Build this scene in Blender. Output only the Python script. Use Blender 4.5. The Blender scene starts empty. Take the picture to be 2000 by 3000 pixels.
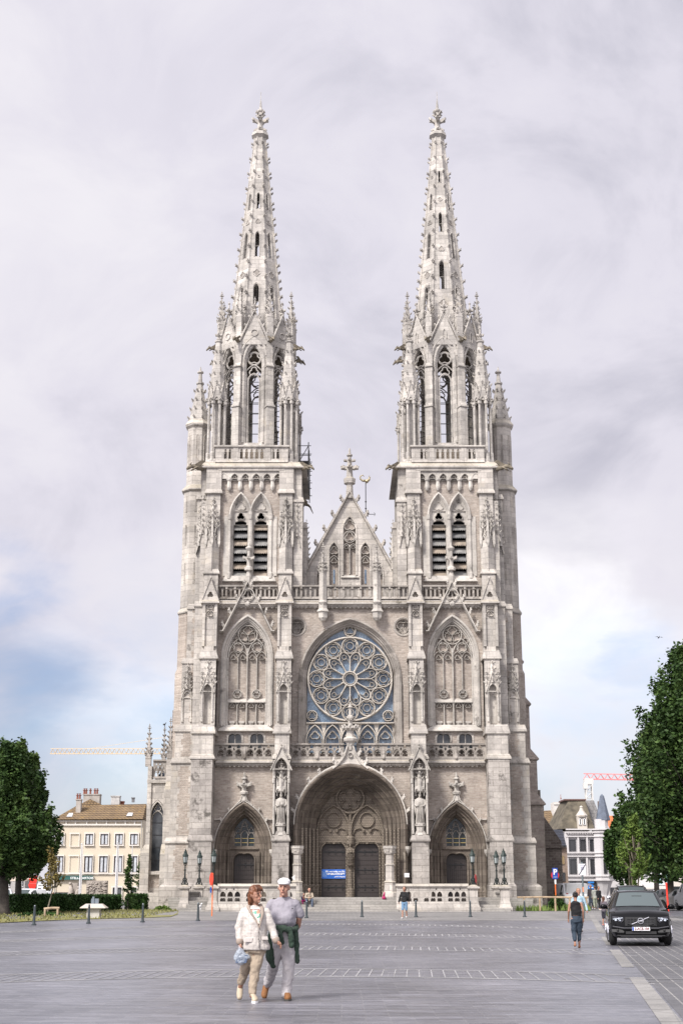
import bpy, math, random
import numpy as np
from math import sin, cos, pi, radians, sqrt, atan2
from mathutils import Vector, Matrix
from mathutils.geometry import delaunay_2d_cdt
random.seed(7)
S = bpy.context.scene
COL = S.collection
# ------------------------------------------------------------------ camera
F_PX, PITCH, EYE = 4130.0, math.atan(1115 / 4130.0), 1.55
cam = bpy.data.cameras.new('camera'); camo = bpy.data.objects.new('camera', cam); COL.objects.link(camo)
cam.sensor_fit = 'VERTICAL'; cam.sensor_height = 36.0; cam.sensor_width = 24.0
cam.lens = 36.0 * F_PX / 3000.0; cam.clip_start = 0.1; cam.clip_end = 6000
camo.location = (0, 0, EYE); camo.rotation_euler = (pi / 2 + PITCH, 0, 0)
S.camera = camo
S.render.resolution_x, S.render.resolution_y = 682, 1024
# ------------------------------------------------------------------ world and sun
SUN_EL, SUN_AZ = radians(44), radians(215)      # azimuth clockwise from +Y
W = bpy.data.worlds.new('World'); S.world = W; W.use_nodes = True
wn, wl = W.node_tree.nodes, W.node_tree.links
wn.clear()
wout = wn.new('ShaderNodeOutputWorld'); sky = wn.new('ShaderNodeTexSky'); sky.sky_type = 'NISHITA'
sky.sun_disc = False; sky.sun_elevation = SUN_EL; sky.sun_rotation = SUN_AZ; sky.air_density = 1.1; sky.dust_density = 1.5
bgs = wn.new('ShaderNodeBackground'); bgs.inputs['Strength'].default_value = 0.13
bgc = wn.new('ShaderNodeBackground'); bgc.inputs['Strength'].default_value = 0.79
wmix = wn.new('ShaderNodeMixShader')
tc = wn.new('ShaderNodeTexCoord')
def wmath(op, a, b=None, clamp=False):
    n = wn.new('ShaderNodeMath'); n.operation = op; n.use_clamp = clamp
    for i, q in enumerate((a, b)):
        if q is None: continue
        if isinstance(q, (int, float)): n.inputs[i].default_value = q
        else: wl.new(q, n.inputs[i])
    return n.outputs[0]
def wnoise(scale, vec, detail=8, rough=.55, dist=0):
    n = wn.new('ShaderNodeTexNoise'); n.inputs['Scale'].default_value = scale; n.inputs['Detail'].default_value = detail
    n.inputs['Roughness'].default_value = rough; n.inputs['Distortion'].default_value = dist
    wl.new(vec, n.inputs['Vector']); return n.outputs['Fac']
def wramp(fac, stops):
    n = wn.new('ShaderNodeValToRGB'); wl.new(fac, n.inputs[0]); e = n.color_ramp.elements
    while len(e) < len(stops): e.new(.5)
    for q, (p, c) in zip(e, stops): q.position = p; q.color = (*c, 1) if len(c) == 3 else c
    return n.outputs[0]
mp = wn.new('ShaderNodeMapping'); wl.new(tc.outputs['Generated'], mp.inputs[0]); mp.inputs['Scale'].default_value = (1, 1, 1.35)
def skydir(u, v):
    x, y = (u * 1.27551 - 1000) / F_PX, (1500 - v * 1.27551) / F_PX
    d = Vector((x, cos(PITCH) - y * sin(PITCH), sin(PITCH) + y * cos(PITCH))); return d.normalized()
def patch(u, v, r):                               # soft patch of the sky round one direction
    n = wn.new('ShaderNodeVectorMath'); n.operation = 'DISTANCE'; wl.new(wob.outputs[0], n.inputs[0])
    n.inputs[1].default_value = skydir(u, v)
    m = wn.new('ShaderNodeMapRange'); m.interpolation_type = 'SMOOTHSTEP'; wl.new(n.outputs['Value'], m.inputs[0])
    m.inputs[1].default_value = 0; m.inputs[2].default_value = r; m.inputs[3].default_value = 1; m.inputs[4].default_value = 0
    return m.outputs[0]
wob = wn.new('ShaderNodeVectorMath'); wob.operation = 'ADD'; wl.new(tc.outputs['Generated'], wob.inputs[0])
nz = wn.new('ShaderNodeTexNoise'); nz.inputs['Scale'].default_value = 9; nz.inputs['Detail'].default_value = 6
mpz = wn.new('ShaderNodeMapping'); mpz.inputs['Scale'].default_value = (1, 1, 2.6); wl.new(tc.outputs['Generated'], mpz.inputs[0]); wl.new(mpz.outputs[0], nz.inputs[0])
sub = wn.new('ShaderNodeVectorMath'); sub.operation = 'MULTIPLY_ADD'; wl.new(nz.outputs['Color'], sub.inputs[0])
sub.inputs[1].default_value = (.16, .16, .12); sub.inputs[2].default_value = (-.08, -.08, -.06); wl.new(sub.outputs[0], wob.inputs[1])
n1 = wnoise(3.1, mp.outputs[0], 9, .5); n2 = wnoise(6.5, mp.outputs[0], 9, .58, .5)
BLUE = [(20, 1330, .04), (80, 1395, .045), (370, 1425, .03), (60, 1650, .1), (250, 1800, .12), (380, 1470, .05), (1330, 1750, .12), (1250, 1850, .1), (330, 1700, .07), (1450, 1560, .05)]
bl = None
for u, v, r in BLUE:
    q = patch(u, v, r * 1.25)
    bl = q if bl is None else wmath('MAXIMUM', bl, q)
bl = wmath('MULTIPLY', bl, wramp(n2, [(.38, (.25,) * 3), (.62, (1,) * 3)]), True)
GREY = [(1420, 300, .42, .75), (1520, 1000, .22, .7), (1540, 1380, .10, .6), (150, 1250, .2, .5), (60, 1500, .12, .7), (500, 80, .2, .25), (1250, 1120, .12, .4), (300, 1600, .08, .4)]
gr = None
for u, v, r, a in GREY:
    q = wmath('MULTIPLY', patch(u, v, r), a)
    gr = q if gr is None else wmath('MAXIMUM', gr, q)
gn = wmath('ADD', wmath('MULTIPLY', wramp(n1, [(.42, (0,) * 3), (.58, (1,) * 3)]), .34), wmath('MULTIPLY', wramp(n2, [(.42, (0,) * 3), (.6, (1,) * 3)]), .42))
gr = wmath('ADD', wmath('MULTIPLY', gr, wramp(n2, [(.3, (.55,) * 3), (.7, (1,) * 3)])), wmath('MULTIPLY', gn, .55), True)
cloudcol = wramp(gr, [(0, (.93, .905, .955)), (.45, (.80, .775, .865)), (1, (.55, .545, .64))])
hi = wmath('MULTIPLY', wmath('MAXIMUM', patch(1290, 1560, .17), patch(330, 1690, .1)), wramp(n2, [(.36, (0,) * 3), (.6, (1,) * 3)]), True)
mc = wn.new('ShaderNodeMix'); mc.data_type = 'RGBA'; wl.new(hi, mc.inputs[0]); wl.new(cloudcol, mc.inputs[6]); mc.inputs[7].default_value = (1.3, 1.27, 1.27, 1)
sd_ = wn.new('ShaderNodeVectorMath'); sd_.operation = 'DISTANCE'; wl.new(tc.outputs['Generated'], sd_.inputs[0]); sd_.inputs[1].default_value = (sin(SUN_AZ) * cos(SUN_EL), cos(SUN_AZ) * cos(SUN_EL), sin(SUN_EL))
sm_ = wn.new('ShaderNodeMapRange'); sm_.interpolation_type = 'SMOOTHSTEP'; wl.new(sd_.outputs['Value'], sm_.inputs[0]); sm_.inputs[1].default_value = .1; sm_.inputs[2].default_value = 1.25; sm_.inputs[3].default_value = 2.7; sm_.inputs[4].default_value = 1.0
gl_ = wn.new('ShaderNodeVectorMath'); gl_.operation = 'SCALE'; wl.new(mc.outputs[2], gl_.inputs[0]); wl.new(sm_.outputs[0], gl_.inputs['Scale'])   # cloud brightened round the sun, behind the camera, added as soft frontal fill
wl.new(gl_.outputs[0], bgc.inputs['Color']); 
tint = wn.new('ShaderNodeMix'); tint.data_type = 'RGBA'; tint.blend_type = 'MULTIPLY'; tint.inputs[0].default_value = 1; wl.new(sky.outputs[0], tint.inputs[6]); tint.inputs[7].default_value = (.60, .70, .92, 1); wl.new(tint.outputs[2], bgs.inputs['Color'])
wl.new(wmath('MULTIPLY', bl, .66), wmix.inputs[0]); wl.new(bgc.outputs[0], wmix.inputs[1]); wl.new(bgs.outputs[0], wmix.inputs[2])
wl.new(wmix.outputs[0], wout.inputs[0])
sun = bpy.data.lights.new('sun', 'SUN'); suno = bpy.data.objects.new('sun', sun); COL.objects.link(suno)
sun.energy = 3.9; sun.angle = radians(11); sun.color = (1, .955, .89)
sd = Vector((sin(SUN_AZ) * cos(SUN_EL), cos(SUN_AZ) * cos(SUN_EL), sin(SUN_EL)))
suno.rotation_euler = sd.to_track_quat('Z', 'Y').to_euler(); suno.location = (-20, -20, 60)
S.view_settings.view_transform = 'Standard'; S.view_settings.look = 'None'; S.view_settings.gamma = 1
S.view_settings.use_curve_mapping = False; S.view_settings.exposure = 0.30
# ------------------------------------------------------------------ measuring: the photograph's proportions to metres at a depth Y
def at(u, v, Y):
    x, y = (u * 1.27551 - 1000) / F_PX, (1500 - v * 1.27551) / F_PX
    t = Y / (cos(PITCH) - y * sin(PITCH)); return t * x, EYE + t * (sin(PITCH) + y * cos(PITCH))
def pz(v, Y): return at(784, v, Y)[1]
def gz(y, x=0):                                    # the plaza: flat near us, rising a little to the church
    t = min(max((y - 45) / 50.0, 0), 1); return 0.36 * t * t * (3 - 2 * t)
def gp(u, v):                                      # point of the ground seen at (u, v)
    lo, hi2 = 5.0, 400.0
    for _ in range(50):
        m = (lo + hi2) / 2
        if at(u, v, m)[1] > gz(m): lo = m
        else: hi2 = m
    m = (lo + hi2) / 2
    X, Z = at(u, v, m); return Vector((X, m, gz(m)))
# ------------------------------------------------------------------ object bookkeeping
def link(o, parent=None):
    COL.objects.link(o)
    if parent is not None: o.parent = parent
    return o
def tag(o, label=None, cat=None, group=None, kind=None):
    if label: o['label'] = label
    if cat: o['category'] = cat
    if group: o['group'] = group
    if kind: o['kind'] = kind
    return o
def thing(name, label, cat, loc=(0, 0, 0), rz=0, group=None):
    o = bpy.data.objects.new(name, None); o.empty_display_size = .3; COL.objects.link(o)
    o.location = loc; o.rotation_euler = (0, 0, rz); return tag(o, label, cat, group)
def kids(o): return [c for c in COL.objects if c.parent == o]
def copy_tree(o, parent=None, table=None):
    if table is None:
        table = {}
        for c in COL.objects:
            if c.parent: table.setdefault(c.parent.name, []).append(c)
    c = o.copy(); COL.objects.link(c); c.parent = parent
    for ch in table.get(o.name, []): copy_tree(ch, c, table)
    return c
# ------------------------------------------------------------------ mesh builder
def V2(a): return Vector((a[0], a[1]))
class MB:
    def __init__(s): s.v = []; s.f = []; s.m = []; s.mi = 0; s.T = None; s.sm = False; s.s = []
    def add(s, vs, fs, mi=None):
        b = len(s.v)
        if s.T is not None: vs = [s.T @ Vector(q) for q in vs]
        s.v += [tuple(q) for q in vs]; s.f += [tuple(b + i for i in f) for f in fs]
        s.m += [s.mi if mi is None else mi] * len(fs); s.s += [s.sm] * len(fs); return s
    def box(s, x0, x1, y0, y1, z0, z1, mi=None):
        if x0 > x1: x0, x1 = x1, x0
        return s.add([(x0, y0, z0), (x1, y0, z0), (x1, y1, z0), (x0, y1, z0), (x0, y0, z1), (x1, y0, z1), (x1, y1, z1), (x0, y1, z1)],
                     [(0, 3, 2, 1), (4, 5, 6, 7), (0, 1, 5, 4), (1, 2, 6, 5), (2, 3, 7, 6), (3, 0, 4, 7)], mi)
    def hexa(s, a, b, mi=None):                       # a, b: bottom and top (x0,x1,y0,y1,z)
        if a[0] > a[1]: a = (a[1], a[0]) + tuple(a[2:])
        if b[0] > b[1]: b = (b[1], b[0]) + tuple(b[2:])
        q = lambda r: [(r[0], r[2], r[4]), (r[1], r[2], r[4]), (r[1], r[3], r[4]), (r[0], r[3], r[4])]
        return s.add(q(a) + q(b), [(0, 3, 2, 1), (4, 5, 6, 7), (0, 1, 5, 4), (1, 2, 6, 5), (2, 3, 7, 6), (3, 0, 4, 7)], mi)
    def rings(s, R, closed=True, caps=True, mi=None, loop=False):
        n = len(R[0]); vs = [p for r in R for p in r]; fs = []
        K = len(R)
        for i in range(K if loop else K - 1):
            a, b = i * n, ((i + 1) % K) * n
            for j in range(n if closed else n - 1):
                k = (j + 1) % n; fs.append((a + j, a + k, b + k, b + j))
        if caps and closed and not loop:
            fs.append(tuple(range(n - 1, -1, -1))); fs.append(tuple((K - 1) * n + i for i in range(n)))
        return s.add(vs, fs, mi)
    def ngon(s, cx, cy, prof, n=8, rot=None, apo=True, mi=None, sx=1, sy=1):   # prof: (z, r) list, lathe-like
        rot = pi / n if rot is None else rot; k = 1 / cos(pi / n) if apo else 1
        return s.rings([[(cx + sx * r * k * cos(rot + 2 * pi * i / n), cy + sy * r * k * sin(rot + 2 * pi * i / n), z) for i in range(n)] for z, r in prof], mi=mi)
    def tube(s, P, r, n=5, closed=False, mi=None, caps=True):
        P = [Vector(p) for p in P]; R = []; up = None; K = len(P)
        rr = r if isinstance(r, (list, tuple)) else [r] * K
        for i in range(K):
            a = P[i - 1] if (i > 0 or closed) else P[i]; b = P[(i + 1) % K] if (i < K - 1 or closed) else P[i]
            t = (b - a).normalized() if (b - a).length > 1e-9 else Vector((0, 0, 1))
            if up is None: up = Vector((0, 1, 0)) if abs(t.y) < .9 else Vector((1, 0, 0))
            u = up - t * up.dot(t)
            if u.length < 1e-6: u = t.orthogonal()
            u.normalize(); w = t.cross(u); up = u
            R.append([tuple(P[i] + rr[i] * (cos(2 * pi * (k + .5) / n) * u + sin(2 * pi * (k + .5) / n) * w)) for k in range(n)])
        return s.rings(R, caps=caps, loop=closed, mi=mi)
    def bar(s, P, w, yf, yb, closed=False, mi=None):  # moulded bar along a path in the XZ plane
        K = len(P); R = []; P = [V2(p) for p in P]
        for i in range(K):
            a = P[i - 1] if (i > 0 or closed) else P[i]; b = P[(i + 1) % K] if (i < K - 1 or closed) else P[i]
            t = b - a; t = t.normalized() if t.length > 1e-9 else Vector((1, 0)); n = Vector((-t.y, t.x)); p = P[i]; ym = yf + (yb - yf) * .45
            R.append([(p.x + n.x * o, y, p.y + n.y * o) for o, y in ((-w / 2, yb), (-w / 2, ym), (-w * .2, yf), (w * .2, yf), (w / 2, ym), (w / 2, yb))])
        return s.rings(R, closed=False, caps=False, mi=mi, loop=closed)
    def plate(s, outer, holes, y0, y1, mi=None, fr=None, side_mi=None, back=True):
        loops = [outer] + list(holes); vs = []; ed = []
        for L in loops:
            b = len(vs); vs += [Vector((p[0], p[1])) for p in L]; ed += [(b + i, b + (i + 1) % len(L)) for i in range(len(L))]
        V, E, Fc, _, _, _ = delaunay_2d_cdt(vs, ed, [], 0, 1e-5)
        def inside(x, y, L):
            c = False; j = len(L) - 1
            for i in range(len(L)):
                xi, yi = L[i][0], L[i][1]; xj, yj = L[j][0], L[j][1]
                if (yi > y) != (yj > y) and x < (xj - xi) * (y - yi) / (yj - yi) + xi: c = not c
                j = i
            return c
        ok = []
        for f in Fc:
            x = sum(V[i].x for i in f) / len(f); y = sum(V[i].y for i in f) / len(f)
            if inside(x, y, outer) and not any(inside(x, y, h) for h in holes):
                a, b2, c2 = V[f[0]], V[f[1]], V[f[2]]
                if (b2 - a).cross(c2 - a) < 0: f = f[::-1]
                ok.append(tuple(f))
        m = fr if fr else (lambda x, y, z: (x, y, z))
        n = len(V)
        s.add([m(q.x, y0, q.y) for q in V], ok, mi)
        if back: s.add([m(q.x, y1, q.y) for q in V], [f[::-1] for f in ok], mi)
        for L in loops:
            k = len(L); ar = sum(L[i][0] * L[(i + 1) % k][1] - L[(i + 1) % k][0] * L[i][1] for i in range(k))
            Lx = list(L) if (ar > 0) == (L is outer) else list(L)[::-1]
            s.add([m(p[0], y0, p[1]) for p in Lx] + [m(p[0], y1, p[1]) for p in Lx],
                  [(i, i + k, (i + 1) % k + k, (i + 1) % k)[::-1] for i in range(k)], side_mi if side_mi is not None else mi)
        return s
    def ball(s, c, r, n=6, m=4, mi=None):
        rx, ry, rz = r if isinstance(r, (tuple, list)) else (r, r, r)
        vs = [(c[0], c[1], c[2] - rz)]
        for i in range(1, m):
            a = -pi / 2 + pi * i / m
            vs += [(c[0] + rx * cos(a) * cos(2 * pi * j / n), c[1] + ry * cos(a) * sin(2 * pi * j / n), c[2] + rz * sin(a)) for j in range(n)]
        vs.append((c[0], c[1], c[2] + rz)); L = len(vs) - 1; fs = []
        for j in range(n):
            k = (j + 1) % n; fs.append((0, 1 + k, 1 + j)); fs.append((L, L - n + j, L - n + k))
            for i in range(m - 2): a = 1 + i * n; fs.append((a + j, a + k, a + n + k, a + n + j))
        return s.add(vs, fs, mi)
    def build(s, name, mats, parent=None, smooth=None, label=None, kind=None):
        me = bpy.data.meshes.new(name); me.from_pydata(s.v, [], s.f)
        mats = mats if isinstance(mats, (list, tuple)) else [mats]
        for q in mats: me.materials.append(q)
        if len(mats) > 1: me.polygons.foreach_set('material_index', s.m)
        if smooth is None: me.polygons.foreach_set('use_smooth', s.s)
        elif smooth: me.polygons.foreach_set('use_smooth', [True] * len(s.f))
        me.update(); o = bpy.data.objects.new(name, me); link(o, parent)
        if label: o['label'] = label
        if kind: o['kind'] = kind
        return o
# ------------------------------------------------------------------ outlines
def arch(cx, zs, w, h, n=8, zb=None):                 # pointed arch outline, left springing to right springing
    a = w / 2.0; R = (h * h + a * a) / (2 * a); c = cx - a + R; th = math.acos(max(-1, min(1, (R - a) / R)))
    L = [(c - R * cos(th * i / n), zs + R * sin(th * i / n)) for i in range(n + 1)]
    P = L + [(2 * cx - x, z) for x, z in L[-2::-1]]
    if zb is not None: P = [(cx - a, zb)] + P + [(cx + a, zb)]
    return P
def arch_off(cx, zs, w, h, o, n=8, zb=None):          # same centres, radius reduced by o
    a = w / 2.0; R = (h * h + a * a) / (2 * a); d = R - a; R2 = R - o
    return arch(cx, zs, w - 2 * o, sqrt(max(R2 * R2 - d * d, 1e-4)), n, zb)
def circ(cx, cz, r, n=16, a0=0): return [(cx + r * cos(a0 + 2 * pi * i / n), cz + r * sin(a0 + 2 * pi * i / n)) for i in range(n)]
def foil(cx, cz, r, k=3, n=7, a0=pi / 2):             # outline of a k-foil
    rl = r * (.56 if k == 3 else .5 if k == 4 else .42); d = r - rl; P = []
    half = pi - math.acos(min(1, d * sin(pi / k) / rl)) if False else None
    # lobes meet where neighbouring circles cross
    x = d * cos(pi / k); y2 = rl * rl - (d * sin(pi / k)) ** 2
    q = x + sqrt(max(y2, 0)) * 0; m = sqrt(max(y2, 1e-6)) * -1
    ang = atan2(d * sin(pi / k), (d * cos(pi / k) + sqrt(max(rl * rl - (d * sin(pi / k)) ** 2, 0))) * cos(pi / k) - d) if False else None
    # crossing point lies on the bisector at distance t from the centre
    t = d * cos(pi / k) + sqrt(max(rl * rl - (d * sin(pi / k)) ** 2, 0))
    px, py = t * cos(pi / k), t * sin(pi / k); e = atan2(py, px - d)
    for j in range(k):
        b = a0 + 2 * pi * j / k
        for i in range(n):
            g = -e + 2 * e * i / (n - 1); P.append((cx + d * cos(b) + rl * cos(b + g), cz + d * sin(b) + rl * sin(b + g)))
    return P
def lancet_hole(cx, z0, zt, w, n=5):                  # narrow light with a trefoil head
    h = w * .95; return arch(cx, zt - h, w, h, n, z0)
# ================================================================== materials
def newmat(name):
    m = bpy.data.materials.new(name); m.use_nodes = True; return m, m.node_tree.nodes, m.node_tree.links, m.node_tree.nodes['Principled BSDF']
def simple(name, col, rough=.6, metal=0, spec=.5, emit=0, bump=0, bscale=40, var=.0, vscale=3, trans=0):
    m, n, l, b = newmat(name)
    b.inputs['Base Color'].default_value = (*col, 1); b.inputs['Roughness'].default_value = rough
    b.inputs['Metallic'].default_value = metal; b.inputs['Specular IOR Level'].default_value = spec
    if var or bump:
        t = n.new('ShaderNodeTexCoord'); z = n.new('ShaderNodeTexNoise'); z.inputs['Scale'].default_value = vscale; z.inputs['Detail'].default_value = 8
        l.new(t.outputs['Object'], z.inputs[0])
        if var:
            r = n.new('ShaderNodeValToRGB'); l.new(z.outputs[0], r.inputs[0])
            r.color_ramp.elements[0].position = .3; r.color_ramp.elements[1].position = .7
            r.color_ramp.elements[0].color = (*[c * (1 - var) for c in col], 1); r.color_ramp.elements[1].color = (*[min(1, c * (1 + var)) for c in col], 1)
            l.new(r.outputs[0], b.inputs['Base Color'])
        if bump:
            z2 = n.new('ShaderNodeTexNoise'); z2.inputs['Scale'].default_value = bscale; z2.inputs['Detail'].default_value = 4; l.new(t.outputs['Object'], z2.inputs[0])
            bp = n.new('ShaderNodeBump'); bp.inputs['Strength'].default_value = bump; bp.inputs['Distance'].default_value = .02
            l.new(z2.outputs[0], bp.inputs['Height']); l.new(bp.outputs[0], b.inputs['Normal'])
    return m
def masonry(name, c1, c2, mort, bw, bh, ms=.02, rough=.9, stain=(.1, .09, .08), stain_amt=.5, stain_lo=.56, streak=.5, bump=.5, warm=None, big=.25, squash=1.0, bias=0.0, lichen=0.0):
    m, n, l, b = newmat(name); b.inputs['Roughness'].default_value = rough; b.inputs['Specular IOR Level'].default_value = .2
    t = n.new('ShaderNodeTexCoord'); sep = n.new('ShaderNodeSeparateXYZ'); l.new(t.outputs['Object'], sep.inputs[0])
    ad = n.new('ShaderNodeMath'); ad.operation = 'ADD'; l.new(sep.outputs[0], ad.inputs[0]); l.new(sep.outputs[1], ad.inputs[1])
    cb = n.new('ShaderNodeCombineXYZ'); l.new(ad.outputs[0], cb.inputs[0]); l.new(sep.outputs[2], cb.inputs[1])
    br = n.new('ShaderNodeTexBrick'); l.new(cb.outputs[0], br.inputs['Vector']); br.inputs['Scale'].default_value = 1
    br.inputs['Brick Width'].default_value = bw; br.inputs['Row Height'].default_value = bh; br.inputs['Mortar Size'].default_value = ms
    br.inputs['Mortar Smooth'].default_value = .3; br.inputs['Bias'].default_value = bias; br.squash = squash
    br.inputs['Color1'].default_value = (*c1, 1); br.inputs['Color2'].default_value = (*c2, 1); br.inputs['Mortar'].default_value = (*mort, 1)
    def noise(sc, vec, d=6, r=.6):
        z = n.new('ShaderNodeTexNoise'); z.inputs['Scale'].default_value = sc; z.inputs['Detail'].default_value = d; z.inputs['Roughness'].default_value = r; l.new(vec, z.inputs[0]); return z.outputs[0]
    def ramp(f, a, c, pa, pb):
        r = n.new('ShaderNodeValToRGB'); l.new(f, r.inputs[0]); e = r.color_ramp.elements
        e[0].position = a; e[1].position = c; e[0].color = (*pa, 1); e[1].color = (*pb, 1); return r.outputs[0]
    def mix(f, a, c, mode='MIX'):
        x = n.new('ShaderNodeMix'); x.data_type = 'RGBA'; x.blend_type = mode
        if isinstance(f, float): x.inputs[0].default_value = f
        else: l.new(f, x.inputs[0])
        for i, q in ((6, a), (7, c)):
            if isinstance(q, tuple): x.inputs[i].default_value = (*q, 1)
            else: l.new(q, x.inputs[i])
        return x.outputs[2]
    n1 = noise(.55, t.outputs['Object'], 8, .62)
    col = mix(1.0, br.outputs[0], ramp(n1, .33, .68, (1 - big,) * 3, (1 + big * .35,) * 3), 'MULTIPLY')
    n2 = noise(7, t.outputs['Object'], 5, .6)
    col = mix(1.0, col, ramp(n2, .3, .7, (.86,) * 3, (1.1,) * 3), 'MULTIPLY')
    st = n.new('ShaderNodeMapping'); st.inputs['Scale'].default_value = (2.4, 2.4, .16); l.new(t.outputs['Object'], st.inputs[0])
    n3 = noise(1.3, st.outputs[0], 7, .65)
    col = mix(ramp(n3, .52, .72, (0,) * 3, (streak,) * 3), col, tuple(c * .42 for c in c1))
    if warm is not None:
        n5 = noise(.8, t.outputs['Object'], 6, .6); col = mix(ramp(n5, .58, .8, (0,) * 3, (.55,) * 3), col, warm)
    n4 = noise(.9, t.outputs['Object'], 9, .7)
    col = mix(ramp(n4, stain_lo, stain_lo + .09, (0,) * 3, (stain_amt,) * 3), col, stain)
    if lichen:
        g = n.new('ShaderNodeNewGeometry'); s3 = n.new('ShaderNodeSeparateXYZ'); l.new(g.outputs['Normal'], s3.inputs[0])
        col = mix(ramp(s3.outputs[2], .35, .6, (0,) * 3, (lichen,) * 3), col, (.3, .25, .13))
    l.new(col, b.inputs['Base Color'])
    bp = n.new('ShaderNodeBump'); bp.inputs['Strength'].default_value = bump; bp.inputs['Distance'].default_value = .03
    h = n.new('ShaderNodeMath'); h.operation = 'MULTIPLY_ADD'; l.new(br.outputs['Fac'], h.inputs[0]); h.inputs[1].default_value = -.7; l.new(noise(14, t.outputs['Object'], 5, .7), h.inputs[2])
    l.new(h.outputs[0], bp.inputs['Height']); l.new(bp.outputs[0], b.inputs['Normal'])
    return m
M = {}
M['stone'] = masonry('pale_limestone', (.54, .50, .455), (.41, .38, .35), (.30, .28, .26), 1.05, .42, .014, stain_amt=.85, stain_lo=.61, streak=.7, big=.34, warm=(.44, .38, .29), lichen=.25)
M['spire_stone'] = masonry('spire_limestone', (.54, .505, .465), (.39, .365, .34), (.31, .295, .275), .8, .38, .012, stain_amt=.75, stain_lo=.63, streak=.65, big=.32, warm=(.42, .36, .26))
M['carved'] = masonry('carved_limestone', (.54, .505, .46), (.46, .43, .395), (.38, .355, .33), 1.3, .6, .008, stain=(.13, .12, .11), stain_amt=.85, stain_lo=.58, streak=.4, big=.35)
M['brick'] = masonry('pinkish_rubble_brick', (.48, .42, .37), (.35, .295, .255), (.45, .405, .36), .30, .125, .016, stain_amt=.55, stain_lo=.66, streak=.22, bump=1.0, big=.28)
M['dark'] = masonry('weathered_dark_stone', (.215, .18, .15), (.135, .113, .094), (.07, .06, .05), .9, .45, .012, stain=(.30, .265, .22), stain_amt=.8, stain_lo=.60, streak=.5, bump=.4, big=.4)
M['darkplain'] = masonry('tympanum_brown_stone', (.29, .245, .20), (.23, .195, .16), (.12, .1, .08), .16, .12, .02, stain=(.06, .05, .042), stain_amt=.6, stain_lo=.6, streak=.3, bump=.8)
M['crust'] = masonry('blackened_limestone', (.45, .415, .38), (.36, .33, .305), (.2, .18, .16), .9, .42, .012, stain=(.075, .068, .06), stain_amt=.85, stain_lo=.54, streak=.6, bump=.5, big=.35)
M['gall'] = masonry('gallery_stone', (.40, .365, .33), (.30, .275, .25), (.25, .22, .2), 1.3, .6, .008, stain=(.09, .075, .062), stain_amt=.8, stain_lo=.55, streak=.45, big=.35)
M['garg'] = simple('lichen_gargoyle', (.17, .145, .11), .9, var=.45, vscale=3, bump=.6, bscale=9)
M['darkwall'] = masonry('sooty_side_masonry', (.25, .215, .19), (.155, .13, .115), (.28, .245, .22), .42, .2, .02, stain=(.3, .27, .24), stain_amt=.5, stain_lo=.62, streak=.3, bump=.8, big=.3)
M['mixed'] = masonry('grey_brown_rubble', (.52, .45, .40), (.37, .31, .28), (.42, .38, .34), .42, .2, .02, stain=(.14,.12,.105), stain_amt=.6, stain_lo=.58, streak=.4, bump=.8, big=.35)
M['slate'] = simple('slate', (.10, .12, .16), .55, var=.25, vscale=2)
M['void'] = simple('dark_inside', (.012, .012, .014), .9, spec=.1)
M['wood'] = None
def door_mat():
    m, n, l, b = newmat('dark_door_planks'); b.inputs['Roughness'].default_value = .55
    t = n.new('ShaderNodeTexCoord'); w = n.new('ShaderNodeTexWave'); w.wave_type = 'BANDS'; w.bands_direction = 'X'; w.inputs['Scale'].default_value = 2.2; w.inputs['Distortion'].default_value = .4
    l.new(t.outputs['Object'], w.inputs[0]); r = n.new('ShaderNodeValToRGB'); l.new(w.outputs[0], r.inputs[0])
    e = r.color_ramp.elements; e[0].position = .0; e[1].position = .25; e[0].color = (.006, .005, .005, 1); e[1].color = (.035, .026, .024, 1)
    l.new(r.outputs[0], b.inputs['Base Color']); return m
M['wood'] = door_mat()
M['iron'] = simple('black_iron', (.012, .013, .014), .45, spec=.5)
def glass_mat(name, c1, c2, rough=.18, scale=3.0, lead=True, spec=.6):
    m, n, l, b = newmat(name); b.inputs['Roughness'].default_value = rough; b.inputs['Specular IOR Level'].default_value = spec
    t = n.new('ShaderNodeTexCoord'); z = n.new('ShaderNodeTexNoise'); z.inputs['Scale'].default_value = scale; z.inputs['Detail'].default_value = 5; l.new(t.outputs['Object'], z.inputs[0])
    r = n.new('ShaderNodeValToRGB'); l.new(z.outputs[0], r.inputs[0]); e = r.color_ramp.elements; e[0].position = .35; e[1].position = .65; e[0].color = (*c1, 1); e[1].color = (*c2, 1)
    if lead:
        v = n.new('ShaderNodeTexVoronoi'); v.feature = 'DISTANCE_TO_EDGE'; v.inputs['Scale'].default_value = 7; l.new(t.outputs['Object'], v.inputs[0])
        r2 = n.new('ShaderNodeValToRGB'); l.new(v.outputs['Distance'], r2.inputs[0]); q = r2.color_ramp.elements; q[0].position = .03; q[1].position = .09; q[0].color = (.45, .45, .45, 1); q[1].color = (1, 1, 1, 1)
        x = n.new('ShaderNodeMix'); x.data_type = 'RGBA'; x.blend_type = 'MULTIPLY'; x.inputs[0].default_value = 1; l.new(r.outputs[0], x.inputs[6]); l.new(r2.outputs[0], x.inputs[7])
        l.new(x.outputs[2], b.inputs['Base Color'])
    else: l.new(r.outputs[0], b.inputs['Base Color'])
    bp = n.new('ShaderNodeBump'); bp.inputs['Strength'].default_value = .12; l.new(z.outputs[0], bp.inputs['Height']); l.new(bp.outputs[0], b.inputs['Normal'])
    return m
M['roseglass'] = glass_mat('blue_leaded_glass', (.08, .13, .205), (.22, .29, .37), .22, 1.6)
M['darkglass'] = glass_mat('dark_leaded_glass', (.008, .012, .016), (.03, .045, .05), .2, 5, True, .4)
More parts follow.
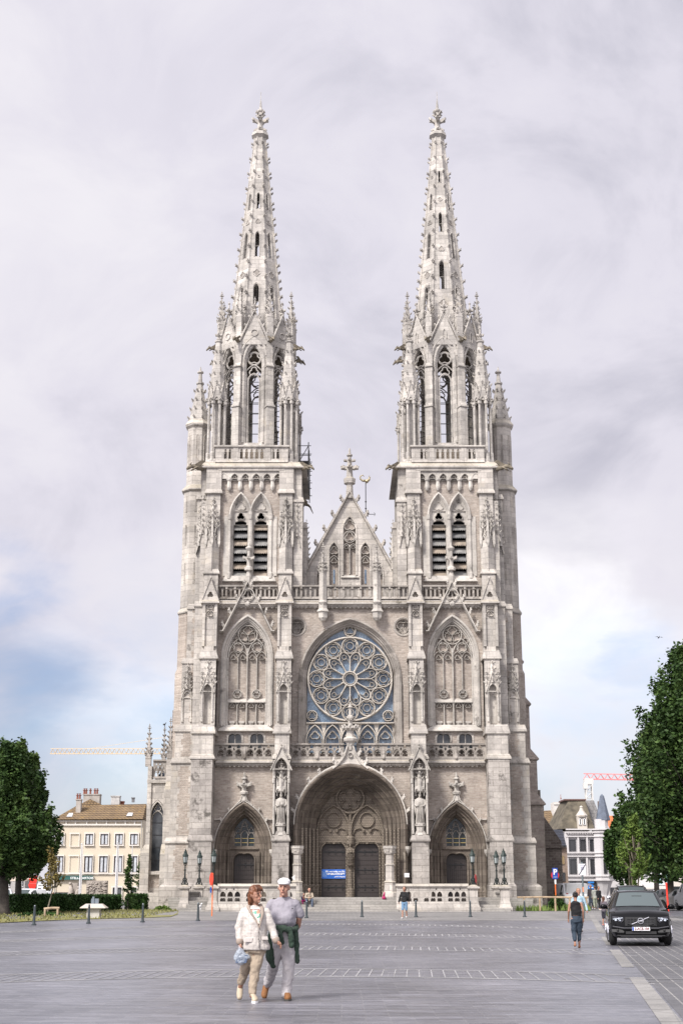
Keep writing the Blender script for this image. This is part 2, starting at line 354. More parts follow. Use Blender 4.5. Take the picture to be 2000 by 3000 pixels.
M['winglass'] = glass_mat('window_glass', (.02, .024, .028), (.07, .075, .08), .08, 1.2, False, .6)
# ================================================================== the church
D0 = 103.0; AX = 0.63
CH = thing('church', 'huge gothic stone church with twin openwork spires, rose window and three dark doorways', 'church', (AX, D0, 0))
G0 = gz(D0)
def mir(s): return Matrix.Scale(-1, 4, (1, 0, 0)) if s < 0 else Matrix.Identity(4)
def crocket(mb, p, d, s=.22, up=.5):
    p = Vector(p); d = Vector(d).normalized(); t = Vector((0, 0, 1)); w = d.cross(t)
    if w.length < .1: w = Vector((1, 0, 0))
    w.normalize(); t = w.cross(d).normalized() * -1 if w.cross(d).z < 0 else w.cross(d).normalized()
    a = p + d * s * .4 + t * s * .12; b = p + d * s * .78 + t * s * up * .9
    r = [[p - t * s * .5 + w * s * q * .2 for q in (-1, 1)] + [p + t * s * .15 + w * s * q * .2 for q in (1, -1)],
         [a - t * s * .34 + w * s * q * .3 for q in (-1, 1)] + [a + t * s * .26 + w * s * q * .24 for q in (1, -1)],
         [b - t * s * .2 + w * s * q * .36 for q in (-1, 1)] + [b + t * s * .22 + w * s * q * .3 for q in (1, -1)]]
    mb.rings([[tuple(q) for q in k] for k in r])
    for q in (-1, 1): mb.ball(tuple(b + w * s * .34 * q - t * s * .14), s * .24, 5, 3)
    mb.ball(tuple(b + t * s * .24 + d * s * .08), s * .25, 5, 3); mb.ball(tuple(a - t * s * .3 + d * s * .12), s * .2, 5, 3)
def finial(mb, x, y, z, s, arms=2, n=8):
    mb.ngon(x, y, [(z - s * .1, s * .16), (z + s * .15, s * .13), (z + s * .25, s * .3), (z + s * .36, s * .3), (z + s * .42, s * .13), (z + s * 1.9, s * .09)], n)
    zz = z + s * .85
    for k in range(arms):
        q = s * (1 - .4 * k)
        for a in range(4):
            d = (cos(a * pi / 2), sin(a * pi / 2), 0); crocket(mb, (x + d[0] * s * .06, y + d[1] * s * .06, zz), d, q * .48, .2)
        zz += s * .62
    mb.ngon(x, y, [(z + s * 1.85, s * .09), (z + s * 1.95, s * .17), (z + s * 2.05, s * .17), (z + s * 2.1, s * .07), (z + s * 2.45, s * .02)], n)
def pinnacle(mb, x, y, z, w, hs, hp, nc=4, rot=pi / 4, cs=None, fin=None, gable=True, n=4):
    """square shaft, four gablets, crocketed spirelet, finial"""
    a = w / 2
    mb.ngon(x, y, [(z, a), (z + hs, a)], n, rot)
    b = a * .82; zt = z + hs; cs = cs or w * .3; fin = fin or w * .45
    mb.ngon(x, y, [(zt - .01, b), (zt + hp, b * .16)], n, rot)
    k = 1 / cos(pi / n)
    if gable:
        for i in range(n):
            g = rot + pi / n + 2 * pi * i / n; d = Vector((cos(g), sin(g), 0)); t = Vector((-sin(g), cos(g), 0)); hw = a * math.tan(pi / n) * 1.1
            o = Vector((x, y, 0)) + d * (a * 1.06)
            q = [o + t * hw + Vector((0, 0, zt - w * .25)), o - t * hw + Vector((0, 0, zt - w * .25)), o + Vector((0, 0, zt + w * 1.0))]
            i2 = [p - d * a * .6 for p in q]
            mb.add([tuple(p) for p in q + i2], [(0, 1, 2), (3, 5, 4), (0, 2, 5, 3), (1, 4, 5, 2)])
            crocket(mb, tuple(o + Vector((0, 0, zt + w * .95))), d, cs * .8)
            for e in (-1, 1): crocket(mb, tuple(o + t * hw * .55 * e + Vector((0, 0, zt + w * .3))), tuple(t * e + d * .3), cs * .6)
    for j in range(nc):
        f = (j + .6) / (nc + .3); r = b * k * (1 - .84 * f)
        for i in range(n):
            g = rot + 2 * pi * i / n; crocket(mb, (x + r * cos(g), y + r * sin(g), zt + hp * f), (cos(g), sin(g), 0), cs * (1.0 - .3 * f))
    finial(mb, x, y, zt + hp - fin * .1, fin)
def gargoyle(s, x, y, z, ang, L=1.1, drop=.25, name='gargoyle'):
    mb = MB(); mb.sm = True; d = Vector((cos(ang) , sin(ang), 0)); w = Vector((-sin(ang), cos(ang), 0)); U = Vector((0, 0, 1))
    O = Vector((x, y, z)); st = [(0, .2, .24, 0), (.3, .19, .22, .02), (.55, .13, .16, .08), (.72, .1, .13, .1), (.84, .14, .17, .06), (.95, .12, .12, .0), (1.06, .05, .05, -.05)]
    R = []
    for f, a, b, dz in st:
        c = O + d * L * f + U * (dz - drop * f * f) ; R.append([tuple(c + w * a * cos(2 * pi * k / 8) * L * .9 + U * b * sin(2 * pi * k / 8) * L * .9) for k in range(8)])
    mb.rings(R)
    for e in (-1, 1):
        h = O + d * L * .84 + U * (.18 * L - drop * .7) + w * e * .1 * L
        mb.tube([h, h + U * .16 * L - d * .1 * L], [.05 * L, .01], 4)
        a = O + d * L * .3 + w * e * .12 * L
        mb.add([tuple(a), tuple(a - d * .35 * L + U * .34 * L + w * e * .18 * L), tuple(a - d * .1 * L + U * .4 * L + w * e * .2 * L), tuple(a + d * .28 * L + U * .12 * L), tuple(a + U * .04 + w * e * .05)], [(0, 1, 2, 3), (0, 3, 2, 1), (4, 3, 2, 1)])
        mb.tube([a + d * .1 * L, a + d * .3 * L - U * .16 * L, a + d * .42 * L - U * .22 * L], [.07 * L, .05 * L, .04 * L], 5)
    mb.tube([O + d * L * .93 - U * (.06 * L + drop * .8), O + d * L * 1.04 - U * (.15 * L + drop)], [.06 * L, .03 * L], 4)
    return mb
def tracery_bars(mb, kind, cx, z0, zt, w, y, b=.07):
    """small trefoil-headed light drawn with moulded bars"""
def ledge(mb, x0, x1, yf, yb, z, h=.22, out=.12, th=.1):   # drip course with a sloping top
    mb.hexa((x0 - out, x1 + out, yf - out, yb, z), (x0 - out, x1 + out, yf - out, yb, z + th))
    mb.hexa((x0 - out, x1 + out, yf - out, yb, z + th), (x0, x1, yf, yb, z + th + h))
ST, BK, DK, CV, CR, GL, SP = M['stone'], M['brick'], M['dark'], M['carved'], M['crust'], M['gall'], M['spire_stone']
SIDES = (-1, 1)
# ---------------------------------------------------------- main walls
def side_window(s):
    cx = 7.56
    mb = MB(); mb.T = mir(s)
    prof = [(-.16, -.02), (-.16, -.12), (-.02, -.16), (.04, -.06), (.07, .02), (.14, .04), (.18, .16), (.26, .18), (.30, .34), (.36, .36), (.37, .52)]
    mb.rings([[(x, y, z) for x, z in arch_off(cx, 18.3, 3.5, 3.0, o, 9, 13.3)] for o, y in prof], closed=False, caps=False)
    win = mb.build('blind_window', CV, CH)
    mb = MB(); mb.T = mir(s); mb.plate(arch_off(cx, 18.3, 3.5, 3.0, .3, 9, 13.3), [], .50, .6); mb.build('brick_infill', BK, win)
    mb = MB(); mb.T = mir(s); W2 = 1.39; y0, y1 = .26, .5
    L, R_ = cx - W2, cx + W2
    B = lambda P, w=.09, c=False, f=y0: mb.bar(P, w, f, y1, c)
    B([(cx, 13.3), (cx, 19.0)], .12, f=.2)
    for e in (-1, 1):
        c = cx + e * W2 / 2
        B(arch(c, 18.35, W2, 1.35, 6), .09, f=.22)
        B([(c, 15.95), (c, 18.35)], .09)
        mb.ball((c, .4, 15.75), .12, 5, 4)
        B(circ(c, 19.05, .37, 12), .06, True); B(foil(c, 19.05, .35, 4, 5, pi / 4), .06, True)
        for q in (-1, 1):
            B(arch(c + q * W2 / 4, 18.25, W2 / 2, .5, 4), .06); B(foil(c + q * W2 / 4, 18.3, .2, 3, 4), .05, True)
            B(arch(c + q * W2 / 4, 14.7 + .05, W2 / 2 - .05, .3, 4), .07); B(foil(c + q * W2 / 4, 14.75, .2, 3, 4), .05, True)
            mb.box(c + q * W2 / 4 - .2, c + q * W2 / 4 + .2, .2, .5, 13.5, 13.62); mb.ngon(c + q * W2 / 4, .38, [(13.2, .1), (13.35, .12), (13.5, .2)], 6)
        B([(c, 13.3), (c, 14.75)], .1); mb.ngon(c, .38, [(13.3, .1), (13.5, .06), (13.7, .06)], 6)
        B(circ(c, 15.62, .3, 14), .08, True); B(foil(c, 15.62, .24, 3, 5, pi / 2), .06, True)
        mb.hexa((c - W2 / 2 + .03, c + W2 / 2 - .03, .16, .5, 15.02), (c - W2 / 2 + .03, c + W2 / 2 - .03, .46, .5, 15.3))
        mb.box(c - W2 / 2 + .03, c + W2 / 2 - .03, .16, .5, 14.97, 15.02)
    B(circ(cx, 20.0, .70, 20), .09, True, .2)
    for k in range(3): a = pi / 2 + 2 * pi * k / 3; B(foil(cx + .33 * cos(a), 20.0 + .33 * sin(a), .33, 4, 4, a), .05, True)
    for k in range(3): a = -pi / 2 + 2 * pi * k / 3; B(circ(cx + .5 * cos(a), 20.0 + .5 * sin(a), .12, 8), .04, True)
    for e in (-1, 1): B(circ(cx + e * .98, 19.55, .2, 10), .05, True)
    mb.build('tracery', CV, win)
    mb = MB(); mb.T = mir(s)
    mb.hexa((5.55, 9.55, -.3, .5, 12.85), (5.55, 9.55, -.3, .5, 12.95)); mb.hexa((5.55, 9.55, -.3, .5, 12.95), (5.95, 9.2, .2, .5, 13.35))
    for e in (-1, 1):
        for o in (1.42, 1.6, 1.78): mb.ngon(cx + e * o, .28 - (o - 1.42) * .9, [(13.2, .09), (13.45, .09), (13.5, .06), (18.3, .05)], 6)
    mb.build('sill', CV, win)
def window_small(name, cx, z0, w, h, y, s, par, mats, arched=True):
    mb = MB(); mb.T = mir(s); A = arch(cx, z0 + h - w * .22, w, w * .22, 5, z0) if arched else [(cx - w / 2, z0), (cx - w / 2, z0 + h), (cx + w / 2, z0 + h), (cx + w / 2, z0)]
    A2 = [(cx + (x - cx) * 1.3, z0 + (z - z0) * 1.14 - .03) for x, z in A]
    mb.rings([[(x, q, z) for x, z in P] for P, q in ((A2, y + .05), (A2, y - .05), (A, y - .05), (A, y + .3))], closed=False, caps=False)
    f = mb.build(name, mats[0], par)
    mb = MB(); mb.T = mir(s); mb.plate(A, [], y + .25, y + .3); mb.box(cx - .03, cx + .03, y + .2, y + .25, z0, z0 + h, 1); mb.build('pane', [mats[1], ST], f)
WALLH = []
for s in SIDES:
    mb = MB(); mb.T = mir(s)                          # tower front, level by level
    mb.plate([(5.2, 0), (9.9, 0), (9.9, 10.7), (5.2, 10.7)], [arch_off(7.6, 4.5, 3.9, 3.25, .1, 9, .02)[::-1]], 0, .7)
    mb.plate([(5.2, 10.7), (9.9, 10.7), (9.9, 22.3), (5.2, 22.3)], [arch(7.56, 18.3, 3.5, 3.0, 9, 13.1)] + [arch(x, 12.42, .95, .18, 4, 11.2) for x in (6.75, 8.35)], 0, .7)
    mb.build('tower_wall', BK, CH)
    side_window(s)
    for x in (6.75, 8.35): window_small('attic_window', x, 11.6, .95, 1.0, 0, s, CH, (CR, M['winglass']))
    mb = MB(); mb.T = mir(s)
    mb.plate([(4.9, 22.3), (10.0, 22.3), (10.0, 33), (4.9, 33)], [arch(7.48 + e * .76, 29.0, 1.45, 1.7, 8, 24.4) for e in (-1, 1)], 0, .6)
    mb.build('tower_wall', BK, CH)
    mb = MB(); mb.T = mir(s)                          # the core of the tower behind and at its sides
    for z0, z1, x0, x1, ya, yb in ((0, 10.7, 4.3, 11.4, 2.3, 8.6), (0, 10.7, 4.3, 6.1, .72, 2.35), (0, 10.7, 9.1, 11.4, .72, 2.35), (7.9, 10.7, 6.05, 9.15, .72, 2.35), (10.7, 22.3, 3.9, 11.4, .72, 8.5), (22.3, 33, 3.7, 11.2, 2.2, 8.3)):
        mb.box(x0, x1, ya, yb, z0, z1)
    mb.box(3.7, 4.95, .05, 2.3, 22.3, 33); mb.box(9.95, 11.2, .05, 2.3, 22.3, 33)
    mb.box(4.9, 10.0, .0, 2.2, 32.7, 33.0)
    mb.build('tower_core', ST, CH)
# centre walls
mb = MB()
mb.plate([(-5.2, 0), (5.2, 0), (5.2, 10.8), (-5.2, 10.8)], [arch_off(0, 6.2, 7.7, 4.15, .12, 12, .02)[::-1]], 0, .8)
mb.plate([(-5.2, 10.8), (5.2, 10.8), (5.2, 22.3), (-5.2, 22.3)], [arch(0, 16.6, 7.3, 4.55, 12, 11.3)] + [circ(e * 3.95, 20.55, .62, 16) for e in (-1, 1)], 0, .8)
mb.build('front_wall', BK, CH)
for e in (-1, 1):                                     # sunk trefoil roundels
    mb = MB(); c = e * 3.95
    for r0, r1, ya, yb in ((.78, .70, .02, -.06), (.70, .60, -.06, -.02), (.60, .52, -.02, .14), (.52, .48, .14, .3)):
        mb.rings([[(x, ya, z) for x, z in circ(c, 20.55, r0, 20)], [(x, yb, z) for x, z in circ(c, 20.55, r1, 20)]], caps=False)
    mb.plate(circ(c, 20.55, .62, 16), [], .34, .4); mb.bar(foil(c, 20.55, .5, 3, 6, -pi / 2), .09, .08, .34, True)
    for k in range(3): a = pi / 2 + 2 * pi * k / 3; mb.ball((c + .16 * cos(a), .2, 20.55 + .16 * sin(a)), .07, 5, 4)
    mb.build('roundel', GL, CH)
# ---------------------------------------------------------- stepped front buttresses
def panel_head(mb, cx, z0, w, y):                     # tracery head of a sunk buttress panel
    mb.bar(arch(cx, z0 + .5, w, .42, 5), .06, y, y + .2); mb.bar(foil(cx, z0 + .55, w * .34, 3, 5), .05, y, y + .2, True)
    mb.bar(arch(cx, z0 - .12, w, .42, 5), .06, y, y + .2); mb.bar(foil(cx, z0 + .0, w * .3, 3, 5), .05, y, y + .2, True)
    mb.bar([(cx - w / 2, z0 - .3), (cx - w / 2, z0 + .6)], .06, y, y + .2); mb.bar([(cx + w / 2, z0 - .3), (cx + w / 2, z0 + .6)], .06, y, y + .2)
def niche(mb, cx, z0, zt, w, yf, yb, gh, open_=True):
    """canopied niche with side colonnettes and gabled hood"""
    for e in (-1, 1):
        mb.ngon(cx + e * w * .52, yf + .06, [(z0, .08), (z0 + .25, .08), (z0 + .3, .05), (zt - .2, .05), (zt - .1, .09), (zt, .1)], 6)
    mb.bar(arch(cx, zt, w * .95, w * .75, 6), .07, yf - .05, yf + .25)
    mb.plate([(cx - w * .68, zt - .05), (cx + w * .68, zt - .05), (cx, zt + gh)], [arch(cx, zt + .0, w * .85, w * .7, 6)[::-1]], yf, yf + .22)
    mb.bar([(cx - w * .72, zt - .12), (cx, zt + gh + .1), (cx + w * .72, zt - .12)], .1, yf - .1, yf + .22)
    for e in (-1, 1):
        for f in (.3, .65): crocket(mb, (cx + e * w * .7 * (1 - f), yf + .05, zt + gh * f), (e, 0, .4), .16)
    finial(mb, cx, yf + .1, zt + gh, .26, 1)
def spirelet(mb, cx, y, z, w, h, rows=4):             # crocketed spirelet standing against a wall
    mb.ngon(cx, y, [(z, w / 2), (z + h, w * .07)], 4, 0, apo=False)
    for j in range(rows):
        f = (j + .5) / rows; r = w / 2 * (1 - .86 * f)
        for a in (pi, 0, -pi / 2): crocket(mb, (cx + r * cos(a), y + r * sin(a), z + h * f), (cos(a), sin(a), 0), .15)
    finial(mb, cx, y, z + h - .05, .24, 1)
for s in SIDES:
    for inner in (True, False):
        ca, wa = (4.87, 1.16) if inner else (10.5, 1.6)
        cb, wb = (4.80, 1.06) if inner else (10.28, 1.1)
        x0, x1 = ca - wa / 2, ca + wa / 2; u0, u1 = cb - wb / 2, cb + wb / 2
        mb = MB(); mb.T = mir(s)
        # base to first gallery
        if inner:
            mb.box(x0 - .12, x1 + .12, -2.4, 0, 0, 1.9); mb.hexa((x0 - .12, x1 + .12, -2.4, 0, 1.9), (x0, x1, -2.25, 0, 2.15))
            mb.box(x0, x1, -2.25, 0, 2.15, 5.0); ledge(mb, x0, x1, -2.25, 0, 5.0, .3, .1, .12)
            mb.box(x0, x0 + .16, -2.1, 0, 5.4, 10.6); mb.box(x1 - .16, x1, -2.1, 0, 5.4, 10.6); mb.box(x0 + .16, x1 - .16, -1.5, 0, 5.4, 10.6)
            mb.hexa((ca - .42, ca + .42, -2.2, -1.5, 5.4), (ca - .3, ca + .3, -2.15, -1.5, 5.7))
        else:
            mb.box(x0 - .1, x1 + .15, -2.2, 0, 0, 2.0); mb.hexa((x0 - .1, x1 + .15, -2.2, 0, 2.0), (x0, x1, -2.05, 0, 2.2))
            mb.box(x0, x1, -2.05, 0, 2.2, 5.0); ledge(mb, x0, x1, -2.0, 0, 5.0, .35, .1, .1)
            mb.box(x0 + .05, x1 - .05, -1.95, 0, 5.4, 10.7)
        low = mb.build('buttress', CR, CH)
        if inner:
            mb = MB(); mb.T = mir(s)
            for e in (-1, 1): mb.ngon(ca + e * .5, -2.12, [(5.5, .07), (9.3, .05), (9.35, .09), (9.5, .09)], 6)
            niche(mb, ca, 9.0, 10.0, 1.05, -2.2, -1.5, 1.45)
            mb.ngon(ca, -1.95, [(8.35, .22), (8.45, .36), (8.75, .34), (8.8, .22), (9.3, .16)], 6)   # canopy over the figure
            for k in range(6):
                a = pi / 6 + k * pi / 3; mb.ngon(ca + .33 * cos(a), -1.95 + .33 * sin(a), [(8.1, .015), (8.5, .05), (9.0, .05), (9.35, .01)], 4)
            for e in (-1, 0, 1): mb.bar(arch(ca + e * .24, 8.35, .24, .26, 4), .05, -2.32, -2.2)
            spirelet(mb, ca, -1.9, 8.9, .5, 1.3, 4)
            mb.build('niche_canopy', CV, low)
        mb = MB(); mb.T = mir(s)
        ledge(mb, x0 + .02, x1 - .02, -1.9, 0, 10.7, .25)
        mb.box(x0 + .05, x1 - .08, -1.8, 0, 11.0, 12.55); ledge(mb, x0 + .04, x1 - .07, -1.8, 0, 12.5, .55, .14, .1)
        mb.box(u0, u1, -.9, 0, 13, 18); mb.box(u0, cb - .26, -1.35, 0, 13, 18); mb.box(cb + .26, u1, -1.35, 0, 13, 18); mb.box(cb - .26, cb + .26, -1.35, 0, 16.2, 18)
        ledge(mb, u0, u1, -1.35, 0, 17.95, .5, .14, .1)
        mb.box(u0 + .02, u1 - .02, -.95, 0, 18.5, 22.3)
        for e in (-1, 1): mb.box(cb + e * .34, cb + e * (wb / 2 - .02), -1.12, -.95, 18.9, 22.1)
        mb.box(cb - .34, cb + .34, -1.12, -.95, 18.5, 18.9); mb.box(cb - .34, cb + .34, -1.12, -.95, 22.0, 22.1)
        panel_head(mb, cb, 21.3, .66, -1.1)
        ledge(mb, u0, u1, -1.15, 0, 22.1, .15, .14, .1)
        # gablet on the ledge
        mb.plate([(cb - .6, 22.3), (cb + .6, 22.3), (cb, 23.95)], [foil(cb, 22.75, .24, 3, 5)], -1.1, -.4); mb.bar([(cb - .62, 22.3), (cb, 24.0), (cb + .62, 22.3)], .1, -1.18, -1.0)
        mb.ball((cb, -1.0, 24.05), .12, 6, 4)
        mb.box(u0 + .05, u1 - .05, -.75, .02, 22.3, 24.5); ledge(mb, u0 + .05, u1 - .05, -.75, 0.02, 24.4, .3, .12, .08)
        mb.ngon(cb, -.35, [(24.6, .5), (27.0, .5)], 4, 0, apo=False); mb.box(u0 + .1, u1 - .1, -.3, .02, 24.6, 30.8)
        mb.box(u0 + .04, u1 - .04, -.35, .02, 28.5, 30.8); ledge(mb, u0 + .0, u1, -.42, .02, 30.7, .3, .12, .1)
        mb.box(u0 - .02, u1 + .02, -.42, .02, 31.0, 32.7)
        mb.build('buttress', ST, CH)
        mb = MB(); mb.T = mir(s)                      # canopy clusters
        mb.box(cb - .26, cb + .26, -.95, -.9, 13.3, 16.2); niche(mb, cb, 13.4, 15.6, .72, -1.45, -.9, 1.25)
        spirelet(mb, cb, -1.35, 16.2, .5, 1.7, 4)
        for e in (-1, 1): spirelet(mb, cb + e * .42, -1.35, 16.0, .22, .8, 2)
        for a in (-pi * .75, -pi * .25):              # twin gablets of the upper canopy
            d = Vector((cos(a), sin(a), 0)); t = Vector((-d.y, d.x, 0)); o = Vector((cb, -.35, 0)) + d * .42
            q = [o - t * .36 + Vector((0, 0, 26.75)), o + t * .36 + Vector((0, 0, 26.75)), o + Vector((0, 0, 28.1))]
            mb.tube(q[:1] + [q[2]] + q[1:2], .055, 4); 
            for f in (.25, .6): crocket(mb, tuple(q[0].lerp(q[2], f)), tuple(-t), .15); crocket(mb, tuple(q[1].lerp(q[2], f)), tuple(t), .15)
            mb.tube([o + t * .2 + Vector((0, 0, 26.8)), o + t * .1 + Vector((0, 0, 27.2)), o + Vector((0, 0, 27.35)), o - t * .1 + Vector((0, 0, 27.2)), o - t * .2 + Vector((0, 0, 26.8))], .04, 4)
            spirelet(mb, o.x + d.x * .02, o.y, 27.9, .2, 1.1, 3)
        for q in (-.55, 0, .55): mb.ngon(cb + q * .9, -.35 - (.5 - abs(q) * .7), [(26.5, .02), (26.75, .09), (28.3, .07), (28.6, .02)], 4)
        spirelet(mb, cb, -.45, 27.4, .62, 2.6, 6)
        mb.build('canopy', CV, CH)
    # ----- sideways buttress and outer steps (front faces of brick with stone quoins)
    mb = MB(); mb.T = mir(s)
    mb.box(11.2, 13.35, .25, 2.0, 0, 2.1); mb.box(11.2, 13.2, .35, 2.0, 2.1, 5.0); ledge(mb, 11.25, 13.15, .35, 2, 4.95, .3, .12, .1)
    mb.box(11.2, 12.95, .45, 2.0, 5.3, 10.7); ledge(mb, 11.2, 12.9, .45, 2, 10.6, .3, .12, .1)
    mb.box(11.2, 12.75, .55, 2.0, 10.9, 13.0); ledge(mb, 11.2, 12.75, .55, 2, 12.9, .4, .12, .1)
    mb.box(11.2, 12.4, .6, 2.0, 13.2, 18.0); ledge(mb, 11.2, 12.35, .6, 2, 17.9, .3, .1, .1)
    mb.box(11.0, 12.1, .6, 2.0, 18.2, 22.1); ledge(mb, 11.0, 12.05, .6, 2, 22.0, .3, .1, .1)
    mb.box(10.9, 11.6, .6, 2.2, 22.2, 30.6); ledge(mb, 10.8, 11.6, .55, 2.2, 30.5, .3, .1, .1); mb.box(10.8, 11.3, .2, 2.2, 30.7, 32.8)
    mb.box(10.7, 11.45, -.35, .6, 0, 22.1); ledge(mb, 10.7, 11.45, -.35, .6, 22.0, .3, .1, .1); mb.box(10.7, 11.2, -.15, .6, 22.2, 30.2)
    mb.build('side_buttress', ST, CH)
    mb = MB(); mb.T = mir(s)
    for z0, z1, x0, x1, y in ((2.4, 4.9, 11.55, 12.6, .342), (5.5, 10.4, 11.55, 12.45, .442), (11.1, 12.8, 11.5, 12.3, .542), (13.6, 17.8, 11.45, 11.8, .592), (18.4, 21.9, 11.45, 11.75, .592)):
        k = z0; out = [(x0, z0)]; rgt = []; t = 0      # toothed quoin edge
        while k < z1: 
            h = min(.42, z1 - k); o = .14 if t % 2 else 0; out += [(x0 + o, k), (x0 + o, k + h)]; rgt += [(x1 - o, k), (x1 - o, k + h)]; k += .42; t += 1
        mb.plate(out[1:] + rgt[::-1], [], y, y + .3)
    mb.build('brick_panel', BK, CH)
    mb = MB(); mb.T = mir(s); niche(mb, 11.95, 13.6, 15.4, .6, .5, .6, 1.1); spirelet(mb, 11.95, .45, 16.0, .45, 1.5, 3)
    for q in (-.2, .2): spirelet(mb, 11.95 + q, .45, 15.9, .2, .8, 2)
    spirelet(mb, 11.3, .5, 26.8, .5, 3.0, 6); mb.bar([(11.0, 26.2), (11.3, 27.2), (11.6, 26.2)], .09, .35, .6)
    spirelet(mb, 11.05, .0, 27.6, .5, 2.6, 6); mb.bar([(10.8, 27.0), (11.05, 28.0), (11.3, 27.0)], .09, -.25, .0)
    spirelet(mb, 3.95, -.1, 27.4, .45, 2.6, 6); mb.bar([(3.72, 26.6), (3.95, 27.7), (4.2, 26.6)], .09, -.25, .0)
    mb.build('canopy', CV, CH)
    mb = MB(); mb.T = mir(s)                          # inner angle shafts of the tower
    mb.box(3.55, 4.25, -.12, 1.2, 22.3, 30.2); ledge(mb, 3.55, 4.25, -.12, 1.2, 30.1, .3, .1, .1); mb.box(3.65, 4.25, -.1, 1.0, 30.3, 32.7)
    mb.box(3.25, 3.75, .9, 2.4, 22.3, 28.4); ledge(mb, 3.3, 3.75, .9, 2.4, 28.3, .4, .08, .1)
    mb.box(3.3, 3.75, 5.2, 6.6, 22.3, 27.6); ledge(mb, 3.3, 3.75, 5.2, 6.6, 27.5, .4, .08, .1)
    mb.build('angle_shaft', ST, CH)
    mb = MB(); mb.T = mir(s)
    for q, z in ((1.2, 26.6), (2.0, 25.9)): spirelet(mb, 3.3, q, z, .4, 2.0, 5); mb.tube([(3.22, q - .3, z - .6), (3.2, q, z + .4), (3.22, q + .3, z - .6)], .06, 4)
    mb.build('canopy', CV, CH)
# ---------------------------------------------------------- the stair turrets
for s in SIDES:
    mb = MB(); mb.T = mir(s); cx, cy = 12.0, 4.0
    mb.ngon(cx, cy, [(0, 1.3), (17.6, 1.25), (17.9, 1.12), (22.3, 1.1)], 8, mi=1)
    for z, a, b in ((22.2, 1.1, 1.0), (32.0, 1.06, .86)): mb.ngon(cx, cy, [(z - .12, a - .05), (z, a + .1), (z + .08, a + .1), (z + .45, b), (z + .5, b)], 8)
    mb.ngon(cx, cy, [(22.3, 1.02), (32.1, .98)], 8); mb.ngon(cx, cy, [(32.3, .84), (37.2, .82), (37.35, 1.0), (37.5, 1.04), (37.9, .8)], 8)
    tur = mb.build('stair_turret', [ST, BK], CH)
    for k in (4, 5, 6, 7, 0):
        a = k * pi / 4; d = Vector((cos(a), sin(a), 0)); t = Vector((-d.y, d.x, 0))
        for r, z0, z1, w in ((.84, 33.6, 36.6, .2), (1.0, 30.2, 31.5, .08), (1.02, 27.6, 29.2, .08), (1.03, 24.5, 26.2, .08)):
            mb = MB(); mb.T = mir(s); o = Vector((cx, cy, 0)) + d * r; P = arch(0, z1 - w, w, w, 4, z0); mb.tube([o + t * x + Vector((0, 0, z)) for x, z in P], .035, 4)
            if w > .1: mb.add([tuple(o + t * x + Vector((0, 0, z))) for x, z in P], [tuple(range(len(P)))], 1)
            mb.build('turret_lancet', [ST, M['gall']], tur)
    mb = MB(); mb.T = mir(s); mb.ngon(cx, cy, [(37.7, .8), (41.0, .22)], 8); mb.ngon(cx, cy, [(41, .22), (41.1, .3), (41.2, .3), (41.25, .17), (42.0, .12), (42.05, .24), (42.15, .24), (42.2, .1), (42.6, .02)], 8)
    for j in range(4):
        f = (j + .5) / 4.2; r = (.8 - .58 * f) * 1.08
        for k in range(8): a = pi / 8 + k * pi / 4; crocket(mb, (cx + r * cos(a), cy + r * sin(a), 37.7 + 3.3 * f), (cos(a), sin(a), 0), .2)
    mb.build('turret_spire', SP, tur)
# ---------------------------------------------------------- cornices, galleries
def balustrade1(par, x0, x1, zb, zt, y, bays, s=1, posts=True):    # openwork gallery: interlaced arches and trefoils
    mb = MB(); mb.T = mir(s); H = zt - zb
    mb.box(x0, x1, y - .14, y + .16, zt - .12, zt); mb.box(x0, x1, y - .1, y + .14, zb - .02, zb + .1)
    n = max(1, round((x1 - x0) / (H * 1.9))); bw = (x1 - x0) / n
    for i in range(n):
        a, b = x0 + i * bw, x0 + (i + 1) * bw
        if i and posts: mb.hexa((a - .11, a + .11, y - .16, y + .1, zb), (a - .06, a + .06, y - .02, y + .1, zt - .12)); mb.ball((a, y - .16, zb), .1, 6, 4)
        a += .1; b -= .1; m = 3; w = (b - a) / m; holes = []
        for k in range(m):
            c = a + w * (k + .5); A = arch(c, zb + H * .30, w * .66, w * .42, 4, zb + H * .10)[::-1]; holes.append(A); holes.append(foil(c, zb + H * .76, w * .24, 3, 4))
            mb.ball((c - w * .22, y - .02, zb + H * .31), .05, 4, 3); mb.ball((c + w * .22, y - .02, zb + H * .31), .05, 4, 3)
            mb.bar(arch(c, zb + H * .28, w * .92, H * .34, 5), .05, y - .07, y + .02)
        for k in range(m - 1): c = a + w * (k + 1); holes.append([(c, zb + H * .48), (c + w * .13, zb + H * .62), (c, zb + H * .74), (c - w * .13, zb + H * .62)])
        mb.plate([(a - .1, zb + .02), (b + .1, zb + .02), (b + .1, zt - .1), (a - .1, zt - .1)], holes, y - .02, y + .08)
    return mb.build('gallery_balustrade', GL, par)
